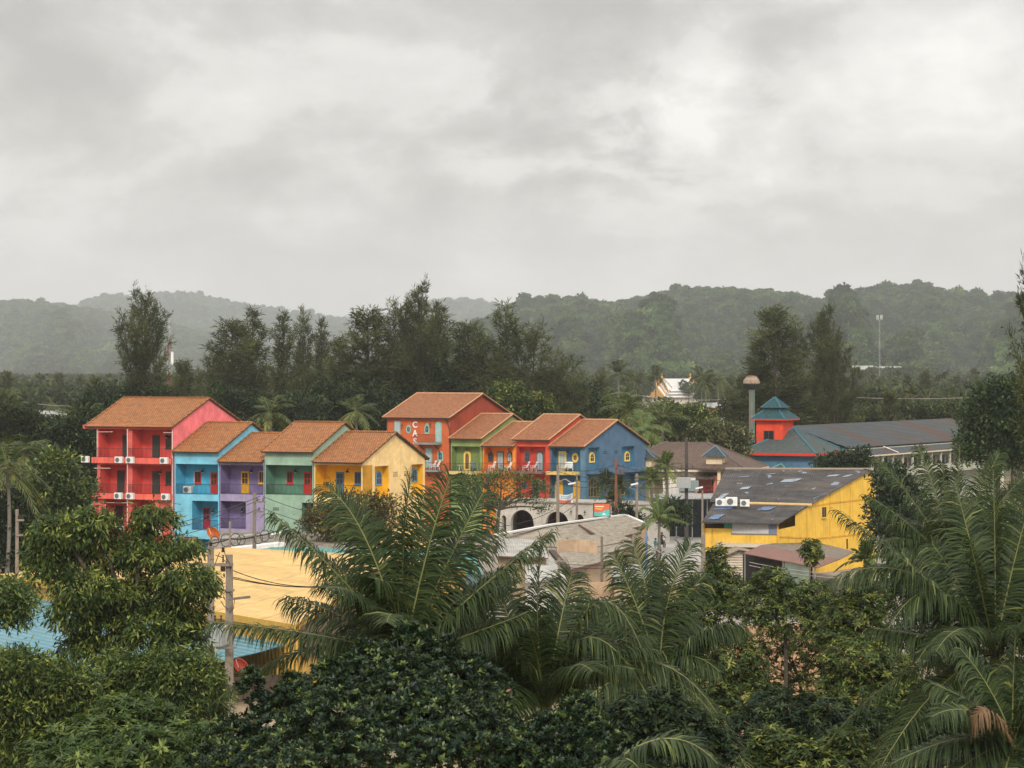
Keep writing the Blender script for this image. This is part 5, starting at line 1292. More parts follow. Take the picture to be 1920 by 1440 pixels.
# long wing behind: gable roof along the depth direction
t = empty('long_wing', TR.O+TR.v*D, -TR.a, 'long white block with a rusty blue-grey roof behind the tower building', 'building')
zl, zr, LL = zat(839, 386)+.0, zat(797, 391), 62.0
r = MB(); r.slab((0, 0, zl), (0, LL, zl), (-7.2, LL+0, zr), (-7.2, -3.0, zr), .1); r.slab((-14.4, LL, zl), (-14.4, 0, zl), (-7.2, -3.0, zr), (-7.2, LL, zr), .1); r.build('roof', S_RUST, t)
r = MB(); r.slab((2.1, .3, zl-1.0), (2.1, LL, zl-1.0), (-.1, LL, zl-.22), (-.1, .3, zl-.22), .08); r.build('skirt_roof', S_RUST, t)
k = MB(); k.bar((2.15, 13, zl-.92), (.0, 13, zl-.12), .25, .06); k.build('flashing', M_WHITE, t)
P_WHT = paint('dull_white_wall', C(198, 196, 180, .8), streak=.45, dirt=(.16, .16, .13, 1))
b = MB(); b.box(-14, .25, .2, LL-.3, 0, zl-.25); b.build('wall', P_WHT, t)
g = MB(); g.box(1.7, 1.85, .5, LL-.3, zl-3.95, zl-2.95); g.box(.26, 1.85, .5, LL-.3, zl-4.15, zl-3.96); g.build('gallery', P_WHT, t)
g = MB(); g.box(2.0, 2.12, .3, LL, zl-1.22, zl-1.03); g.build('fascia', M_CREAM, t)
for i in range(15):
    y_ = 1.6+i*3.9
    c = MB(); c.box(1.66, 1.88, y_-1.6, y_-1.35, zl-2.96, zl-1.1); c.build('column', P_WHT, t)
    opening(t, 'door', (.25, y_, zl-3.95), Yv, X, .95, 2.1, 'rect', plain('brown_door' if i % 3 else 'dark_door', C(110, 62, 44, .8) if i % 3 else (.03, .03, .03, 1), .6), 1, 1, (.9, .9, .95, .95), None, 'door')
    opening(t, 'window', (.25, y_+1.6, zl-3.0), Yv, X, 1.1, 1.2, 'rect', P_WHT, 2, 1, (.06, .06, .94, .94))

# ------------------------------------------------------------------ brown-roofed villa behind the blue house
BR_ = Row(1402, 338, 14); s0 = BR_.s_at(1130); O = BR_.O+BR_.u*s0
t = empty('brown_villa', (O.x, O.y, 0), -BR_.a, 'villa with a wide brown tiled roof and pink balcony right of the blue house', 'house')
lx = lambda px, off=0.: BR_.s_at(px, off)-s0
T_BRN = tiles('brown_roof_tiles', C(118, 96, 84, .85), C(100, 82, 72, .85), grout=(.04, .03, .025, 1), w=.3, h=.34, weather=.5, wcol=(.07, .06, .055, 1))
T_SLT = tiles('slate_turret_tiles', C(78, 88, 96, .75), C(66, 76, 84, .75), grout=(.03, .035, .04, 1), weather=.3, wcol=(.06, .055, .055, 1))
P_CRM = paint('cream_wall', C(228, 204, 170, .82), streak=.3, dirt=(.3, .24, .16, 1)); P_PNK = paint('salmon_wall', C(205, 120, 106, .8), streak=.3)
w = lx(1402); ze = zat(881, 340); D = 15
r = MB(); e, i_ = hip(r, 0, w, 0, D, ze, w*.36, D/2-.1, ze+3.0); r.build('roof', T_BRN, t)
h = MB()
for k in range(4): h.tube([e[k], i_[k]], .12, 6)
h.build('hip_ridge', plain('brown_ridge', (.12, .085, .07, 1), .8), t)
f = MB(); f.box(.0, w, -.06, .0, ze-.22, ze); f.box(w, w+.06, -.05, D, ze-.22, ze); f.build('fascia', M_CREAM, t)
b = MB(); b.box(.6, w-.6, .7, D-.6, 0, ze-.05); b.build('wall', P_CRM, t)
pk = MB(); x0, x1 = lx(1302, .6), lx(1334, .6); pk.box(x0, x1, .5, .68, ze-2.5, ze-.6); pk.build('pink_wall', P_PNK, t)
opening(t, 'window', (lx(1293, .7), .69, ze-1.75), X, -Yv, .8, 1.0, 'rect', M_CREAM, 1, 1, (.06, .06, .94, .94))
opening(t, 'window', (lx(1340, .7), .69, ze-1.9), X, -Yv, .6, 1.1, 'rect', M_CREAM, 1, 1, (.06, .06, .94, .94))
bb = MB(); x0, x1 = lx(1302, -1.2), lx(1344, -1.2); bb.box(x0, x1, -1.3, .45, ze-2.9, ze-2.6); bb.box(x0, x0+.35, -1.3, -1.1, ze-2.6, ze-1.6); bb.box(x1-.35, x1, -1.3, -1.1, ze-2.6, ze-.6); bb.build('balcony', P_PNK, t)
rl = MB(); n = 9
for i in range(n): xx = x0+.5+(x1-x0-1.0)*i/(n-1); rl.lathe((xx, -1.2, ze-2.6), [(.05, 0), (.1, .25), (.05, .5), (.08, .75), (.05, .85)], 6)
rl.bar((x0+.3, -1.2, ze-1.72), (x1-.3, -1.2, ze-1.72), .14, .1); rl.build('balustrade', plain('maroon_balusters', C(110, 44, 40, .8), .6), t)
sk = MB(); sk.slab((lx(1232), -1.9, ze-.9), (lx(1346), -1.9, ze-.9), (lx(1346), .1, ze-.25), (lx(1232), .1, ze-.25), .1); sk.build('skirt_roof', T_BRN, t)
for cx_, yy, lab in ((1341.5, -.4, 0), (1208, -2.0, 1)):
    xc = lx(cx_, yy); zb = zat(870, 338) if not lab else zat(872, 340); hw = 1.12 if not lab else 1.25
    tu = MB(); tu.box(xc-hw*.82, xc+hw*.82, yy-hw*.82, yy+hw*.82, zb-.4, zb+.85); o = tu.build('turret', P_CRM, t)
    r = MB(); e, i_ = hip(r, xc-hw*1.25, xc+hw*1.25, yy-hw*1.25, yy+hw*1.25, zb+.85, hw*1.22, hw*1.22, zb+2.05); r.build('turret_roof', T_SLT, o)
    h = MB()
    for k in range(4): h.tube([e[k], i_[k]], .07, 5)
    h.build('turret_ridge', plain('grey_blue_ridge', C(110, 130, 140, .8), .7), o)
    if not lab: q = MB(); hip(q, xc-2.0, xc+2.2, yy-1.9, yy+2.0, zb-.45, 1.2, 1.2, zb+.1); q.box(xc-2.0, xc+2.2, yy-1.95, yy-1.9, zb-.62, zb-.44); q.build('turret_skirt', T_BRN, o)
c = MB(); xc = lx(1349, -1.5); c.bar((xc, -1.7, 0), (xc, -1.7, zat(880, 337)), .35); c.build('column', P_CRM, t)
# yellow-framed veranda next to the blue house
t = empty('yellow_veranda', G(1218, 1000)+Vector((0, 18, 0)), 0, 'small veranda with yellow posts between the blue house and the villa', 'veranda')
o = Vector(t.location); Yq = o.y
v = MB(); z0, z1 = zat(905, Yq), zat(887, Yq)
for px in (1207, 1234): v.bar(Vector(((px-960)*Yq/F, Yq, 0)), Vector(((px-960)*Yq/F, Yq, z1)), .3)
v.build('post', D_YEL, t, world=True)
v = MB(); v.box((1196-960)*Yq/F, (1240-960)*Yq/F, Yq-.4, Yq+4, z1, z1+.35); v.build('roof', P_CRM, t, world=True)
v = MB(); v.box((1198-960)*Yq/F, (1238-960)*Yq/F, Yq+2, Yq+2.2, 0, z1-.01); v.build('back_wall', paint('brown_orange_wall', C(150, 95, 45, .8)), t, world=True)
# white shop wall with grey canopy along the street
t = empty('street_canopy', G(1290, 1004), 0, 'long grey canopy over dark shopfronts along the street', 'canopy')
o = Vector(t.location); Yq = 322
r = MB(); r.slab(W(1228, 936, Yq-2), W(1352, 934, Yq-4), W(1352, 925, Yq+3), W(1222, 926, Yq+5), .08); r.build('sheet', sheet('grey_canopy_sheet', (.34, .33, .32, 1), pitch=.3, patch=(.18, .17, .16, 1)), t, world=True)
b = MB(); q0, q1 = W(1222, 930, Yq+5), W(1352, 930, Yq+4); b.quad((q0.x, q0.y, 0), (q1.x, q1.y, 0), q1-Z*.1, q0-Z*.1); b.build('shopfront', paint('dark_shopfront', (.025, .035, .045, 1)), t, world=True)
for px in (1240, 1268, 1298, 1326): k = MB(); q = W(px, 936, Yq-2.2); k.bar((q.x, q.y, 0), q, .12); k.build('post', M_STEEL, t, world=True)
b = MB(); q0, q1 = W(1243, 923, Yq+6), W(1304, 923, Yq+6); b.box(q0.x, q1.x, q0.y, q0.y+.3, q0.z-.6, zat(896, Yq+6)); b.build('white_wall', paint('white_shop_wall', C(222, 214, 204, .8)), t, world=True)
sg = MB(); q0 = W(1274, 921, Yq+5.8); sg.box(q0.x, q0.x+2.1, q0.y-.1, q0.y, q0.z, q0.z+1.2); sg.build('notice_board', plain('grey_green_board', (.18, .22, .22, 1), .6), t, world=True)

# ------------------------------------------------------------------ water tower, masts, temple, far houses
t = empty('water_tower', W(1409, 820, 404).to_2d().to_3d(), 0, 'concrete water tower with a rust-stained bowl top', 'water tower')
zt = zat(727, 404); t.scale = (.9, .9, 1); cc = Vector(t.location)
c = MB(); c.lathe((0, 0, 0), [(.38, 0), (.36, zt-.6), (.5, zt-.2), (.9, zt+.2)], 8)
for k in range(4): a = k*math.pi/2+.5; c.bar((.38*math.cos(a), .38*math.sin(a), 0), (.38*math.cos(a), .38*math.sin(a), zt), .12)
c.build('column', paint('stained_concrete', C(140, 138, 126, .62), streak=.7, dirt=(.13, .14, .12, 1)), t)
bw = MB(); bw.lathe((0, 0, zt), [(.45, -.1), (.75, .25), (1.24, .5), (1.3, .66), (1.16, 1.08), (.82, 1.42), (.76, 1.55), (.3, 1.57)], 20); bw.build('bowl', paint('rusty_white', C(178, 158, 136, .62), streak=.85, dirt=(.16, .07, .04, 1), scale=2), t)
k = MB(); k.lathe((0, 0, zt-.02), [(.4, -.3), (.95, .18), (1.28, .53)], 20); k.build('underside', plain('dark_underside', (.05, .052, .05, 1), .9), t)
rr = MB(); rr.lathe((0, 0, zt+1.55), [(.80, 0), (.80, .06), (.1, .1)], 16); rr.build('lid', paint('rust_lid', C(150, 95, 70, .8)), t)
p = MB(); p.tube([(.44, -.2, 0), (.44, -.2, zt)], .04, 5); p.build('pipe', plain('aqua_pipe', C(120, 165, 155, .8), .6), t)

def lattice(mb, h, r0, r1, seg, m=(0, 0), th=.12):
    for k in range(3):
        a = k*2.094; p0 = Vector((r0*math.cos(a), r0*math.sin(a), 0)); p1 = Vector((r1*math.cos(a), r1*math.sin(a), h))
        a2 = (k+1)*2.094; q0 = Vector((r0*math.cos(a2), r0*math.sin(a2), 0)); q1 = Vector((r1*math.cos(a2), r1*math.sin(a2), h))
        for i in range(seg):
            mm = m[(i//3) % 2]; u, v = i/seg, (i+1)/seg
            mb.bar(p0.lerp(p1, u), p0.lerp(p1, v), th, m=mm); mb.bar(p0.lerp(p1, u), q0.lerp(q1, v), th*.6, m=mm); mb.bar(p0.lerp(p1, v), q0.lerp(q1, v), th*.6, m=mm)
t = empty('radio_mast', W(317, 740, 470).to_2d().to_3d(), 0, 'red and white lattice radio mast behind the casuarina at the left', 'mast')
mb = MB(); hh = zat(612, 470); lattice(mb, hh, .6, .28, 30, (0, 1), .075); mb.build('lattice', [plain('mast_red', (.26, .09, .06, 1), .6), plain('mast_white', (.36, .35, .33, 1), .6)], t)
a = MB(); a.tube([(0, 0, hh-1), (0, 0, hh+1.2)], .05, 5); a.box(.3, .7, -.2, .2, hh-6, hh-4); a.box(.3, .7, -.2, .2, hh-12, hh-10); a.build('antenna', M_WHITE, t)
t = empty('phone_mast', W(1649, 740, 1300).to_2d().to_3d(), 0, 'thin tall phone mast with white panel antennas before the right hill', 'mast')
mb = MB(); hh = zat(600, 1300); lattice(mb, hh, .45, .22, 40, (0, 0), .05); mb.build('lattice', plain('mast_grey', (.38, .36, .34, 1), .6), t)
a = MB()
for k in range(6): an = k*1.047; a.box(1.2*math.cos(an)-.16, 1.2*math.cos(an)+.16, 1.2*math.sin(an)-.1, 1.2*math.sin(an)+.1, hh+.2, hh+2.2)
for k in range(3): an = k*2.094; a.bar((1.2*math.cos(an), 1.2*math.sin(an), hh), (-1.2*math.cos(an), -1.2*math.sin(an), hh), .08)
a.build('antenna', plain('antenna_grey', (.42, .41, .39, 1), .6), t)

PR = Row(1232, 1500, 38); O = PR.pt(1232)
t = empty('temple', (O.x, O.y, 0), -R(52)+R(90)-R(38)*0, 'white-roofed temple with gilded gable and horned finials among palms', 'temple')
t.rotation_euler = (0, 0, R(36)); t.location.x -= 0; t.scale = (1.12, 1.12, 1.08)
M_TW = tiles('white_temple_tiles', (.66, .64, .62, 1), (.6, .58, .56, 1), grout=(.4, .39, .38, 1), w=.6, h=.7, weather=.15, wcol=(.4, .38, .36, 1)); M_GOLD = plain('gilded', C(214, 160, 84, .85), .5)
def trod(mb, x0, x1, hw, z0, z1, m=0):   # curved two-slope tier along x
    for sg in (-1, 1):
        pr = [(hw, z0), (hw*.62, z0+(z1-z0)*.28), (hw*.3, z0+(z1-z0)*.6), (0, z1)]
        for (ya, za), (yb, zb) in zip(pr, pr[1:]): mb.slab((x0, sg*ya, za), (x1, sg*ya, za), (x1, sg*yb, zb), (x0, sg*yb, zb), .15 if sg < 0 else -.15, m)
r = MB(); zb = 3.5
trod(r, 0, 22, 6.4, zb, 8.6); trod(r, 1.6, 20.4, 5.4, zb+1.4, 10.4); trod(r, 3.4, 18.6, 4.6, zb+2.8, 12.2); r.build('roof', M_TW, t)
g = MB()
for x0, z1, hw, z0 in ((.05, 8.4, 6.0, zb), (1.65, 10.2, 5.0, zb+1.4), (3.45, 12.0, 4.2, zb+2.8)):
    g.prism((x0, 0, 0), (0, 1, 0), Z, X, [(-hw, z0), (hw, z0), (0, z1)], 0, .2)
    g.prism((22-x0, 0, 0), (0, 1, 0), Z, -X, [(-hw, z0), (hw, z0), (0, z1)], 0, .2)
g.build('gable', M_GOLD, t)
n = MB()
for x0, z1 in ((0, 8.6), (1.6, 10.4), (3.4, 12.2), (22, 8.6), (20.4, 10.4), (18.6, 12.2)):
    sg = -1 if x0 < 11 else 1; n.tube([(x0, 0, z1-.2), (x0+sg*.7, 0, z1+.5), (x0+sg*.5, 0, z1+1.4), (x0+sg*.8, 0, z1+2.5)], [.6, .5, .35, .12], 5)
    for sy in (-1, 1): n.tube([(x0, sy*6.2*(1 if z1 < 9 else .8), zb+(z1-8.6)*.75), (x0+sg*.6, sy*7.0*(1 if z1 < 9 else .8), zb+.9+(z1-8.6)*.75)], [.5, .15], 5)
n.build('finial', M_GOLD, t)
b = MB(); b.box(1, 21, -5, 5, 0, zb+.6); b.build('wall', paint('temple_white', C(225, 215, 200, .8)), t)

def far_house(px0, px1, py_eave, py_ridge, Y, rz, roofm, wallm, label, depth=8, nwin=2):
    a, b = W(px0, py_eave, Y), W(px1, py_eave, Y); w = (b-a).length
    t = empty('far_house', (a.x, a.y, 0), R(rz), label, 'house', 'small houses among the far trees')
    ze = a.z; rise = zat(py_ridge, Y+depth/2)-ze
    house_shell(t, w, depth, ze, rise, [], [], [wallm]*3); gable_roof(t, w, depth, ze, rise, roofm, ridgecap=False, ovf=.6)
    for i in range(nwin): opening(t, 'window', (w*(i+.5)/nwin, 0, ze-1.9), X, -Yv, .9, 1.1, 'rect', M_CREAM, 2, 1)
S_GRY = sheet('grey_far_sheet', (.34, .34, .32, 1), pitch=.3, patch=(.22, .2, .18, 1)); S_WHT = sheet('white_far_sheet', (.6, .6, .6, 1), pitch=.4); S_ORG = tiles('orange_far_tiles', C(200, 95, 60, .85), C(180, 80, 50, .85))
P_W = paint('far_white_wall', C(225, 220, 205, .8))
far_house(64, 152, 779, 770, 640, -3, S_GRY, P_W, 'long white shed with a grey roof among trees at far left', 9, 4)
far_house(52, 66, 781, 770, 630, 0, S_ORG, P_W, 'little orange-roofed hut left of the long white shed', 6, 1)
far_house(1361, 1392, 771, 757, 700, -8, S_ORG, paint('cream_far_wall', C(240, 215, 170, .85)), 'cream house with orange-red tiled roof left of the water tower', 7, 2)
far_house(1338, 1412, 799, 783, 560, 12, S_WHT, P_W, 'white sheet-roofed shed below the cream far house', 9, 2)
far_house(1316, 1364, 763, 755, 860, 0, S_GRY, paint('orange_far_wall', C(205, 120, 80, .8)), 'low grey roof with orange end wall beyond the cream house', 6, 2)
far_house(1598, 1640, 692, 685.5, 1960, 0, S_GRY, paint('pinkish_far_wall', C(215, 180, 165, .85)), 'left part of the pinkish long block at the hill foot', 10, 5)
far_house(1643, 1694, 693.5, 687, 1960, 0, S_GRY, paint('pinkish_far_wall', C(215, 180, 165, .85)), 'right part of the pinkish long block at the hill foot', 10, 5)
far_house(1776, 1806, 800, 787, 455, -60, sheet('blue_far_sheet', (.10, .2, .3, 1), pitch=.4), P_W, 'white gable with a blue roof half behind the big right tree', 9, 1)
far_house(1578, 1614, 772, 758, 660, 10, S_GRY, P_W, 'pale house glimpsed between casuarina trunks behind the tower', 8, 2)
# ------------------------------------------------------------------ poles, wires, street things
M_CONC = paint('pole_concrete', C(158, 144, 130, .6), scale=1.5, streak=.5, dirt=(.12, .10, .085, 1))
M_INS = plain('brown_insulator', (.055, .025, .02, 1), .3); M_CABLE = plain('black_cable', (.02, .02, .02, 1), .6); M_WIREL = plain('bare_wire', (.30, .28, .26, 1), .5)
M_RUSTP = paint('rust_pole', C(130, 84, 66, .75), streak=.4)
POLE = 'utility poles'
def insul(parent, p, up=.28, r=.07, drop=False):
    mb = MB(); z = -1 if drop else 1
    prof = []
    for i in range(4): prof += [(r*.45, z*up*i/4), (r, z*up*(i+.35)/4), (r*.45, z*up*(i+.8)/4)]
    mb.lathe(p, prof if z > 0 else prof[::-1], 8); return mb.build('insulator', M_INS, parent)
def pole(px, top, Y, wpx, label, arms=(), mat=None, lean=0.0, group=POLE, lamp=None, base=None):
    r = wpx*Y/F/2; t = empty('utility_pole', ((px-960)*Y/F, Y, 0), 0, label, 'pole', group)
    h = zat(top, Y); mb = MB()
    v = [(-r*1.15, -r*1.15, 0), (r*1.15, -r*1.15, 0), (r*1.15, r*1.15, 0), (-r*1.15, r*1.15, 0)]+[(lean*h+x*r*.8, y*r*.8, h) for x, y in ((-1, -1), (1, -1), (1, 1), (-1, 1))]
    mb.add(v, [(0, 3, 2, 1), (4, 5, 6, 7), (0, 1, 5, 4), (1, 2, 6, 5), (2, 3, 7, 6), (3, 0, 4, 7)])
    mb.build('pole', mat or M_CONC, t)
    for py, x0, x1, dep, ins in arms:
        z = zat(py, Y); xa, xb = x0*Y/F, x1*Y/F; a = MB()
        a.bar((xa, -r-.06-dep, z), (xb, -r-.06+dep, z), .11, .13); o = a.build('crossarm', M_CONC if mat is None else mat, t)
        for k in range(ins):
            f = (k+.5)/ins; insul(o, Vector((xa+(xb-xa)*f, -r-.06+dep*(2*f-1), z+.065)))
    if lamp:
        (x1, y1), (x2, y2) = lamp; a = MB(); a.tube([(0, 0, zat(y1, Y)-.3), ((x1-px)*Y/F, -.3, zat(y1, Y)), ((x2-px)*Y/F, -.8, zat(y2, Y))], .045, 6); o = a.build('lamp_arm', M_WIREL, t)
        l = MB(); q = Vector(((x2-px)*Y/F, -.8, zat(y2, Y))); l.obox(q, (.75, .24, .14), Matrix.Rotation(R(-12), 3, 'Y')); l.build('lamp_head', M_WHITE, o)
    return t
pA = pole(395, 1026, 160, 13.5, 'left concrete pole of the transformer pair beside the big tree')
pB = pole(430, 1040, 160, 14.5, 'right concrete pole of the transformer pair, with a stub cross-arm', arms=((1121, 0, 36, .9, 0), (1106, -14, 10, .1, 0)))
t = pA; Y_ = 160; m_ = Y_/F
a = MB(); z = zat(1058, Y_); a.bar((-54*m_, -.26, z), (43*m_, -.26, z), .2, .17); o = a.build('crossarm', M_CONC, t)
for px in (-36, -14, 22, 26): insul(o, Vector((px*m_, -.26, z-.09)), .3, .12, True)
for px, py in ((24, 1035), (0.5, 1024), (24, 1054)): insul(o, Vector((px*m_, -.2, zat(py, Y_))), .42 if py == 1054 else .3, .13 if py != 1054 else .07)
w_ = MB()
for pts in (((18, 1035), (12, 1050), (4, 1075), (-2, 1110)), ((26, 1030), (30, 1045), (37, 1056), (38, 1070)), ((10, 1040), (22, 1044), (32, 1056)), ((36, 1110), (46, 1125), (44, 1140), (36, 1148)), ((20, 1125), (26, 1135), (34, 1142))):
    w_.tube([(x*m_, -.35, zat(y, Y_)) for x, y in pts], .02, 4)
w_.build('jumper_wire', M_CABLE, t)
t = empty('transformer', W(403, 1182, 159.2), 0, 'grey pole transformer with two dark bushings between the paired poles', 'transformer')
c = MB(); c.lathe((0, 0, -.85), [(.55, 0), (.6, .06), (.6, 1.0), (.64, 1.02), (.64, 1.1), (.3, 1.16)], 18); c.build('tank', plain('transformer_grey', (.34, .36, .36, 1), .5), t)
f = MB()
for k in range(10): an = math.pi+.2+k*.31; f.obox((.66*math.cos(an), .66*math.sin(an), -.35), (.16, .03, .75), Matrix.Rotation(an, 3, 'Z'))
f.build('cooling_fins', plain('fin_grey', (.30, .32, .32, 1), .5), t)
for x in (.02, .34): insul(t, Vector((x, -.1, .3)), .55, .075)
pl = MB(); pl.bar((-.55, 0, -.92), (1.1, 0, -.92), .16, .12); pl.build('bracket', M_STEEL, t)

pole(32, 955, 205, 6.5, 'slim concrete pole with white wire brackets at the far left', arms=((975, 0, 14, .0, 2), (1003, 0, 12, .0, 1)))
pole(477, 924, 236, 7, 'concrete pole in front of the violet house', arms=((941, 0, 22, .0, 2), (959, 0, 18, .0, 1)), lamp=((498, 1012), (519, 999)))
pole(431, 976, 232, 4.5, 'short thin pole left of the violet house pole')
pole(915, 879, 300, 6.5, 'pale concrete pole before the orange house', arms=((893, 0, 22, .0, 2), (909, 0, 18, .0, 1)))
pole(1046, 872, 296, 6, 'concrete pole left of the red and white banner', lamp=((1060, 898), (1072, 906)))
pole(1081.5, 889, 298, 4.5, 'thin grey pole between the yellow arched doors of the blue house')
pole(1155, 860, 300, 5.5, 'rust-brown pole before the blue gable', arms=((877, 0, 18, .0, 2), (888, 0, 16, .0, 1)), mat=M_RUSTP)
pole(1194, 888, 298, 5, 'grey street-lamp pole at the right edge of the blue house', arms=((893, -4, 3, 0, 0), (899, -4, 3, 0, 0)), lamp=((1180, 914), (1189, 907)))
pole(1287, 820, 306, 6.5, 'dark pole with a meter box before the brown villa', arms=((878, -14, 16, .2, 3),), mat=plain('dark_pole', (.06, .05, .045, 1), .8))
bx = MB(); q = W(1282, 905, 305.3); t = empty('meter_box', q, 0, 'grey meter box on the dark pole before the villa', 'meter box'); bx.box(-.7, .7, -.25, .15, -.55, .55); bx.build('casing', plain('box_grey', (.3, .31, .30, 1), .6), t, bevel=.03)
pole(1317, 920, 300, 4, 'thin street-lamp pole by the dark canopy', lamp=((1314, 916), (1310, 914)))
pole(1318.5, 1000, 238, 9, 'thick pale concrete pole in the shrubs below the yellow building')
pole(1048, 1046, 226, 5.5, 'short grey pole before the tan garden wall', arms=((1052, -6, 14, 0, 0),))
pole(1128.5, 1006, 232, 5.5, 'weathered brown pole at the stepped roofs of the tan shop', mat=plain('old_wood', (.15, .12, .09, 1), .9))
pole(1187, 1004, 268, 5, 'grey post at the corner of the tan shop, behind the fronds', mat=M_CONC)
pole(1212, 998, 262, 5, 'blue-wrapped post beside the road corner', mat=plain('post_blue', (.10, .18, .30, 1), .7))
pole(1160, 722, 640, 3.4, 'pale distant pole among palms right of the houses')
pole(22, 745, 640, 3, 'pale distant pole at far left above the trees')
pole(1690, 778, 470, 2, 'thin distant pole above the long wing\'s roof')

def wire(pts, label, mat=None, r=.022, sag=0.0, group='overhead wires'):
    out = []
    for i in range(len(pts)-1):
        a, b = Vector(pts[i]), Vector(pts[i+1]); n = 14
        for k in range(n+(i == len(pts)-2)):
            f = k/n; p = a.lerp(b, f); p.z -= sag*4*f*(1-f); out.append(p)
    mb = MB(); mb.tube(out, r, 4); o = mb.build('wire', mat or M_CABLE)
    return tag(o, label, 'wire', group)
for i, (yr, yl, xl) in enumerate(((930, 994, 255), (936, 1004, 255), (953, 1020, 250))):
    wire([W(488, yr, 235.6), W(xl, yl, 196)], ('upper', 'middle', 'lowest')[i]+' black wire from the violet house pole down to the left tree', r=.026, sag=.35)
for i, (yl, yr) in enumerate(((931, 985), (953, 1005))):
    wire([W(493, yl, 235.6), W(800, yr, 215)], ('upper', 'lower')[i]+' black wire from the violet house pole right towards the palm', r=.024, sag=.7)
for i, (y0, y1, sg) in enumerate(((1070, 1062, 1.0), (1082, 1076, .65), (1085, 1080, .55))):
    wire([W(437, y0, 159.6), W(745, y1, 170)], ('top', 'middle', 'bottom')[i]+' wire sagging across the yellow hall roof from the paired poles', r=.024, sag=sg)
for i, (y0, y1) in enumerate(((750, 760), (762, 770))):
    wire([W(22, y0, 640), W(190, y1, 620)], ('upper', 'lower')[i]+' pale distant wire above the long white shed at far left', M_WIREL, .05, .6)
for i, (y0, y1) in enumerate(((735, 746), (752, 747))):
    wire([W(1160, y0, 640), W(1400, y1, 600)], ('upper', 'lower')[i]+' pale distant wire from the palm-side pole towards the water tower', M_WIREL, .05, 1.0)
wire([W(1160, 735, 640), W(1055, 746, 610)], 'upper pale distant wire running left from the palm-side pole', M_WIREL, .05, .6)
wire([W(1160, 752, 640), W(1060, 766, 610)], 'lower pale distant wire running left from the palm-side pole', M_WIREL, .05, .6)
for i, y in enumerate((744, 761, 778)):
    wire([W(1600, y+1, 480), W(1880, y-2, 470)], ('top', 'middle', 'lowest')[i]+' pale wire above the long wing\'s rusty roof', M_WIREL, .04, .35)
for i, (y0, y1, y2) in enumerate(((878, 871, 883), (884, 889, 893), (892, 898, 902), (905, 906, 910))):
    wire([W(1046, y0, 296), W(1155, y1, 300), W(1287, y2, 306)], 'black wire across the blue house and villa, %s of four' % ('top', 'second', 'third', 'lowest')[i], r=.025, sag=.45)
for i, (y0, y1) in enumerate(((893, 880), (909, 905))):
    wire([W(915, y0, 300), W(1046, y1, 296)], ('upper', 'lower')[i]+' black wire across the orange and red houses', r=.022, sag=.5)
for i, (y0, y1) in enumerate(((930, 958), (945, 980))):
    wire([W(1081, y0, 298), W(925, y1+30, 290)], ('upper', 'lower')[i]+' black wire before the white arcade', r=.026, sag=.7)
wire([W(1287, 884, 306), W(1420, 905, 300)], 'black wire from the dark pole over the dark patched roof', r=.025, sag=.4)
wire([W(1287, 935, 306), W(1194, 925, 298)], 'black wire between the dark pole and the street-lamp pole', r=.03, sag=.5)
wire([W(1163, 982, 285), W(1250, 1042, 262)], 'pale cable slanting down before the tan shop to the roadside', M_WIREL, .045, .2)
for i, (y0, y1) in enumerate(((1054, 1078), (1060, 1086))):
    wire([W(1405, y0, 226), W(1610, y1, 220)], ('upper', 'lower')[i]+' pale wire across the front of the brown shed', M_WIREL, .022, .2)
for i, y in enumerate((1057, 1063)):
    wire([W(1048, y, 226), W(1200, y-1, 232)], ('upper', 'lower')[i]+' dark wire before the tan garden wall', r=.022, sag=.15)
wire([W(372, 1022, 243), W(431, 1010, 232), W(477, 1006, 236), W(540, 988, 250)], 'thick sagging cable bundle carrying coils between two thin poles', r=.06, sag=.1)
for i, (px, py, s_) in enumerate(((402, 1015, .42), (423, 1013, .5), (441, 1012, .5), (452, 1012.5, .4), (484, 1010, .42), (496, 1004.5, .46), (508, 1002, .3))):
    Yc = 234 if px > 410 else 238; o = empty('cable_coil', W(px, py, Yc), 0, 'coil of black cable hung on the bundle, %s from the left' % ('first', 'second', 'third', 'fourth', 'fifth', 'sixth', 'seventh')[i], 'cable coil', 'cable coils')
    c = MB(); n = 18
    for k in range(3): c.tube([(math.cos(q*2*math.pi/n)*s_*.9+.02*k, k*.03-.03, math.sin(q*2*math.pi/n)*s_) for q in range(n+1)], .03, 4)
    o.rotation_euler = (0, 0, R(35)); c.build('loop', M_CABLE, o)

# banner, billboard, notices
t = empty('banner', W(1060, 940, 300), 0, 'white, blue and red cloth banner tied between two poles', 'banner')
mb = MB(); n = 8
def bp(u, v):
    P = W(1048+26*u, 926+17*v+3*math.sin(u*3.1)*(1-v)+2*(1-v)*u*-1, 299); return P+Yv*(.12*math.sin(u*7+v*2))
for i in range(n):
    for j in range(6): mb.add([bp(i/n, j/6), bp(i/n, (j+1)/6), bp((i+1)/n, (j+1)/6), bp((i+1)/n, j/6)], [(0, 1, 2, 3)], 2 if j >= 4 and i < 7 else 0)
for k in range(2):
    for i in range(1, 7): mb.add([bp((i+.1)/n, .17+k*.2)-Yv*.03, bp((i+.1)/n, .26+k*.2)-Yv*.03, bp((i+.85)/n, .26+k*.2)-Yv*.03, bp((i+.85)/n, .17+k*.2)-Yv*.03], [(0, 1, 2, 3)], 1)
mb.build('cloth', [plain('banner_white', (.62, .64, .64, 1), .7), plain('banner_blue', (.16, .30, .42, 1), .7), plain('banner_red', (.6, .15, .10, 1), .7)], t, world=True)
t = empty('billboard', Vector(((1129-960)*294/F, 294, 0)), 0, 'billboard with orange-red upper half and turquoise lower half by the arcade', 'billboard')
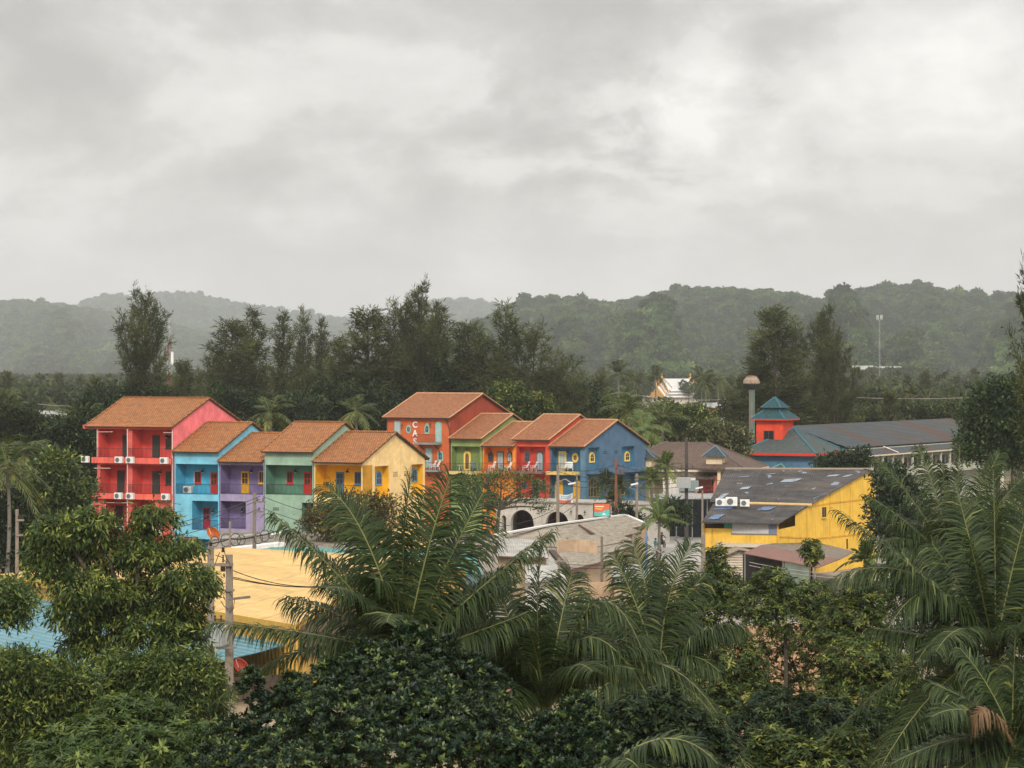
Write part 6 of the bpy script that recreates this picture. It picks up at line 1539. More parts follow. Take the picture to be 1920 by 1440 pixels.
Yb = 294.0; q0, q1 = W(1114, 968, Yb), W(1143, 966, Yb); zt = zat(945, Yb); w = q1.x-q0.x; h = zt-q0.z
fr = MB(); fr.box(q0.x-.1, q1.x+.1, Yb, Yb+.15, q0.z-.1, zt+.1); fr.build('frame', plain('board_frame', (.12, .04, .03, 1), .6), t, world=True)
def strip(poly, name, mat, off): m2 = MB(); m2.prism((q0.x, Yb, q0.z), X, Z, -Yv, [(a*w, b*h) for a, b in poly], .0, off); return m2.build(name, mat, t, world=True)
strip([(0, 0), (1, 0), (1, .52), (.7, .5), (.5, .34), (.25, .3), (0, .38)], 'lower_panel', plain('board_turquoise', (.08, .42, .40, 1), .5), .02)
strip([(0, .38), (.25, .3), (.5, .34), (.7, .5), (1, .52), (1, 1), (0, 1)], 'upper_panel', plain('board_red', (.55, .12, .05, 1), .5), .02)
strip([(.05, .58), (.4, .52), (.62, .6), (.4, .66), (.05, .66)], 'stripe', plain('board_orange', (.7, .32, .08, 1), .5), .03)
strip([(.06, .75), (.62, .75), (.62, .84), (.06, .84)], 'text_line', plain('board_cream', (.72, .58, .42, 1), .5), .03); strip([(.5, .12), (.62, .28), (.78, .12)], 'emblem', plain('board_pale', (.6, .7, .66, 1), .5), .03)
for f_ in (.12, .88): p = MB(); p.bar((q0.x+w*f_, Yb+.3, 0), (q0.x+w*f_, Yb+.3, q0.z+h*.6), .16); p.build('post', M_STEEL, t, world=True)
for px, py, ww, hh, lab, lc in ((1298, 978, 14, 12, 'white notice board standing by the dark shopfront at the road', M_WHITE),):
    q = G(px, 1004); t = empty('notice_board', q, 0, lab, 'notice board'); z0 = zat(py+hh/2, q.y); z1 = zat(py-hh/2, q.y); w = ww*q.y/F
    b = MB(); b.box(-w/2, w/2, -.04, .04, max(z0, .5), z1); b.build('panel', lc, t)
    for k in range(3): l = MB(); l.box(-w*.38, w*.38, -.06, -.041, z1-.2-k*.22, z1-.12-k*.22); l.build('text_line', plain('grey_lines', (.25, .27, .3, 1), .6), t)
    for sx in (-1, 1): l = MB(); l.bar((sx*w*.4, .05, 0), (sx*w*.4, .05, z1), .06); l.build('post', M_STEEL, t)
# bins
def bin_(px, py, hpx, label, col, lid):
    q = G(px, py, .03); t = empty('rubbish_bin', q, R(10), label, 'bin', 'roadside bins'); h = hpx*q.y/F; r = h*.3
    b = MB(); b.lathe((0, 0, .06), [(r*.78, 0), (r, h*.8), (r*1.08, h*.8), (r*1.08, h*.86)], 12); b.build('body', col, t)
    l = MB(); l.lathe((0, 0, .06+h*.86), [(r*1.1, 0), (r*1.0, h*.08), (r*.5, h*.14), (.02, h*.15)], 12); l.build('lid', lid, t)
    for sx in (-1, 1): k = MB(); k.tube([(sx*r*.7-.03, r*.7, .07), (sx*r*.7+.03, r*.7, .07)], .07, 8); k.build('wheel', M_CABLE, t)
g_ = plain('bin_green', (.06, .085, .08, 1), .5); d_ = plain('bin_black', (.02, .02, .02, 1), .5)
bin_(1285, 1033, 17, 'dark green-grey rubbish bin standing alone on the road verge', g_, g_)
bin_(1235, 1047, 17, 'black round-topped bin half hidden behind palm fronds', d_, d_)

# people: one skinned figure each, posed joint by joint
def person(loc, rz, joints, bones, radii, label, skin_mats, hair):
    t = empty('person', loc, rz, label, 'person')
    me = bpy.data.meshes.new('body'); names = list(joints); me.from_pydata([joints[n] for n in names], [(names.index(a), names.index(b)) for a, b in bones], [])
    o = bpy.data.objects.new('body', me); link(o, t)
    sk = o.modifiers.new('skin', 'SKIN'); sd = o.modifiers.new('smooth', 'SUBSURF'); sd.levels = 1; sd.render_levels = 1
    for i, n in enumerate(names): r = radii[n]; me.skin_vertices[0].data[i].radius = r if isinstance(r, tuple) else (r, r); me.skin_vertices[0].data[i].use_root = (n == 'pelvis')
    if not me.skin_vertices: pass
    me.materials.append(skin_mats)
    h = MB(); hd = Vector(joints['head']); h.lathe(hd+Vector((0, .015, .0)), [(.10, -.02), (.112, .05), (.09, .11), (.03, .135)], 10); h.build('hair', hair, t)
    return t, o
RAD = dict(pelvis=(.15, .11), waist=(.14, .1), chest=(.17, .11), neck=.055, head=.085, crown=.08, shl=.06, shr=.06, ell=.042, elr=.042, wrl=.032, wrr=.032, hal=.035, har=.035, hil=.085, hir=.085, knl=.06, knr=.06, anl=.045, anr=.045, tol=.04, tor=.04)
BON = [('pelvis', 'waist'), ('waist', 'chest'), ('chest', 'neck'), ('neck', 'head'), ('head', 'crown'), ('chest', 'shl'), ('chest', 'shr'), ('shl', 'ell'), ('shr', 'elr'), ('ell', 'wrl'), ('elr', 'wrr'), ('wrl', 'hal'), ('wrr', 'har'), ('pelvis', 'hil'), ('pelvis', 'hir'), ('hil', 'knl'), ('hir', 'knr'), ('knl', 'anl'), ('knr', 'anr'), ('anl', 'tol'), ('anr', 'tor')]
STAND = dict(pelvis=(0, 0, .93), waist=(0, 0, 1.08), chest=(0, 0, 1.32), neck=(0, -.01, 1.47), head=(0, -.03, 1.57), crown=(0, -.02, 1.66), shl=(-.19, 0, 1.39), shr=(.19, 0, 1.39), ell=(-.25, .03, 1.12), elr=(.25, .02, 1.12), wrl=(-.26, -.06, .88), wrr=(.25, -.12, .92), hal=(-.26, -.09, .80), har=(.25, -.17, .85), hil=(-.1, 0, .88), hir=(.1, 0, .88), knl=(-.11, -.02, .48), knr=(.12, -.05, .48), anl=(-.11, .02, .08), anr=(.13, -.02, .08), tol=(-.12, -.13, .03), tor=(.15, -.17, .03))
SIT = dict(pelvis=(0, 0, .80), waist=(0, -.02, .95), chest=(0, -.08, 1.18), neck=(0, -.11, 1.33), head=(0, -.14, 1.43), crown=(0, -.13, 1.52), shl=(-.19, -.08, 1.25), shr=(.19, -.08, 1.25), ell=(-.27, -.28, 1.08), elr=(.27, -.28, 1.08), wrl=(-.28, -.48, 1.0), wrr=(.28, -.48, 1.0), hal=(-.29, -.55, 1.0), har=(.29, -.55, 1.0), hil=(-.1, 0, .78), hir=(.1, 0, .78), knl=(-.17, -.38, .68), knr=(.17, -.38, .68), anl=(-.17, -.22, .30), anr=(.17, -.22, .30), tol=(-.17, -.36, .26), tor=(.17, -.36, .26))
def outfit(name, top, legs, skin=(.22, .12, .075)):
    """skin, top and trousers by height on the figure"""
    m, nt, bs, out = new_mat(name); tc = node(nt, 'ShaderNodeTexCoord').outputs['Object']; sp = node(nt, 'ShaderNodeSeparateXYZ'); nt.links.new(tc, sp.inputs[0])
    r = ramp(nt, [(0, (.03, .03, .03)), (.05, skin), (.09, legs), (.545, top), (.855, skin)]); r.color_ramp.interpolation = 'CONSTANT'
    nt.links.new(mrange(nt, sp.outputs[2], 0, 1.72, 0, 1), r.inputs[0]); nt.links.new(r.outputs[0], bs.inputs['Base Color']); bs.inputs['Roughness'].default_value = .8; return m
M_HAIR = plain('black_hair', (.012, .010, .009, 1), .5)
person(G(1197, 1030, .03), R(200), STAND, BON, RAD, 'person in a dark grey shirt standing by the tan shop corner', outfit('outfit_grey', (.06, .065, .075), (.04, .045, .06)), M_HAIR)
person(G(1210.5, 1029, .03), R(160), STAND, BON, RAD, 'person in a blue shirt standing by the tan shop corner', outfit('outfit_blue', (.07, .16, .42), (.05, .05, .06)), M_HAIR)
person(G(1229, 1041, .03), R(120), STAND, BON, RAD, 'person in a teal shirt and pale trousers beside the motorbike', outfit('outfit_teal', (.04, .20, .20), (.32, .30, .28)), M_HAIR)
MBK = G(1240, 1026, .03); bz = R(25)
t = empty('motorbike', MBK, bz, 'dark motorbike with a rider at the corner of the road', 'motorbike')
blk = plain('bike_black', (.015, .015, .018, 1), .35); tyre = plain('tyre_rubber', (.012, .012, .012, 1), .8)
for y_ in (-.62, .58):
    w_ = MB(); n = 18; w_.tube([(0, y_+.25*math.cos(q*2*math.pi/n), .29+.25*math.sin(q*2*math.pi/n)) for q in range(n+1)], .05, 6, cap=False); wo = w_.build('wheel', tyre, t)
    s_ = MB(); s_.tube([(-.06, y_, .29), (.06, y_, .29)], .06, 8)
    for k in range(6): an = k*1.047; s_.bar((0, y_, .29), (0, y_+.23*math.cos(an), .29+.23*math.sin(an)), .02)
    s_.build('rim', M_STEEL, wo)
b = MB(); b.prism((-.09, 0, 0), (0, 1, 0), Z, X, [(-.42, .42), (-.1, .28), (.3, .3), (.62, .55), (.6, .68), (.1, .70), (-.15, .52), (-.36, .78), (-.48, .78)], 0, .18); b.build('body', blk, t)
s_ = MB(); s_.obox((0, .28, .74), (.22, .62, .09)); s_.build('seat', tyre, t, bevel=.03)
f = MB(); f.tube([(0, -.62, .29), (0, -.5, .75), (0, -.44, .98)], .035, 6); f.tube([(-.33, -.40, 1.0), (0, -.46, .98), (.33, -.40, 1.0)], .022, 6); f.build('handlebar', M_STEEL, t)
l = MB(); l.lathe((0, -.56, .83), [(.02, -.06), (.09, -.03), (.09, .05), (.03, .08)], 10); l.build('headlight', M_BULB, t)
person(MBK, bz, SIT, BON, RAD, 'person in dark clothes sitting on the motorbike', outfit('outfit_dark', (.03, .03, .035), (.035, .035, .05)), M_HAIR)
# ------------------------------------------------------------------ trees
def limb_pts(a, b, rng, n=6, bow=.12):
    a, b = np.asarray(a, float), np.asarray(b, float); t = np.linspace(0, 1, n)[:, None]; L = np.linalg.norm(b-a)
    mid = (a+b)/2+np.array([0, 0, L*bow])+rng.normal(size=3)*L*.06
    return a*(1-t)**2+mid*2*t*(1-t)+b*t**2
def tree_parts(root, rng, lobes, leaf, mats, trunk_r, fork_z, base=(0, 0, 0), nlimb=26):
    """lobes: (centre xyz, radii xyz) in root space. leaf: dict n, per, rc, L, W, out, rnd, droop"""
    cs = []; os_ = []; vol = np.array([l[1][0]*l[1][2] for l in lobes]); vol = vol/vol.sum()
    for (c, r), f in zip(lobes, vol):
        k = max(4, int(leaf['n']*f)); d = nrm(rng.normal(size=(k, 3))); d[:, 2] += .12; d = nrm(d)
        q = (.45+.6*rng.random(k)**.6)[:, None]
        cs.append(np.asarray(c)+d*q*np.asarray(r)); os_.append(d)
    Cc = np.concatenate(cs); O = np.concatenate(os_); K = len(Cc); per = leaf['per']
    sel = np.repeat(np.arange(K), per); n = len(sel)
    tone = np.where(rng.random(K) < .25, rng.uniform(.5, .95, K), rng.uniform(.12, .5, K))
    P = Cc[sel]+rng.normal(size=(n, 3))*leaf['rc']*np.array([1, 1, .8])
    D = nrm(O[sel]*leaf['out']+rng.normal(size=(n, 3))*leaf['rnd']+np.array([0, 0, -leaf['droop']]))
    Sx = nrm(np.cross(D, np.array([0, 0, 1.])+rng.normal(size=(n, 3))*.5))
    if leaf.get('rosette'):     # leaves of a cluster spread like a star around the shoot
        ang = np.tile(np.arange(per)*2*math.pi/per, K)+np.repeat(rng.uniform(0, 6.28, K), per)
        ax = nrm(O*leaf['out']+np.array([0, 0, .8])+rng.normal(size=(K, 3))*.3)[sel]; u = nrm(np.cross(ax, np.array([.3, .8, .1]))); v = np.cross(ax, u)
        sp = leaf.get('open', .8); D = nrm(ax*(1-sp)+(u*np.cos(ang)[:, None]+v*np.sin(ang)[:, None])*sp+np.array([0, 0, -leaf['droop']])+rng.normal(size=(n, 3))*.16)
        P = Cc[sel]+rng.normal(size=(n, 3))*leaf['rc']*.22; Sx = nrm(np.cross(ax, D))
    L = leaf['L']*(.65+.6*rng.random(n)); tint = np.clip(tone[sel]+rng.normal(size=n)*.16+.3*(rng.random(n) < .06), 0, 1)
    nb = NB(); nb.leaves(P, D, Sx, L, leaf['W']*(.75+.5*rng.random(n)), tint, fold=leaf.get('fold', .14), mid=leaf.get('mid', .45))
    if leaf.get('dead'):
        k = rng.choice(n, leaf['dead'], replace=False); nb.leaves(P[k]+np.array([0, -.05, 0]), D[k], Sx[k], L[k]*1.1, leaf['W'], np.full(len(k), .5), m=1)
    nb.obj('crown', mats[:1]+([M_DEAD] if leaf.get('dead') else []), root)
    tr = NB(); b = np.asarray(base, float); fk = np.array([b[0]*.4+np.mean([l[0][0] for l in lobes])*.6, b[1]*.5+np.mean([l[0][1] for l in lobes])*.5, fork_z])
    tr.tube(limb_pts(b, fk, rng, 7, 0), np.linspace(trunk_r, trunk_r*.6, 7), 7)
    for (c, r) in lobes:
        e = np.asarray(c)+np.array([0, 0, -.1*r[2]]); tr.tube(limb_pts(fk, e, rng, 7), np.linspace(trunk_r*.5, trunk_r*.16, 7), 6)
        for k in range(max(2, nlimb//len(lobes))):
            d = nrm(rng.normal(size=3)); d[2] = abs(d[2])*.6; q = e+d*np.asarray(r)*.95
            tr.tube(limb_pts(fk*.3+e*.7, q, rng, 5), np.linspace(trunk_r*.16, trunk_r*.04, 5), 4)
    tr.obj('trunk', [mats[1]], root)
M_DEAD = plain('orange_dead_leaf', (.32, .10, .035, 1), .7)
def lobe_px(px, py, rx, ry, Y, dy=0.0, dr=.85):
    p = W(px, py, Y+dy); s = (Y+dy)/F; return (np.array(p), np.array([rx*s, rx*s*dr, ry*s]))
def tree(name, label, Y, basepx, lobes, leaf, mats, trunk_r, seed, group=None, fork=.55, cat='tree', nlimb=26):
    rng = np.random.default_rng(seed); bx = (basepx-960)*Y/F; root = empty(name, (bx, Y, 0), 0, label, cat, group)
    ls = [lobe_px(*l[:4], Y, *(l[4:5])) for l in lobes]; off = np.array([bx, Y, 0]); ls = [(c-off, r) for c, r in ls]
    zc = min(c[2]-r[2]*.6 for c, r in ls); zm = np.mean([c[2] for c, r in ls])
    tree_parts(root, rng, ls, leaf, mats, trunk_r, max(.5, zc+(zm-zc)*fork), nlimb=nlimb)
    return root
lf = lambda n, per, rc, L, W_, out=.6, rnd=.7, droop=.35, **k: dict(n=n, per=per, rc=rc, L=L, W=W_, out=out, rnd=rnd, droop=droop, **k)

# --- foreground broadleaf trees
FG = 'foreground broadleaf trees'
tree('broadleaf_tree', 'large spreading tree with drooping leaves in front of the yellow hall at the left', 112, 235,
     [(120, 1000, 60, 30), (175, 985, 50, 26), (90, 1035, 44, 24), (190, 1035, 66, 34, 1), (100, 1068, 46, 26), (262, 1040, 50, 26), (325, 1028, 52, 22, 1), (288, 970, 44, 20, 1), (262, 1000, 22, 22, 1), (350, 1088, 52, 30, -1), (392, 1090, 22, 24), (285, 1095, 40, 20, 1),
      (160, 1105, 60, 28, -1), (225, 1125, 66, 34), (330, 1140, 54, 34), (130, 1150, 46, 28, -1), (200, 1180, 66, 38), (290, 1185, 62, 36, -1), (350, 1195, 44, 42), (160, 1215, 50, 26)],
     lf(1900, 16, .16, .29, .078, .5, .55, .75), [LM_BIG, M_BARK], .28, 101, FG, .35, nlimb=90)
tree('broadleaf_tree', 'light green leafy branch crown entering at the left edge over the blue roof', 104, -60,
     [(12, 1108, 44, 24), (48, 1128, 26, 16), (-5, 1150, 34, 24), (38, 1158, 20, 12), (-50, 1140, 50, 45)], lf(420, 16, .17, .26, .075, .5, .6, .5), [LM_OLIVE, M_BARK], .2, 102, FG)
tree('broadleaf_tree', 'dark leafy tree at the lower left edge below the blue roof', 98, 60,
     [(30, 1262, 75, 45), (110, 1295, 75, 55), (20, 1330, 80, 60), (60, 1400, 110, 60), (150, 1350, 60, 50)], lf(1700, 17, .17, .24, .07, .5, .6, .5), [LM_BIG, M_BARK], .25, 103, FG)
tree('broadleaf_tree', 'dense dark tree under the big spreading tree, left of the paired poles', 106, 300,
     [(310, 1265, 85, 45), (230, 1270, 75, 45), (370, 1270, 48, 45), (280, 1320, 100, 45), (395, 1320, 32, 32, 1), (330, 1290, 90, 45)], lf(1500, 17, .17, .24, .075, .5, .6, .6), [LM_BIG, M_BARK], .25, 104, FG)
tree('frangipani_tree', 'low olive-green tree with star-shaped leaf tufts at the bottom left', 72, 250,
     [(250, 1345, 75, 45), (170, 1385, 85, 42, -1), (330, 1375, 55, 38), (100, 1410, 60, 36, -1), (270, 1410, 90, 45, -2), (390, 1390, 45, 40), (180, 1440, 120, 40, -2), (350, 1440, 80, 40, -2)],
     lf(1700, 13, .12, .21, .062, .7, .5, .1, rosette=True, open=.78), [LM_OLIVE, M_BARKG], .16, 105, None, .4, nlimb=60)
tree('broadleaf_tree', 'glossy dark green dense tree with a few orange leaves at the bottom centre', 66, 720,
     [(770, 1232, 62, 42), (700, 1262, 75, 45), (830, 1268, 70, 45), (620, 1292, 75, 42), (560, 1315, 55, 38), (760, 1310, 110, 60, -1), (900, 1300, 60, 45), (650, 1350, 110, 60, -1.5), (520, 1365, 75, 50), (850, 1360, 110, 60, -1.5), (470, 1285, 24, 32), (440, 1390, 55, 45), (740, 1400, 150, 55, -2),
      (560, 1420, 130, 50, -2), (930, 1400, 95, 55, -1.5), (420, 1430, 70, 40, -1), (1000, 1430, 90, 45, -1),
      (765, 1192, 24, 24), (838, 1214, 24, 22), (688, 1222, 22, 20), (610, 1256, 20, 22), (545, 1284, 18, 22), (892, 1250, 24, 24), (940, 1292, 24, 24), (660, 1238, 14, 20), (800, 1200, 14, 18), (505, 1318, 18, 20)],
     lf(7000, 13, .1, .128, .052, .8, .5, -.15, rosette=True, open=.62, mid=.55, dead=30), [LM_BUSH, M_BARK], .22, 106, FG, .35, nlimb=60)
tree('broadleaf_tree', 'small glossy dark shrub-like tree between the palms at the bottom centre right', 64, 1075,
     [(1085, 1335, 36, 36), (1040, 1375, 50, 40), (1105, 1390, 50, 50), (1070, 1430, 80, 45), (1000, 1410, 60, 40), (1130, 1430, 50, 36)], lf(1900, 13, .1, .125, .05, .8, .5, -.15, rosette=True, open=.62, mid=.55), [LM_BUSH, M_BARK], .15, 107, FG, .3)
pl = lambda n: lf(int(n*1.7), 11, .17, .215, .07, .6, .5, .12, rosette=True, open=.82, mid=.5)
SH = 'leafy shrubs at the lower right'
tree('leafy_shrub', 'tall shrub with lobed leaves left of the brown shed, before the pale pole', 128, 1345, [(1345, 1050, 22, 30), (1350, 1085, 40, 30), (1320, 1110, 45, 38), (1375, 1115, 45, 38), (1345, 1150, 70, 42), (1310, 1180, 40, 35)], pl(560), [LM_PAPAYA, M_BARK], .12, 111, SH)
tree('leafy_shrub', 'shrub with lobed leaves in front of the brown shed\'s dark opening', 124, 1450, [(1445, 1090, 38, 28), (1480, 1115, 55, 30), (1425, 1130, 55, 40), (1475, 1160, 75, 36), (1530, 1120, 45, 32), (1545, 1155, 50, 36)], pl(620), [LM_PAPAYA, M_BARK], .12, 112, SH)
tree('leafy_shrub', 'shrub with lobed leaves below the long drooping palm frond at right', 118, 1620, [(1610, 1110, 36, 30), (1640, 1130, 38, 38), (1590, 1150, 50, 36), (1625, 1185, 50, 40), (1560, 1190, 40, 30)], pl(520), [LM_PAPAYA, M_BARK], .12, 113, SH)
tree('leafy_shrub', 'shrub left of the bare orange earth patch', 108, 1370, [(1370, 1225, 55, 45), (1340, 1275, 50, 45), (1410, 1265, 36, 40), (1400, 1310, 70, 45), (1350, 1340, 60, 40)], pl(700), [LM_PAPAYA, M_BARK], .12, 114, SH)
tree('leafy_shrub', 'shrub right of the bare orange earth patch', 108, 1620, [(1610, 1235, 75, 38), (1660, 1260, 55, 45), (1575, 1285, 45, 36), (1630, 1310, 80, 45), (1690, 1300, 45, 45)], pl(760), [LM_PAPAYA, M_BARK], .12, 115, SH)
tree('leafy_shrub', 'dark dense shrub below the bare orange earth patch', 96, 1500, [(1470, 1330, 75, 40), (1540, 1350, 85, 45), (1420, 1370, 60, 45), (1500, 1390, 100, 50), (1600, 1370, 70, 50)], pl(1000), [LM_DARK, M_BARK], .12, 116, SH)
tree('leafy_shrub', 'pale green shrub with broad lobed leaves at the very bottom right of centre', 84, 1480, [(1450, 1390, 45, 26), (1500, 1420, 70, 36), (1590, 1400, 40, 36), (1430, 1430, 45, 34), (1560, 1440, 80, 34)], pl(620), [LM_PAPAYA, M_BARK], .12, 117, SH)
tree('leafy_shrub', 'thin shrub with see-through branches over the bare orange earth', 128, 1505, [(1480, 1225, 40, 30), (1530, 1235, 40, 30), (1440, 1290, 50, 36), (1500, 1300, 60, 30), (1560, 1250, 30, 36), (1465, 1200, 60, 24), (1545, 1195, 50, 26), (1420, 1230, 36, 26), (1500, 1260, 50, 20)], pl(420), [LM_PAPAYA, M_BARK], .1, 122, SH)
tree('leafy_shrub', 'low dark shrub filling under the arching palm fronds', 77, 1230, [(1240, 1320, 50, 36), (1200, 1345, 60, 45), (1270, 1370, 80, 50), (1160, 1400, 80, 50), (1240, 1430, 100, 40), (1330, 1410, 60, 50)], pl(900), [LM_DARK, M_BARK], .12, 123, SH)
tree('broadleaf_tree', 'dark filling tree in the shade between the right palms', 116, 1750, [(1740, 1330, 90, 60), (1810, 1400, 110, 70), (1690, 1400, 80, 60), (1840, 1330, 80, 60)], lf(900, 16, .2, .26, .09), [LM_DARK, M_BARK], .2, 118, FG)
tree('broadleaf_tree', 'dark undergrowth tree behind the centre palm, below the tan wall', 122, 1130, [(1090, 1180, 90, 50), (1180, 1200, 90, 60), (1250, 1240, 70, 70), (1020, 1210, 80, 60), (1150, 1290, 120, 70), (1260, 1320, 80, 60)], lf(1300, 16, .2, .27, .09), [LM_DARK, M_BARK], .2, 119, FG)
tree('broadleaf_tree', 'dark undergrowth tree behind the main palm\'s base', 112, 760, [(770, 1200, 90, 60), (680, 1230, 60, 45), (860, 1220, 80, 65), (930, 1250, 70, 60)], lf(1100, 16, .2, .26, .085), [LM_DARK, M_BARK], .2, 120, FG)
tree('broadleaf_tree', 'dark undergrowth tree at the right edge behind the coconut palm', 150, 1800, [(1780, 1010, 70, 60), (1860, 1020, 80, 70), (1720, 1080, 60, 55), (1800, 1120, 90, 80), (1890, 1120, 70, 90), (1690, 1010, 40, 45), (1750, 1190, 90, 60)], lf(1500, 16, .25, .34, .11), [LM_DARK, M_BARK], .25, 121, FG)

# --- middle distance broadleaf trees
MG = 'trees around the houses'
LM_MID = leafmat('shade_tree_leaf', (.010, .022, .010, 1), (.034, .062, .020, 1), (.10, .14, .035, 1), .5)
mid = lambda n, L=.55, **k: lf(n, 16, .38, L, L*.42, .6, .7, .3, **k)
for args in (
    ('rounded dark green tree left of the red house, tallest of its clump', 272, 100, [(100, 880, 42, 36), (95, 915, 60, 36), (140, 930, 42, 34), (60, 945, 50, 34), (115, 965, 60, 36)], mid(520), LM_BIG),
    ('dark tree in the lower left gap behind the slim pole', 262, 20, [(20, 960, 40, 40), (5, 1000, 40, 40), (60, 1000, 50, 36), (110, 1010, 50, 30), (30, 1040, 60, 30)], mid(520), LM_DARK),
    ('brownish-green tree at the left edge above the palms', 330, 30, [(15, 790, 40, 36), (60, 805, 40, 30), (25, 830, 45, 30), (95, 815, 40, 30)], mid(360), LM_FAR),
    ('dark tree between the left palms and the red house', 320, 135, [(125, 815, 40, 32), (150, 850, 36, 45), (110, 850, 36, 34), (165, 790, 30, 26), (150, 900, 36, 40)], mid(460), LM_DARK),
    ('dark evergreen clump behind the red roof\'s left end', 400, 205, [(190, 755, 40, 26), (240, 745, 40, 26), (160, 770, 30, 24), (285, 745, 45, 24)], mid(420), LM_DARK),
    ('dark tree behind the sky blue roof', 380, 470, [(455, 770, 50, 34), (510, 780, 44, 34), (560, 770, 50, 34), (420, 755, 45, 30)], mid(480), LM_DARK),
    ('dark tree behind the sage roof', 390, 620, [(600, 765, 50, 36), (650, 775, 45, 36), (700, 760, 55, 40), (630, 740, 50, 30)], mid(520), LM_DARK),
    ('dark tree behind the burnt orange house', 400, 760, [(740, 730, 60, 40), (800, 715, 60, 40), (860, 715, 60, 36), (920, 730, 50, 36)], mid(520), LM_DARK),
    ('mid green tree rising behind the green and orange roofs', 385, 975, [(960, 765, 40, 28), (985, 775, 36, 26), (1010, 765, 40, 30), (950, 745, 36, 28)], mid(420), LM_BIG),
    ('dark tree behind the red right-row roof', 395, 1060, [(1050, 760, 45, 30), (1090, 760, 40, 30), (1030, 735, 50, 34), (1080, 740, 40, 26)], mid(420), LM_DARK),
    ('mid green tree right of the blue roof, below the palms', 400, 1130, [(1120, 770, 40, 26), (1150, 790, 40, 28), (1195, 790, 40, 30), (1160, 810, 45, 26)], mid(420), LM_FAR),
    ('dark green tree left of the temple\'s lower roof', 430, 1290, [(1245, 775, 30, 20), (1300, 780, 40, 22), (1262, 790, 40, 22), (1312, 795, 36, 18)], mid(360), LM_BIG),
    ('dark tree beside the water tower', 440, 1385, [(1385, 800, 28, 28), (1370, 770, 24, 20), (1395, 760, 24, 24)], mid(260), LM_FAR),
    ('large dark green tree at the right edge beside the long wing', 300, 1872, [(1865, 735, 40, 26), (1905, 745, 45, 36), (1840, 770, 40, 34), (1885, 790, 60, 40), (1835, 815, 36, 36), (1870, 840, 52, 36), (1920, 830, 50, 50), (1815, 840, 22, 26), (1930, 770, 50, 50)], mid(1150, .5), LM_MID),
    ('shady tree behind the long drooping fronds, right of the yellow building', 245, 1690, [(1670, 900, 36, 30), (1700, 950, 50, 40), (1660, 970, 36, 40), (1720, 1000, 50, 40)], mid(480, .45), LM_DARK),
    ('dark leafy plant clump before the blue building\'s side wall', 330, 1570, [(1555, 872, 26, 20), (1590, 870, 26, 20), (1615, 862, 16, 20), (1570, 885, 40, 14)], mid(260, .5), LM_DARK),
    ('dark trees\' crown behind the far end of the long wing', 470, 1720, [(1700, 770, 40, 16), (1740, 775, 40, 16), (1655, 775, 40, 16), (1780, 772, 30, 18), (1620, 780, 30, 14)], mid(420, .6), LM_FAR),
):
    lab, Y_, bp_, lb, le, mt = args
    tree('broadleaf_tree', lab, Y_, bp_, lb, le, [mt, M_BARK], .3, 200+bp_, MG)
tree('flowering_tree', 'pale yellow-green flowering tree below the water tower', 372, 1345, [(1310, 822, 30, 26), (1345, 812, 36, 24), (1378, 828, 30, 28), (1335, 845, 45, 26), (1385, 850, 26, 22), (1300, 850, 26, 22)], lf(620, 18, .34, .42, .2, .6, .7, .1), [LM_FLOWER, M_BARK], .25, 131, MG)
tree('bougainvillea', 'bushy bronze and yellow-green bougainvillea below the yellow house', 263, 650, [(608, 962, 30, 22), (650, 950, 36, 24), (690, 955, 36, 28), (720, 960, 28, 30), (630, 985, 45, 24), (680, 990, 50, 26), (590, 985, 26, 18), (700, 1020, 40, 26), (640, 1015, 36, 20)], mid(620, .36), [LM_BOUG, M_BARK], .18, 132, MG)
tree('street_tree', 'open-crowned street tree with dark forked trunk before the orange house', 298, 930, [(872, 905, 26, 16), (900, 900, 32, 18), (940, 898, 32, 18), (985, 905, 32, 16), (1016, 915, 22, 14), (1000, 935, 26, 12), (890, 925, 36, 16), (945, 930, 36, 16), (860, 930, 20, 14), (1025, 955, 14, 10), (905, 945, 26, 12)],
     lf(290, 18, .3, .32, .10, .5, .7, .2), [LM_BIG, M_BARK], .26, 133, MG, .15, nlimb=60)

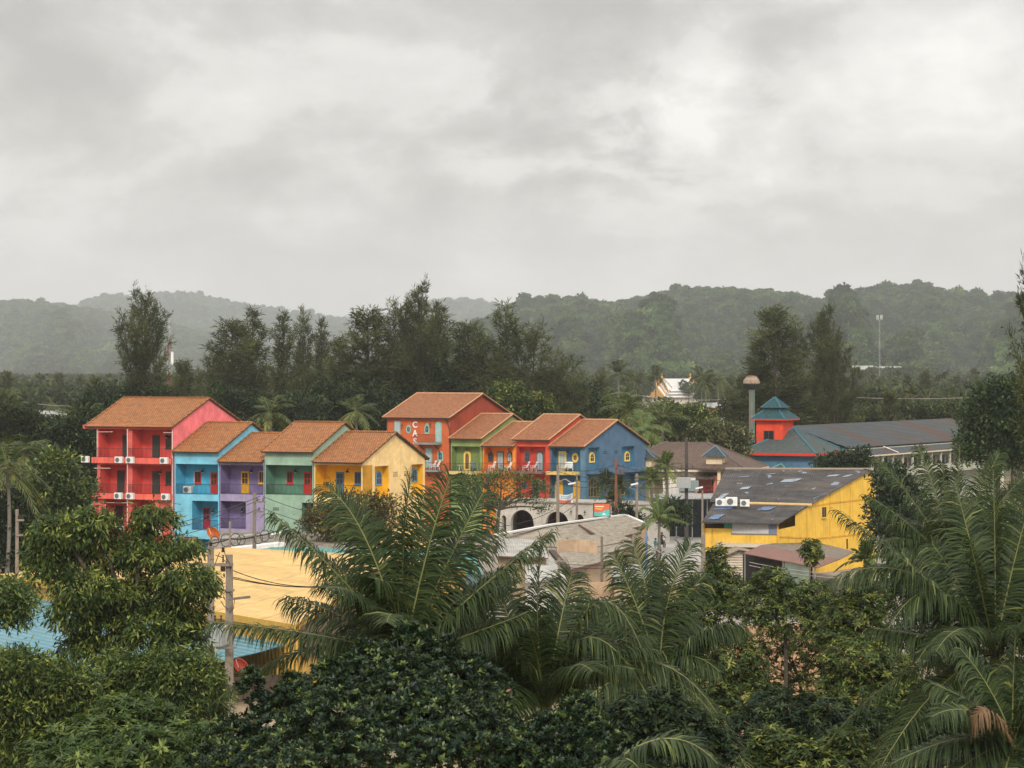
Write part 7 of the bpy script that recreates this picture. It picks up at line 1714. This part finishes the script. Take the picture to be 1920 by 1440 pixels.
# --- casuarinas
def casuarina(seed, h, rmax, leaders, prof, ang, nbr=64, dens=1.0):
    rng = np.random.default_rng(seed); nb = NB(); tk = NB(); P_, D_ = [], []
    for (dx, dy, hs, r0) in leaders:
        hh = h*hs; t = np.linspace(0, 1, 9); spine = np.stack([dx*t**1.3+.25*np.sin(t*5+seed), dy*t**1.3, hh*t], -1)
        tk.tube(spine, np.linspace(r0, .03, 9), 6)
        n = int(nbr*hs*(1 if len(leaders) == 1 else .75))
        for i in range(n):
            f = .10+.9*(i+rng.random())/n; b = np.array([np.interp(f, t, spine[:, q]) for q in range(3)])
            az = i*2.399+rng.uniform(-.5, .5)
            L = rmax*np.interp(f, [0, .12, .35, .6, .85, 1], prof)*rng.uniform(.6, 1.2); el = R(ang+rng.uniform(-14, 16)+22*f)
            hd = np.array([math.cos(az), math.sin(az), 0]); s = np.linspace(0, 1, 6)
            pts = b+hd*(s*L*math.cos(el))[:, None]+np.array([0, 0, 1])*(s*L*math.sin(el)+.10*L*s**2)[:, None]
            tk.tube(pts, np.linspace(.05, .012, 6), 3)
            m = max(4, int(5.6*L*dens)); q = rng.uniform(.2, 1.0, m)**.8; B = np.stack([np.interp(q, s, pts[:, k]) for k in range(3)], -1)
            tw = nrm(nrm(pts[-1]-pts[0])*1.0+rng.normal(size=(m, 3))*.55+np.array([0, 0, .05])); lt = rng.uniform(.5, 1.3, m)
            k = 7; u = rng.uniform(0, 1, (m, k)); PP = B[:, None]+tw[:, None]*(u*lt[:, None])[..., None]
            DD = nrm(tw[:, None]*.9+rng.normal(size=(m, k, 3))*.5+np.array([0, 0, -.12]))
            P_.append(PP.reshape(-1, 3)); D_.append(DD.reshape(-1, 3))
    P, D = np.concatenate(P_), np.concatenate(D_); n = len(P); S_ = nrm(np.cross(D, rng.normal(size=(n, 3))))
    tone = .3+.25*np.sin(P[:, 0]*.9+seed)*np.cos(P[:, 2]*.7)
    nb.leaves(P, D, S_, rng.uniform(.45, .95, n), rng.uniform(.06, .12, n), np.clip(tone+rng.normal(size=n)*.2, 0, 1), fold=.05, mid=.35)
    return nb.mesh('casuarina_crown', [LM_CAS]), tk.mesh('casuarina_trunk', [M_BARK])
CAS = [casuarina(301, 26, 5.2, [(0, 0, 1, .32), (-2.4, .5, .88, .22), (2.6, -.4, .9, .22), (.8, 1.2, .95, .2)], [.5, .85, 1, .95, .72, .22], 42, 56),
       casuarina(302, 26, 4.0, [(0, 0, 1, .3)], [.55, 1.0, 1, .85, .6, .16], 32, 110, 1.25),
       casuarina(303, 26, 3.6, [(0, 0, 1, .3), (2.2, .3, .82, .22)], [.6, 1, 1, .9, .65, .2], 34, 90, 1.15),
       casuarina(304, 26, 5.6, [(0, 0, .96, .32), (3.4, .6, .8, .25), (-1.6, -.6, .86, .25)], [.7, 1, 1, .95, .65, .2], 28, 62, 1.0),
       casuarina(305, 26, 3.2, [(0, 0, 1, .28)], [.45, .8, 1, .95, .7, .2], 42, 95, 1.05)]
cas_n = 0
for (px, top, hw, Y_, kind, rz, lab) in (
    (268, 537, 64, 400, 0, .4, 'lone vase-shaped casuarina behind the red house'),
    (345, 672, 30, 420, 1, 1.0, 'short casuarina just right of the radio mast'),
    (398, 640, 34, 415, 3, 2.0, 'low casuarina at the left end of the long row'),
    (432, 588, 48, 405, 1, 2.4, 'broad-based casuarina third from the row\'s left end'),
    (478, 570, 40, 412, 4, 3.3, 'pointed slim casuarina above the sky blue house'),
    (528, 578, 32, 420, 4, .7, 'slim casuarina above the violet house'),
    (570, 567, 30, 408, 2, 1.6, 'twin-topped casuarina above the sage house'),
    (604, 590, 24, 416, 4, 2.2, 'narrow casuarina right of the twin-topped one'),
    (640, 628, 36, 402, 1, .2, 'lower casuarina over the yellow house\'s roof'),
    (692, 566, 58, 396, 1, 1.2, 'full conical casuarina left of the tallest one'),
    (742, 552, 50, 404, 2, .9, 'casuarina with feathery top just left of the tallest one'),
    (788, 524, 58, 398, 0, 2.9, 'tallest casuarina of the row, over the burnt orange house'),
    (826, 560, 40, 410, 4, 4.1, 'slender casuarina just right of the tallest one'),
    (880, 600, 46, 400, 1, 5.0, 'casuarina over the green house\'s roof'),
    (948, 556, 56, 394, 2, 2.7, 'casuarina with a ragged double top near the row\'s right end'),
    (1000, 582, 72, 390, 3, 5.9, 'wide casuarina leaning right at the row\'s right end'),
    (1040, 660, 48, 386, 3, .2, 'low spreading casuarina at the extreme right of the row'),
    (1455, 564, 56, 420, 1, .5, 'tall full casuarina behind the water tower'),
    (1492, 588, 44, 428, 2, 1.9, 'darker casuarina behind the red tower roof'),
    (1550, 568, 46, 440, 0, 2.2, 'thin-crowned casuarina right of the red tower'),
    (1572, 625, 48, 430, 3, .4, 'lower casuarina right of the red tower'),
    (1425, 650, 44, 425, 3, 3.4, 'low casuarina just behind the water tower bowl'),
    (1968, 405, 78, 165, 0, 2.0, 'near casuarina at the right edge with only branch tips in view'),
):
    cm, tm = CAS[kind]; hh = zat(top, Y_); hw_ = hw*Y_/F; s0 = {0: 7.0, 1: 3.6, 2: 4.4, 3: 6.6, 4: 3.0}[kind]
    t = empty('casuarina_tree', ((px-960)*Y_/F, Y_, 0), rz, lab, 'tree', 'casuarina trees behind the houses')
    t.scale = (hw_/s0*1.45, hw_/s0*1.45, hh/26.0*(.94 if top < 600 else .96))
    for nm, me in (('crown', cm), ('trunk', tm)): link(bpy.data.objects.new(nm, me), t)

# --- palms
def frond_mesh(pts, rng, L_leaf, n, droop, wid=.05, mats=None, roll=0.0, face=None, curl=.0):
    """one coconut frond along pts (world-scale array): rib and two rows of drooping leaflets"""
    nb = NB(); pts = np.asarray(pts, float); k = len(pts); s = np.linspace(0, 1, k)
    nb.tube(pts, np.interp(s, [0, .15, 1], [.05, .028, .008]), 5, 1, .5)
    t = np.linspace(.10, .995, n); B = np.stack([np.interp(t, s, pts[:, q]) for q in range(3)], -1); T = nrm(np.gradient(B, axis=0))
    up = np.array([0, 0, 1.]) if face is None else np.asarray(face, float)
    side = nrm(np.cross(T, up)+1e-6); nn = nrm(np.cross(side, T))
    ca, sa = math.cos(roll), math.sin(roll); side, nn = side*ca+nn*sa, nn*ca-side*sa
    ll = L_leaf*(.30+.75*np.sin(math.pi*np.clip(t*.90+.06, 0, 1))**.8)
    g = np.array([0, 0, -1.])
    clum = np.interp(t, np.linspace(0, 1, 12), rng.normal(size=12))*.16      # leaflets hang in loose bunches, not combed
    for sg in (-1, 1):
        jit = rng.normal(size=(n, 3))*.10; fw = (.22+.85*t**1.4+clum*sg)[:, None]
        D = nrm(side*sg+T*fw+nn*(.30-.2*t)[:, None]+jit); l = (ll*(.8+.35*rng.random(n)))[:, None]
        dr = droop*1.35*(.45+.9*rng.random(n))[:, None]
        p1 = B+D*l*.36+g*l*.05*dr; p2 = p1+nrm(D+g*dr*.75)*l*.34; p3 = p2+nrm(D*.8+g*dr*1.5)*l*.34
        wv = nrm(T*.9+g*.2+rng.normal(size=(n, 3))*.08); w = (wid*(.75+.4*np.sin(math.pi*t)))[:, None]
        V = np.stack([B-wv*w*.3, B+wv*w*.3, p1-wv*w*.5, p1+wv*w*.5, p2-wv*w*.36, p2+wv*w*.36, p3], 1).reshape(-1, 3)
        i = np.arange(n)[:, None]*7
        Q = np.concatenate([i+np.array([0, 2, 3, 1]), i+np.array([2, 4, 5, 3])]); Tt = i+np.array([4, 6, 5])
        nb.add(V, Q=Q, T=Tt, tint=np.repeat(np.clip(.28+rng.normal(size=n)*.16+.35*(rng.random(n) < .05), 0, 1), 7))
    return nb.mesh('frond', mats)
def bez(p0, pm, p1, n=14):
    p0, pm, p1 = (np.asarray(q, float) for q in (p0, pm, p1)); c = 2*pm-(p0+p1)/2; t = np.linspace(0, 1, n)[:, None]
    return p0*(1-t)**2+c*2*t*(1-t)+p1*t**2
def palm(label, cpx, cpy, Y, fronds, extra, Lf, seed, leaf=.85, mats=None, trunk_r=.15, group='coconut palms in the foreground', n=64, nuts=0, name='coconut_palm', wid=.05, lean=(0, 0), exel=(-30, 60)):
    """fronds: ((mid px,py),(tip px,py), depth of tip, droop, roll); extra: more fronds of a general crown"""
    rng = np.random.default_rng(seed); c = np.array(W(cpx, cpy, Y)); base = np.array([c[0]+lean[0], c[1]+lean[1], 0])
    t = empty(name, base, 0, label, 'palm', group); mats = mats or [LM_PALM, M_RACHIS]
    tr = NB(); z = np.linspace(0, 1, 16)[:, None]; sp = np.concatenate([(c-base)[:2]*z**1.6, c[2]*z], 1)
    tr.tube(sp, trunk_r*(1.25-.35*z[:, 0])*(1+.05*np.cos(np.arange(16)*3.1)), 9, 0); tr.obj('trunk', [M_BARKG], t)
    for (m_, e_, dy, dr, roll) in fronds:
        p = bez(c, W(m_[0], m_[1], Y+dy*.5), W(e_[0], e_[1], Y+dy))-base
        link(bpy.data.objects.new('frond', frond_mesh(p, rng, leaf, n, dr, wid, mats, roll)), t)
    for i in range(extra):
        az = i*2.399+seed; el = R(rng.uniform(*exel)); L = Lf*rng.uniform(.85, 1.1); s = np.linspace(0, 1, 14)[:, None]; hd = np.array([math.cos(az), math.sin(az), 0])
        sag = L*(.62-.3*math.sin(el))
        p = (c-base)+hd*(s*math.cos(el)*L)+np.array([0, 0, 1.])*(s*math.sin(el)*L-sag*s**2.2)
        link(bpy.data.objects.new('frond', frond_mesh(p, rng, leaf, n, .75, wid, mats, rng.uniform(-.3, .3))), t)
    if nuts:
        for i in range(nuts):
            a = i*1.3; b = MB(); q = Vector(c-base)+Vector((.3*math.cos(a), .3*math.sin(a), -.25-.08*(i % 3))); b.lathe(q-Z*.13, [(.03, 0), (.11, .06), (.13, .14), (.10, .22), (.03, .27)], 8); b.build('coconut', plain('coconut_husk', C(190, 120, 50, .8), .6), t, smooth=True)
    return t
palm('large coconut palm in the centre foreground with fronds fanning over the teal roof', 757, 1232, 70, [
    ((640, 1085), (512, 966), -.5, .9, .3), ((690, 1020), (612, 912), .6, .6, .5), ((756, 1040), (771, 893), 1.0, .35, 1.2), ((800, 1040), (845, 893), .3, .5, -.7), ((842, 1050), (905, 925), 1.2, .6, -.5), ((905, 1100), (1030, 1000), -.6, .8, -.25),
    ((600, 1192), (398, 1166), -1.2, 1.0, .1), ((715, 1080), (668, 985), 1.4, .5, .9), ((775, 1060), (800, 930), 1.6, .5, -.9), ((860, 1135), (962, 1060), 1.5, .9, -.3), ((650, 1160), (540, 1120), 1.0, 1.1, .2), ((700, 1130), (600, 1040), 1.6, .8, .4), ((880, 1190), (985, 1150), -.6, 1.0, -.2), ((735, 1120), (702, 1085), -1.3, 1.1, .4), ((720, 1190), (655, 1240), -1.8, 1.2, .2), ((830, 1080), (930, 990), 2.0, .8, -.4)], 7, 4.3, 501, 1.02, n=112, wid=.040)
palm('coconut palm right of the centre with arching yellow-ribbed fronds', 1022, 1330, 72, [
    ((1008, 1160), (1018, 1015), .6, .5, 1.1), ((1120, 1130), (1215, 1250), -.6, .9, -.1), ((1100, 1195), (1212, 1300), -1.2, .9, -.1), ((1200, 1238), (1345, 1338), -.8, 1.0, -.1), ((905, 1235), (806, 1184), -.8, 1.0, .2), ((958, 1290), (968, 1412), -2.0, .5, .5), ((960, 1180), (935, 1080), 1.0, .8, .6),
    ((1048, 1180), (1072, 1075), 1.2, .4, -.8), ((900, 1270), (870, 1390), -1.4, 1.0, .2), ((985, 1250), (935, 1180), -1.5, 1.1, .4), ((1060, 1230), (1110, 1160), 1.4, .8, -.4), ((930, 1210), (880, 1110), 1.6, .9, .4)], 11, 4.2, 502, .98, n=108, wid=.038)
palm('coconut palm behind the arching one with stiff upright fronds before the tan wall', 1238, 1262, 84, [
    ((1195, 1140), (1150, 1040), .6, .5, .5), ((1252, 1130), (1296, 1020), .3, .4, -.7), ((1218, 1130), (1186, 1016), 1.0, .5, .8), ((1270, 1150), (1325, 1075), .6, .7, -.5), ((1165, 1180), (1090, 1110), .2, .8, .3), ((1310, 1190), (1385, 1180), -.6, 1.0, -.2), ((1240, 1140), (1235, 1050), 1.2, .4, 1.2), ((1180, 1230), (1110, 1240), -1, 1.1, .1), ((1290, 1230), (1350, 1260), -1, 1.1, -.1)], 11, 4.0, 503, .9, n=94, wid=.042)
palm('small coconut palm at the bottom edge below the arching fronds', 1140, 1440, 56, [
    ((1250, 1385), (1345, 1432), -.6, .8, -.1), ((1180, 1425), (1215, 1475), -1, 1.0, 0)], 3, 3.0, 504, .8, n=80, exel=(-30, 10))
palm('tall coconut palm at the right edge with a long arching frond over the sheds', 1866, 1225, 78, [
    ((1735, 1085), (1572, 960), -1.0, .7, .25), ((1720, 1080), (1560, 1086), -.8, 1.2, .2), ((1760, 1110), (1668, 1175), -1.2, 1.3, .1), ((1800, 1100), (1748, 1020), .8, .9, .5), ((1745, 1195), (1640, 1178), -.8, 1.2, .15), ((1866, 1050), (1862, 880), .8, .3, 1.2), ((1830, 1060), (1790, 905), 1.0, .5, .7), ((1900, 1060), (1945, 900), .6, .5, -.6),
    ((1930, 1120), (2010, 1030), 0, .9, -.2), ((1885, 1100), (1905, 960), 1.4, .5, -.9), ((1790, 1180), (1720, 1240), -1.6, 1.2, .1), ((1845, 1130), (1818, 1010), -.8, .8, .6), ((1770, 1130), (1690, 1035), 1.4, .9, .3), ((1930, 1190), (2020, 1200), -.6, 1.1, -.1)], 12, 4.6, 505, 1.05, n=112, wid=.040)
palm('coconut palm with pale upright fronds behind the right edge palm, before the long wing', 1790, 1060, 118, [
    ((1705, 930), (1640, 862), 0, .6, .4), ((1755, 930), (1722, 838), .5, .5, .6), ((1795, 930), (1800, 830), .8, .4, 1.0), ((1835, 930), (1875, 850), .4, .5, -.5), ((1860, 960), (1925, 890), .3, .7, -.4), ((1700, 980), (1625, 930), -.4, .9, .3), ((1720, 1030), (1640, 1040), -.8, 1.1, .1), ((1775, 950), (1768, 870), -1.0, .6, .8), ((1870, 1010), (1945, 985), -.5, 1.0, -.2), ((1735, 990), (1665, 985), .8, 1.0, .3)], 7, 4.6, 506, .95, n=88)
palm('low coconut palm in the dark lower right corner', 1900, 1395, 70, [
    ((1800, 1385), (1672, 1432), -.8, 1.0, .1), ((1840, 1330), (1745, 1280), 0, 1.0, .3), ((1860, 1300), (1800, 1215), .4, .8, .5), ((1900, 1290), (1905, 1180), .4, .6, 1.0), ((1940, 1320), (2010, 1260), 0, .9, -.3), ((1830, 1420), (1750, 1490), -1, 1.0, .1), ((1920, 1340), (1960, 1270), -1, .9, -.3)], 9, 4.0, 507, .9, n=92)
tb = MB()
# dead brown frond hanging in the lower right palm
rng = np.random.default_rng(9); t = [o for o in bpy.data.objects if o.get('label', '').startswith('low coconut palm in the dark')][0]
p = bez(W(1895, 1390, 69), W(1850, 1330, 68.5), W(1822, 1372, 68.4))-np.array(t.location)
fo = bpy.data.objects.new('frond', frond_mesh(p, rng, .6, 50, 1.3, .05, [M_DRY, M_DRY], .2)); link(fo, t); fo['label'] = 'dead brown frond hanging down'

# --- palms further back: trunk and crown
def mid_palm(px, py, Y, L, seed, label, mat=None, nuts=0, upb=0.0, nf=22, name='coconut_palm', group='palms among the houses', nl=22, wl=.11):
    rng = np.random.default_rng(seed); c = W(px, py, Y); t = empty(name, (c.x, Y, 0), 0, label, 'palm', group)
    tr = NB(); z = np.linspace(0, 1, 10)[:, None]; tr.tube(np.concatenate([.25*np.sin(z*3), .2*z, z*c.z], 1), np.linspace(.22, .15, 10), 7); tr.obj('trunk', [M_BARKG], t)
    cr = NB(); palm_crown(cr, rng, (.25*math.sin(3), .2, c.z), nf, L, nl, wl, 0, 1, upb); cr.obj('crown', [mat or LM_PALM, M_RACHIS], t)
    for i in range(nuts):
        b = MB(); a = i*1.1; b.lathe((.03+.35*math.cos(a), .2+.35*math.sin(a), c.z-.6-.12*(i % 3)), [(.03, 0), (.14, .08), (.17, .18), (.12, .28), (.03, .33)], 8); b.build('coconut', plain('coconut_husk', C(190, 120, 50, .8), .6), t)
for a in ((1240, 792, 372, 4.4, 601, 'coconut palm with orange nuts just right of the blue roof', None, 6), (1176, 772, 385, 4.2, 602, 'coconut palm rising right behind the blue roof\'s ridge', None, 0), (1205, 806, 365, 3.6, 603, 'yellowing palm partly behind the blue gable', LM_PALMY, 0),
          (666, 772, 372, 3.4, 604, 'small coconut palm between the sage and burnt orange houses', None, 0), (506, 775, 375, 3.8, 605, 'dark coconut palm behind the violet roof', None, 0), (42, 850, 285, 4.4, 606, 'coconut palm at the left edge with drooping fronds', None, 3),
          (150, 790, 335, 4.0, 607, 'coconut palm left of the red house\'s roof', None, 0), (122, 800, 350, 3.6, 608, 'smaller coconut palm beside the one left of the red roof', None, 0), (12, 880, 260, 4.0, 609, 'dark coconut palm cut by the left edge', None, 0),
          (1158, 700, 640, 4.6, 610, 'tall distant palm on a thin pale trunk right of the casuarina row', LM_FAR, 0), (1228, 706, 720, 4.4, 611, 'distant palm just left above the temple', LM_FAR, 0), (1314, 706, 730, 4.6, 612, 'distant palm right above the temple roof', LM_FAR, 0), (1322, 718, 700, 4.6, 613, 'distant palm between temple and water tower, nearer the tower', LM_FAR, 0),
          (1740, 748, 560, 4.2, 614, 'distant palm above the middle of the long wing roof', LM_FAR, 0), (1779, 752, 560, 4.2, 615, 'distant palm with brownish fronds near the big right tree', LM_FAR, 0), (1700, 762, 540, 4.0, 616, 'rounded brownish palm above the long wing roof', LM_FLOWER, 0), (1795, 765, 520, 3.8, 617, 'distant palm touching the big right tree', LM_FAR, 0), (1345, 708, 800, 4.6, 618, 'faint distant palm left of the water tower', LM_FAR, 0), (1192, 716, 690, 4.2, 619, 'distant palm left of the one above the temple', LM_FAR, 0)):
    mid_palm(*a[:5], a[5], a[6], a[7])
mid_palm(1247, 876, 318, 2.3, 620, 'small fan-crowned palm before the villa\'s white wall', LM_BIG, 0, .35, 26, 'small_palm', nl=16)
mid_palm(1219, 902, 316, 2.0, 621, 'small bushy palm before the yellow veranda', LM_BIG, 0, .3, 24, 'small_palm', nl=16)
mid_palm(1136, 905, 306, 1.9, 622, 'spiky small palm before the blue gable, left one', LM_DARK, 0, .25, 28, 'small_palm', nl=14, wl=.09)
mid_palm(1160, 912, 304, 1.8, 623, 'spiky small palm before the blue gable, right one', LM_DARK, 0, .25, 28, 'small_palm', nl=14, wl=.09)
mid_palm(1147, 938, 302, 1.6, 624, 'low spiky palm behind the billboard', LM_FAR, 0, .2, 26, 'small_palm', nl=14, wl=.09)
palm('bright yellow-green young coconut palm at the road corner', 1236, 972, 278, [
    ((1226, 950), (1214, 930), 0, .5, .6), ((1242, 948), (1252, 925), 0, .5, -.6), ((1258, 950), (1266, 965), 0, 1.0, -.2), ((1262, 972), (1292, 982), -.5, 1.0, -.1), ((1212, 952), (1194, 962), 0, 1.0, .2), ((1233, 945), (1232, 922), .5, .4, 1.0), ((1220, 965), (1200, 990), -.6, 1.0, .1)], 7, 2.4, 630, .55, [LM_PALMY, M_RACHIS], .14, None, 40, name='young_palm', wid=.07, exel=(-5, 55))
# papaya and banana by the sheds
tree('papaya_tree', 'young papaya tree with a leafy top before the brown shed roof', 205, 1522, [(1522, 1022, 17, 10), (1512, 1036, 14, 8), (1532, 1038, 14, 9), (1522, 1050, 12, 10)], lf(90, 11, .2, .42, .14, .6, .5, .2, rosette=True, open=.85), [LM_PAPAYA, M_BARKG], .08, 140, None)
mid_palm(1622, 1052, 198, 1.9, 641, 'clump of broad banana-like leaves right of the brown shed', LM_BIG, 0, .5, 16, 'banana_plant', nl=26, wl=.16, group=None)
tree('leafy_shrub', 'dark hedge-like shrub under the blue house by the arcade', 300, 1200, [(1172, 962, 18, 14), (1262, 955, 22, 14), (1280, 965, 18, 12), (1255, 975, 24, 10), (1180, 975, 22, 10)], mid(240, .4), [LM_DARK, M_BARK], .1, 141, None)
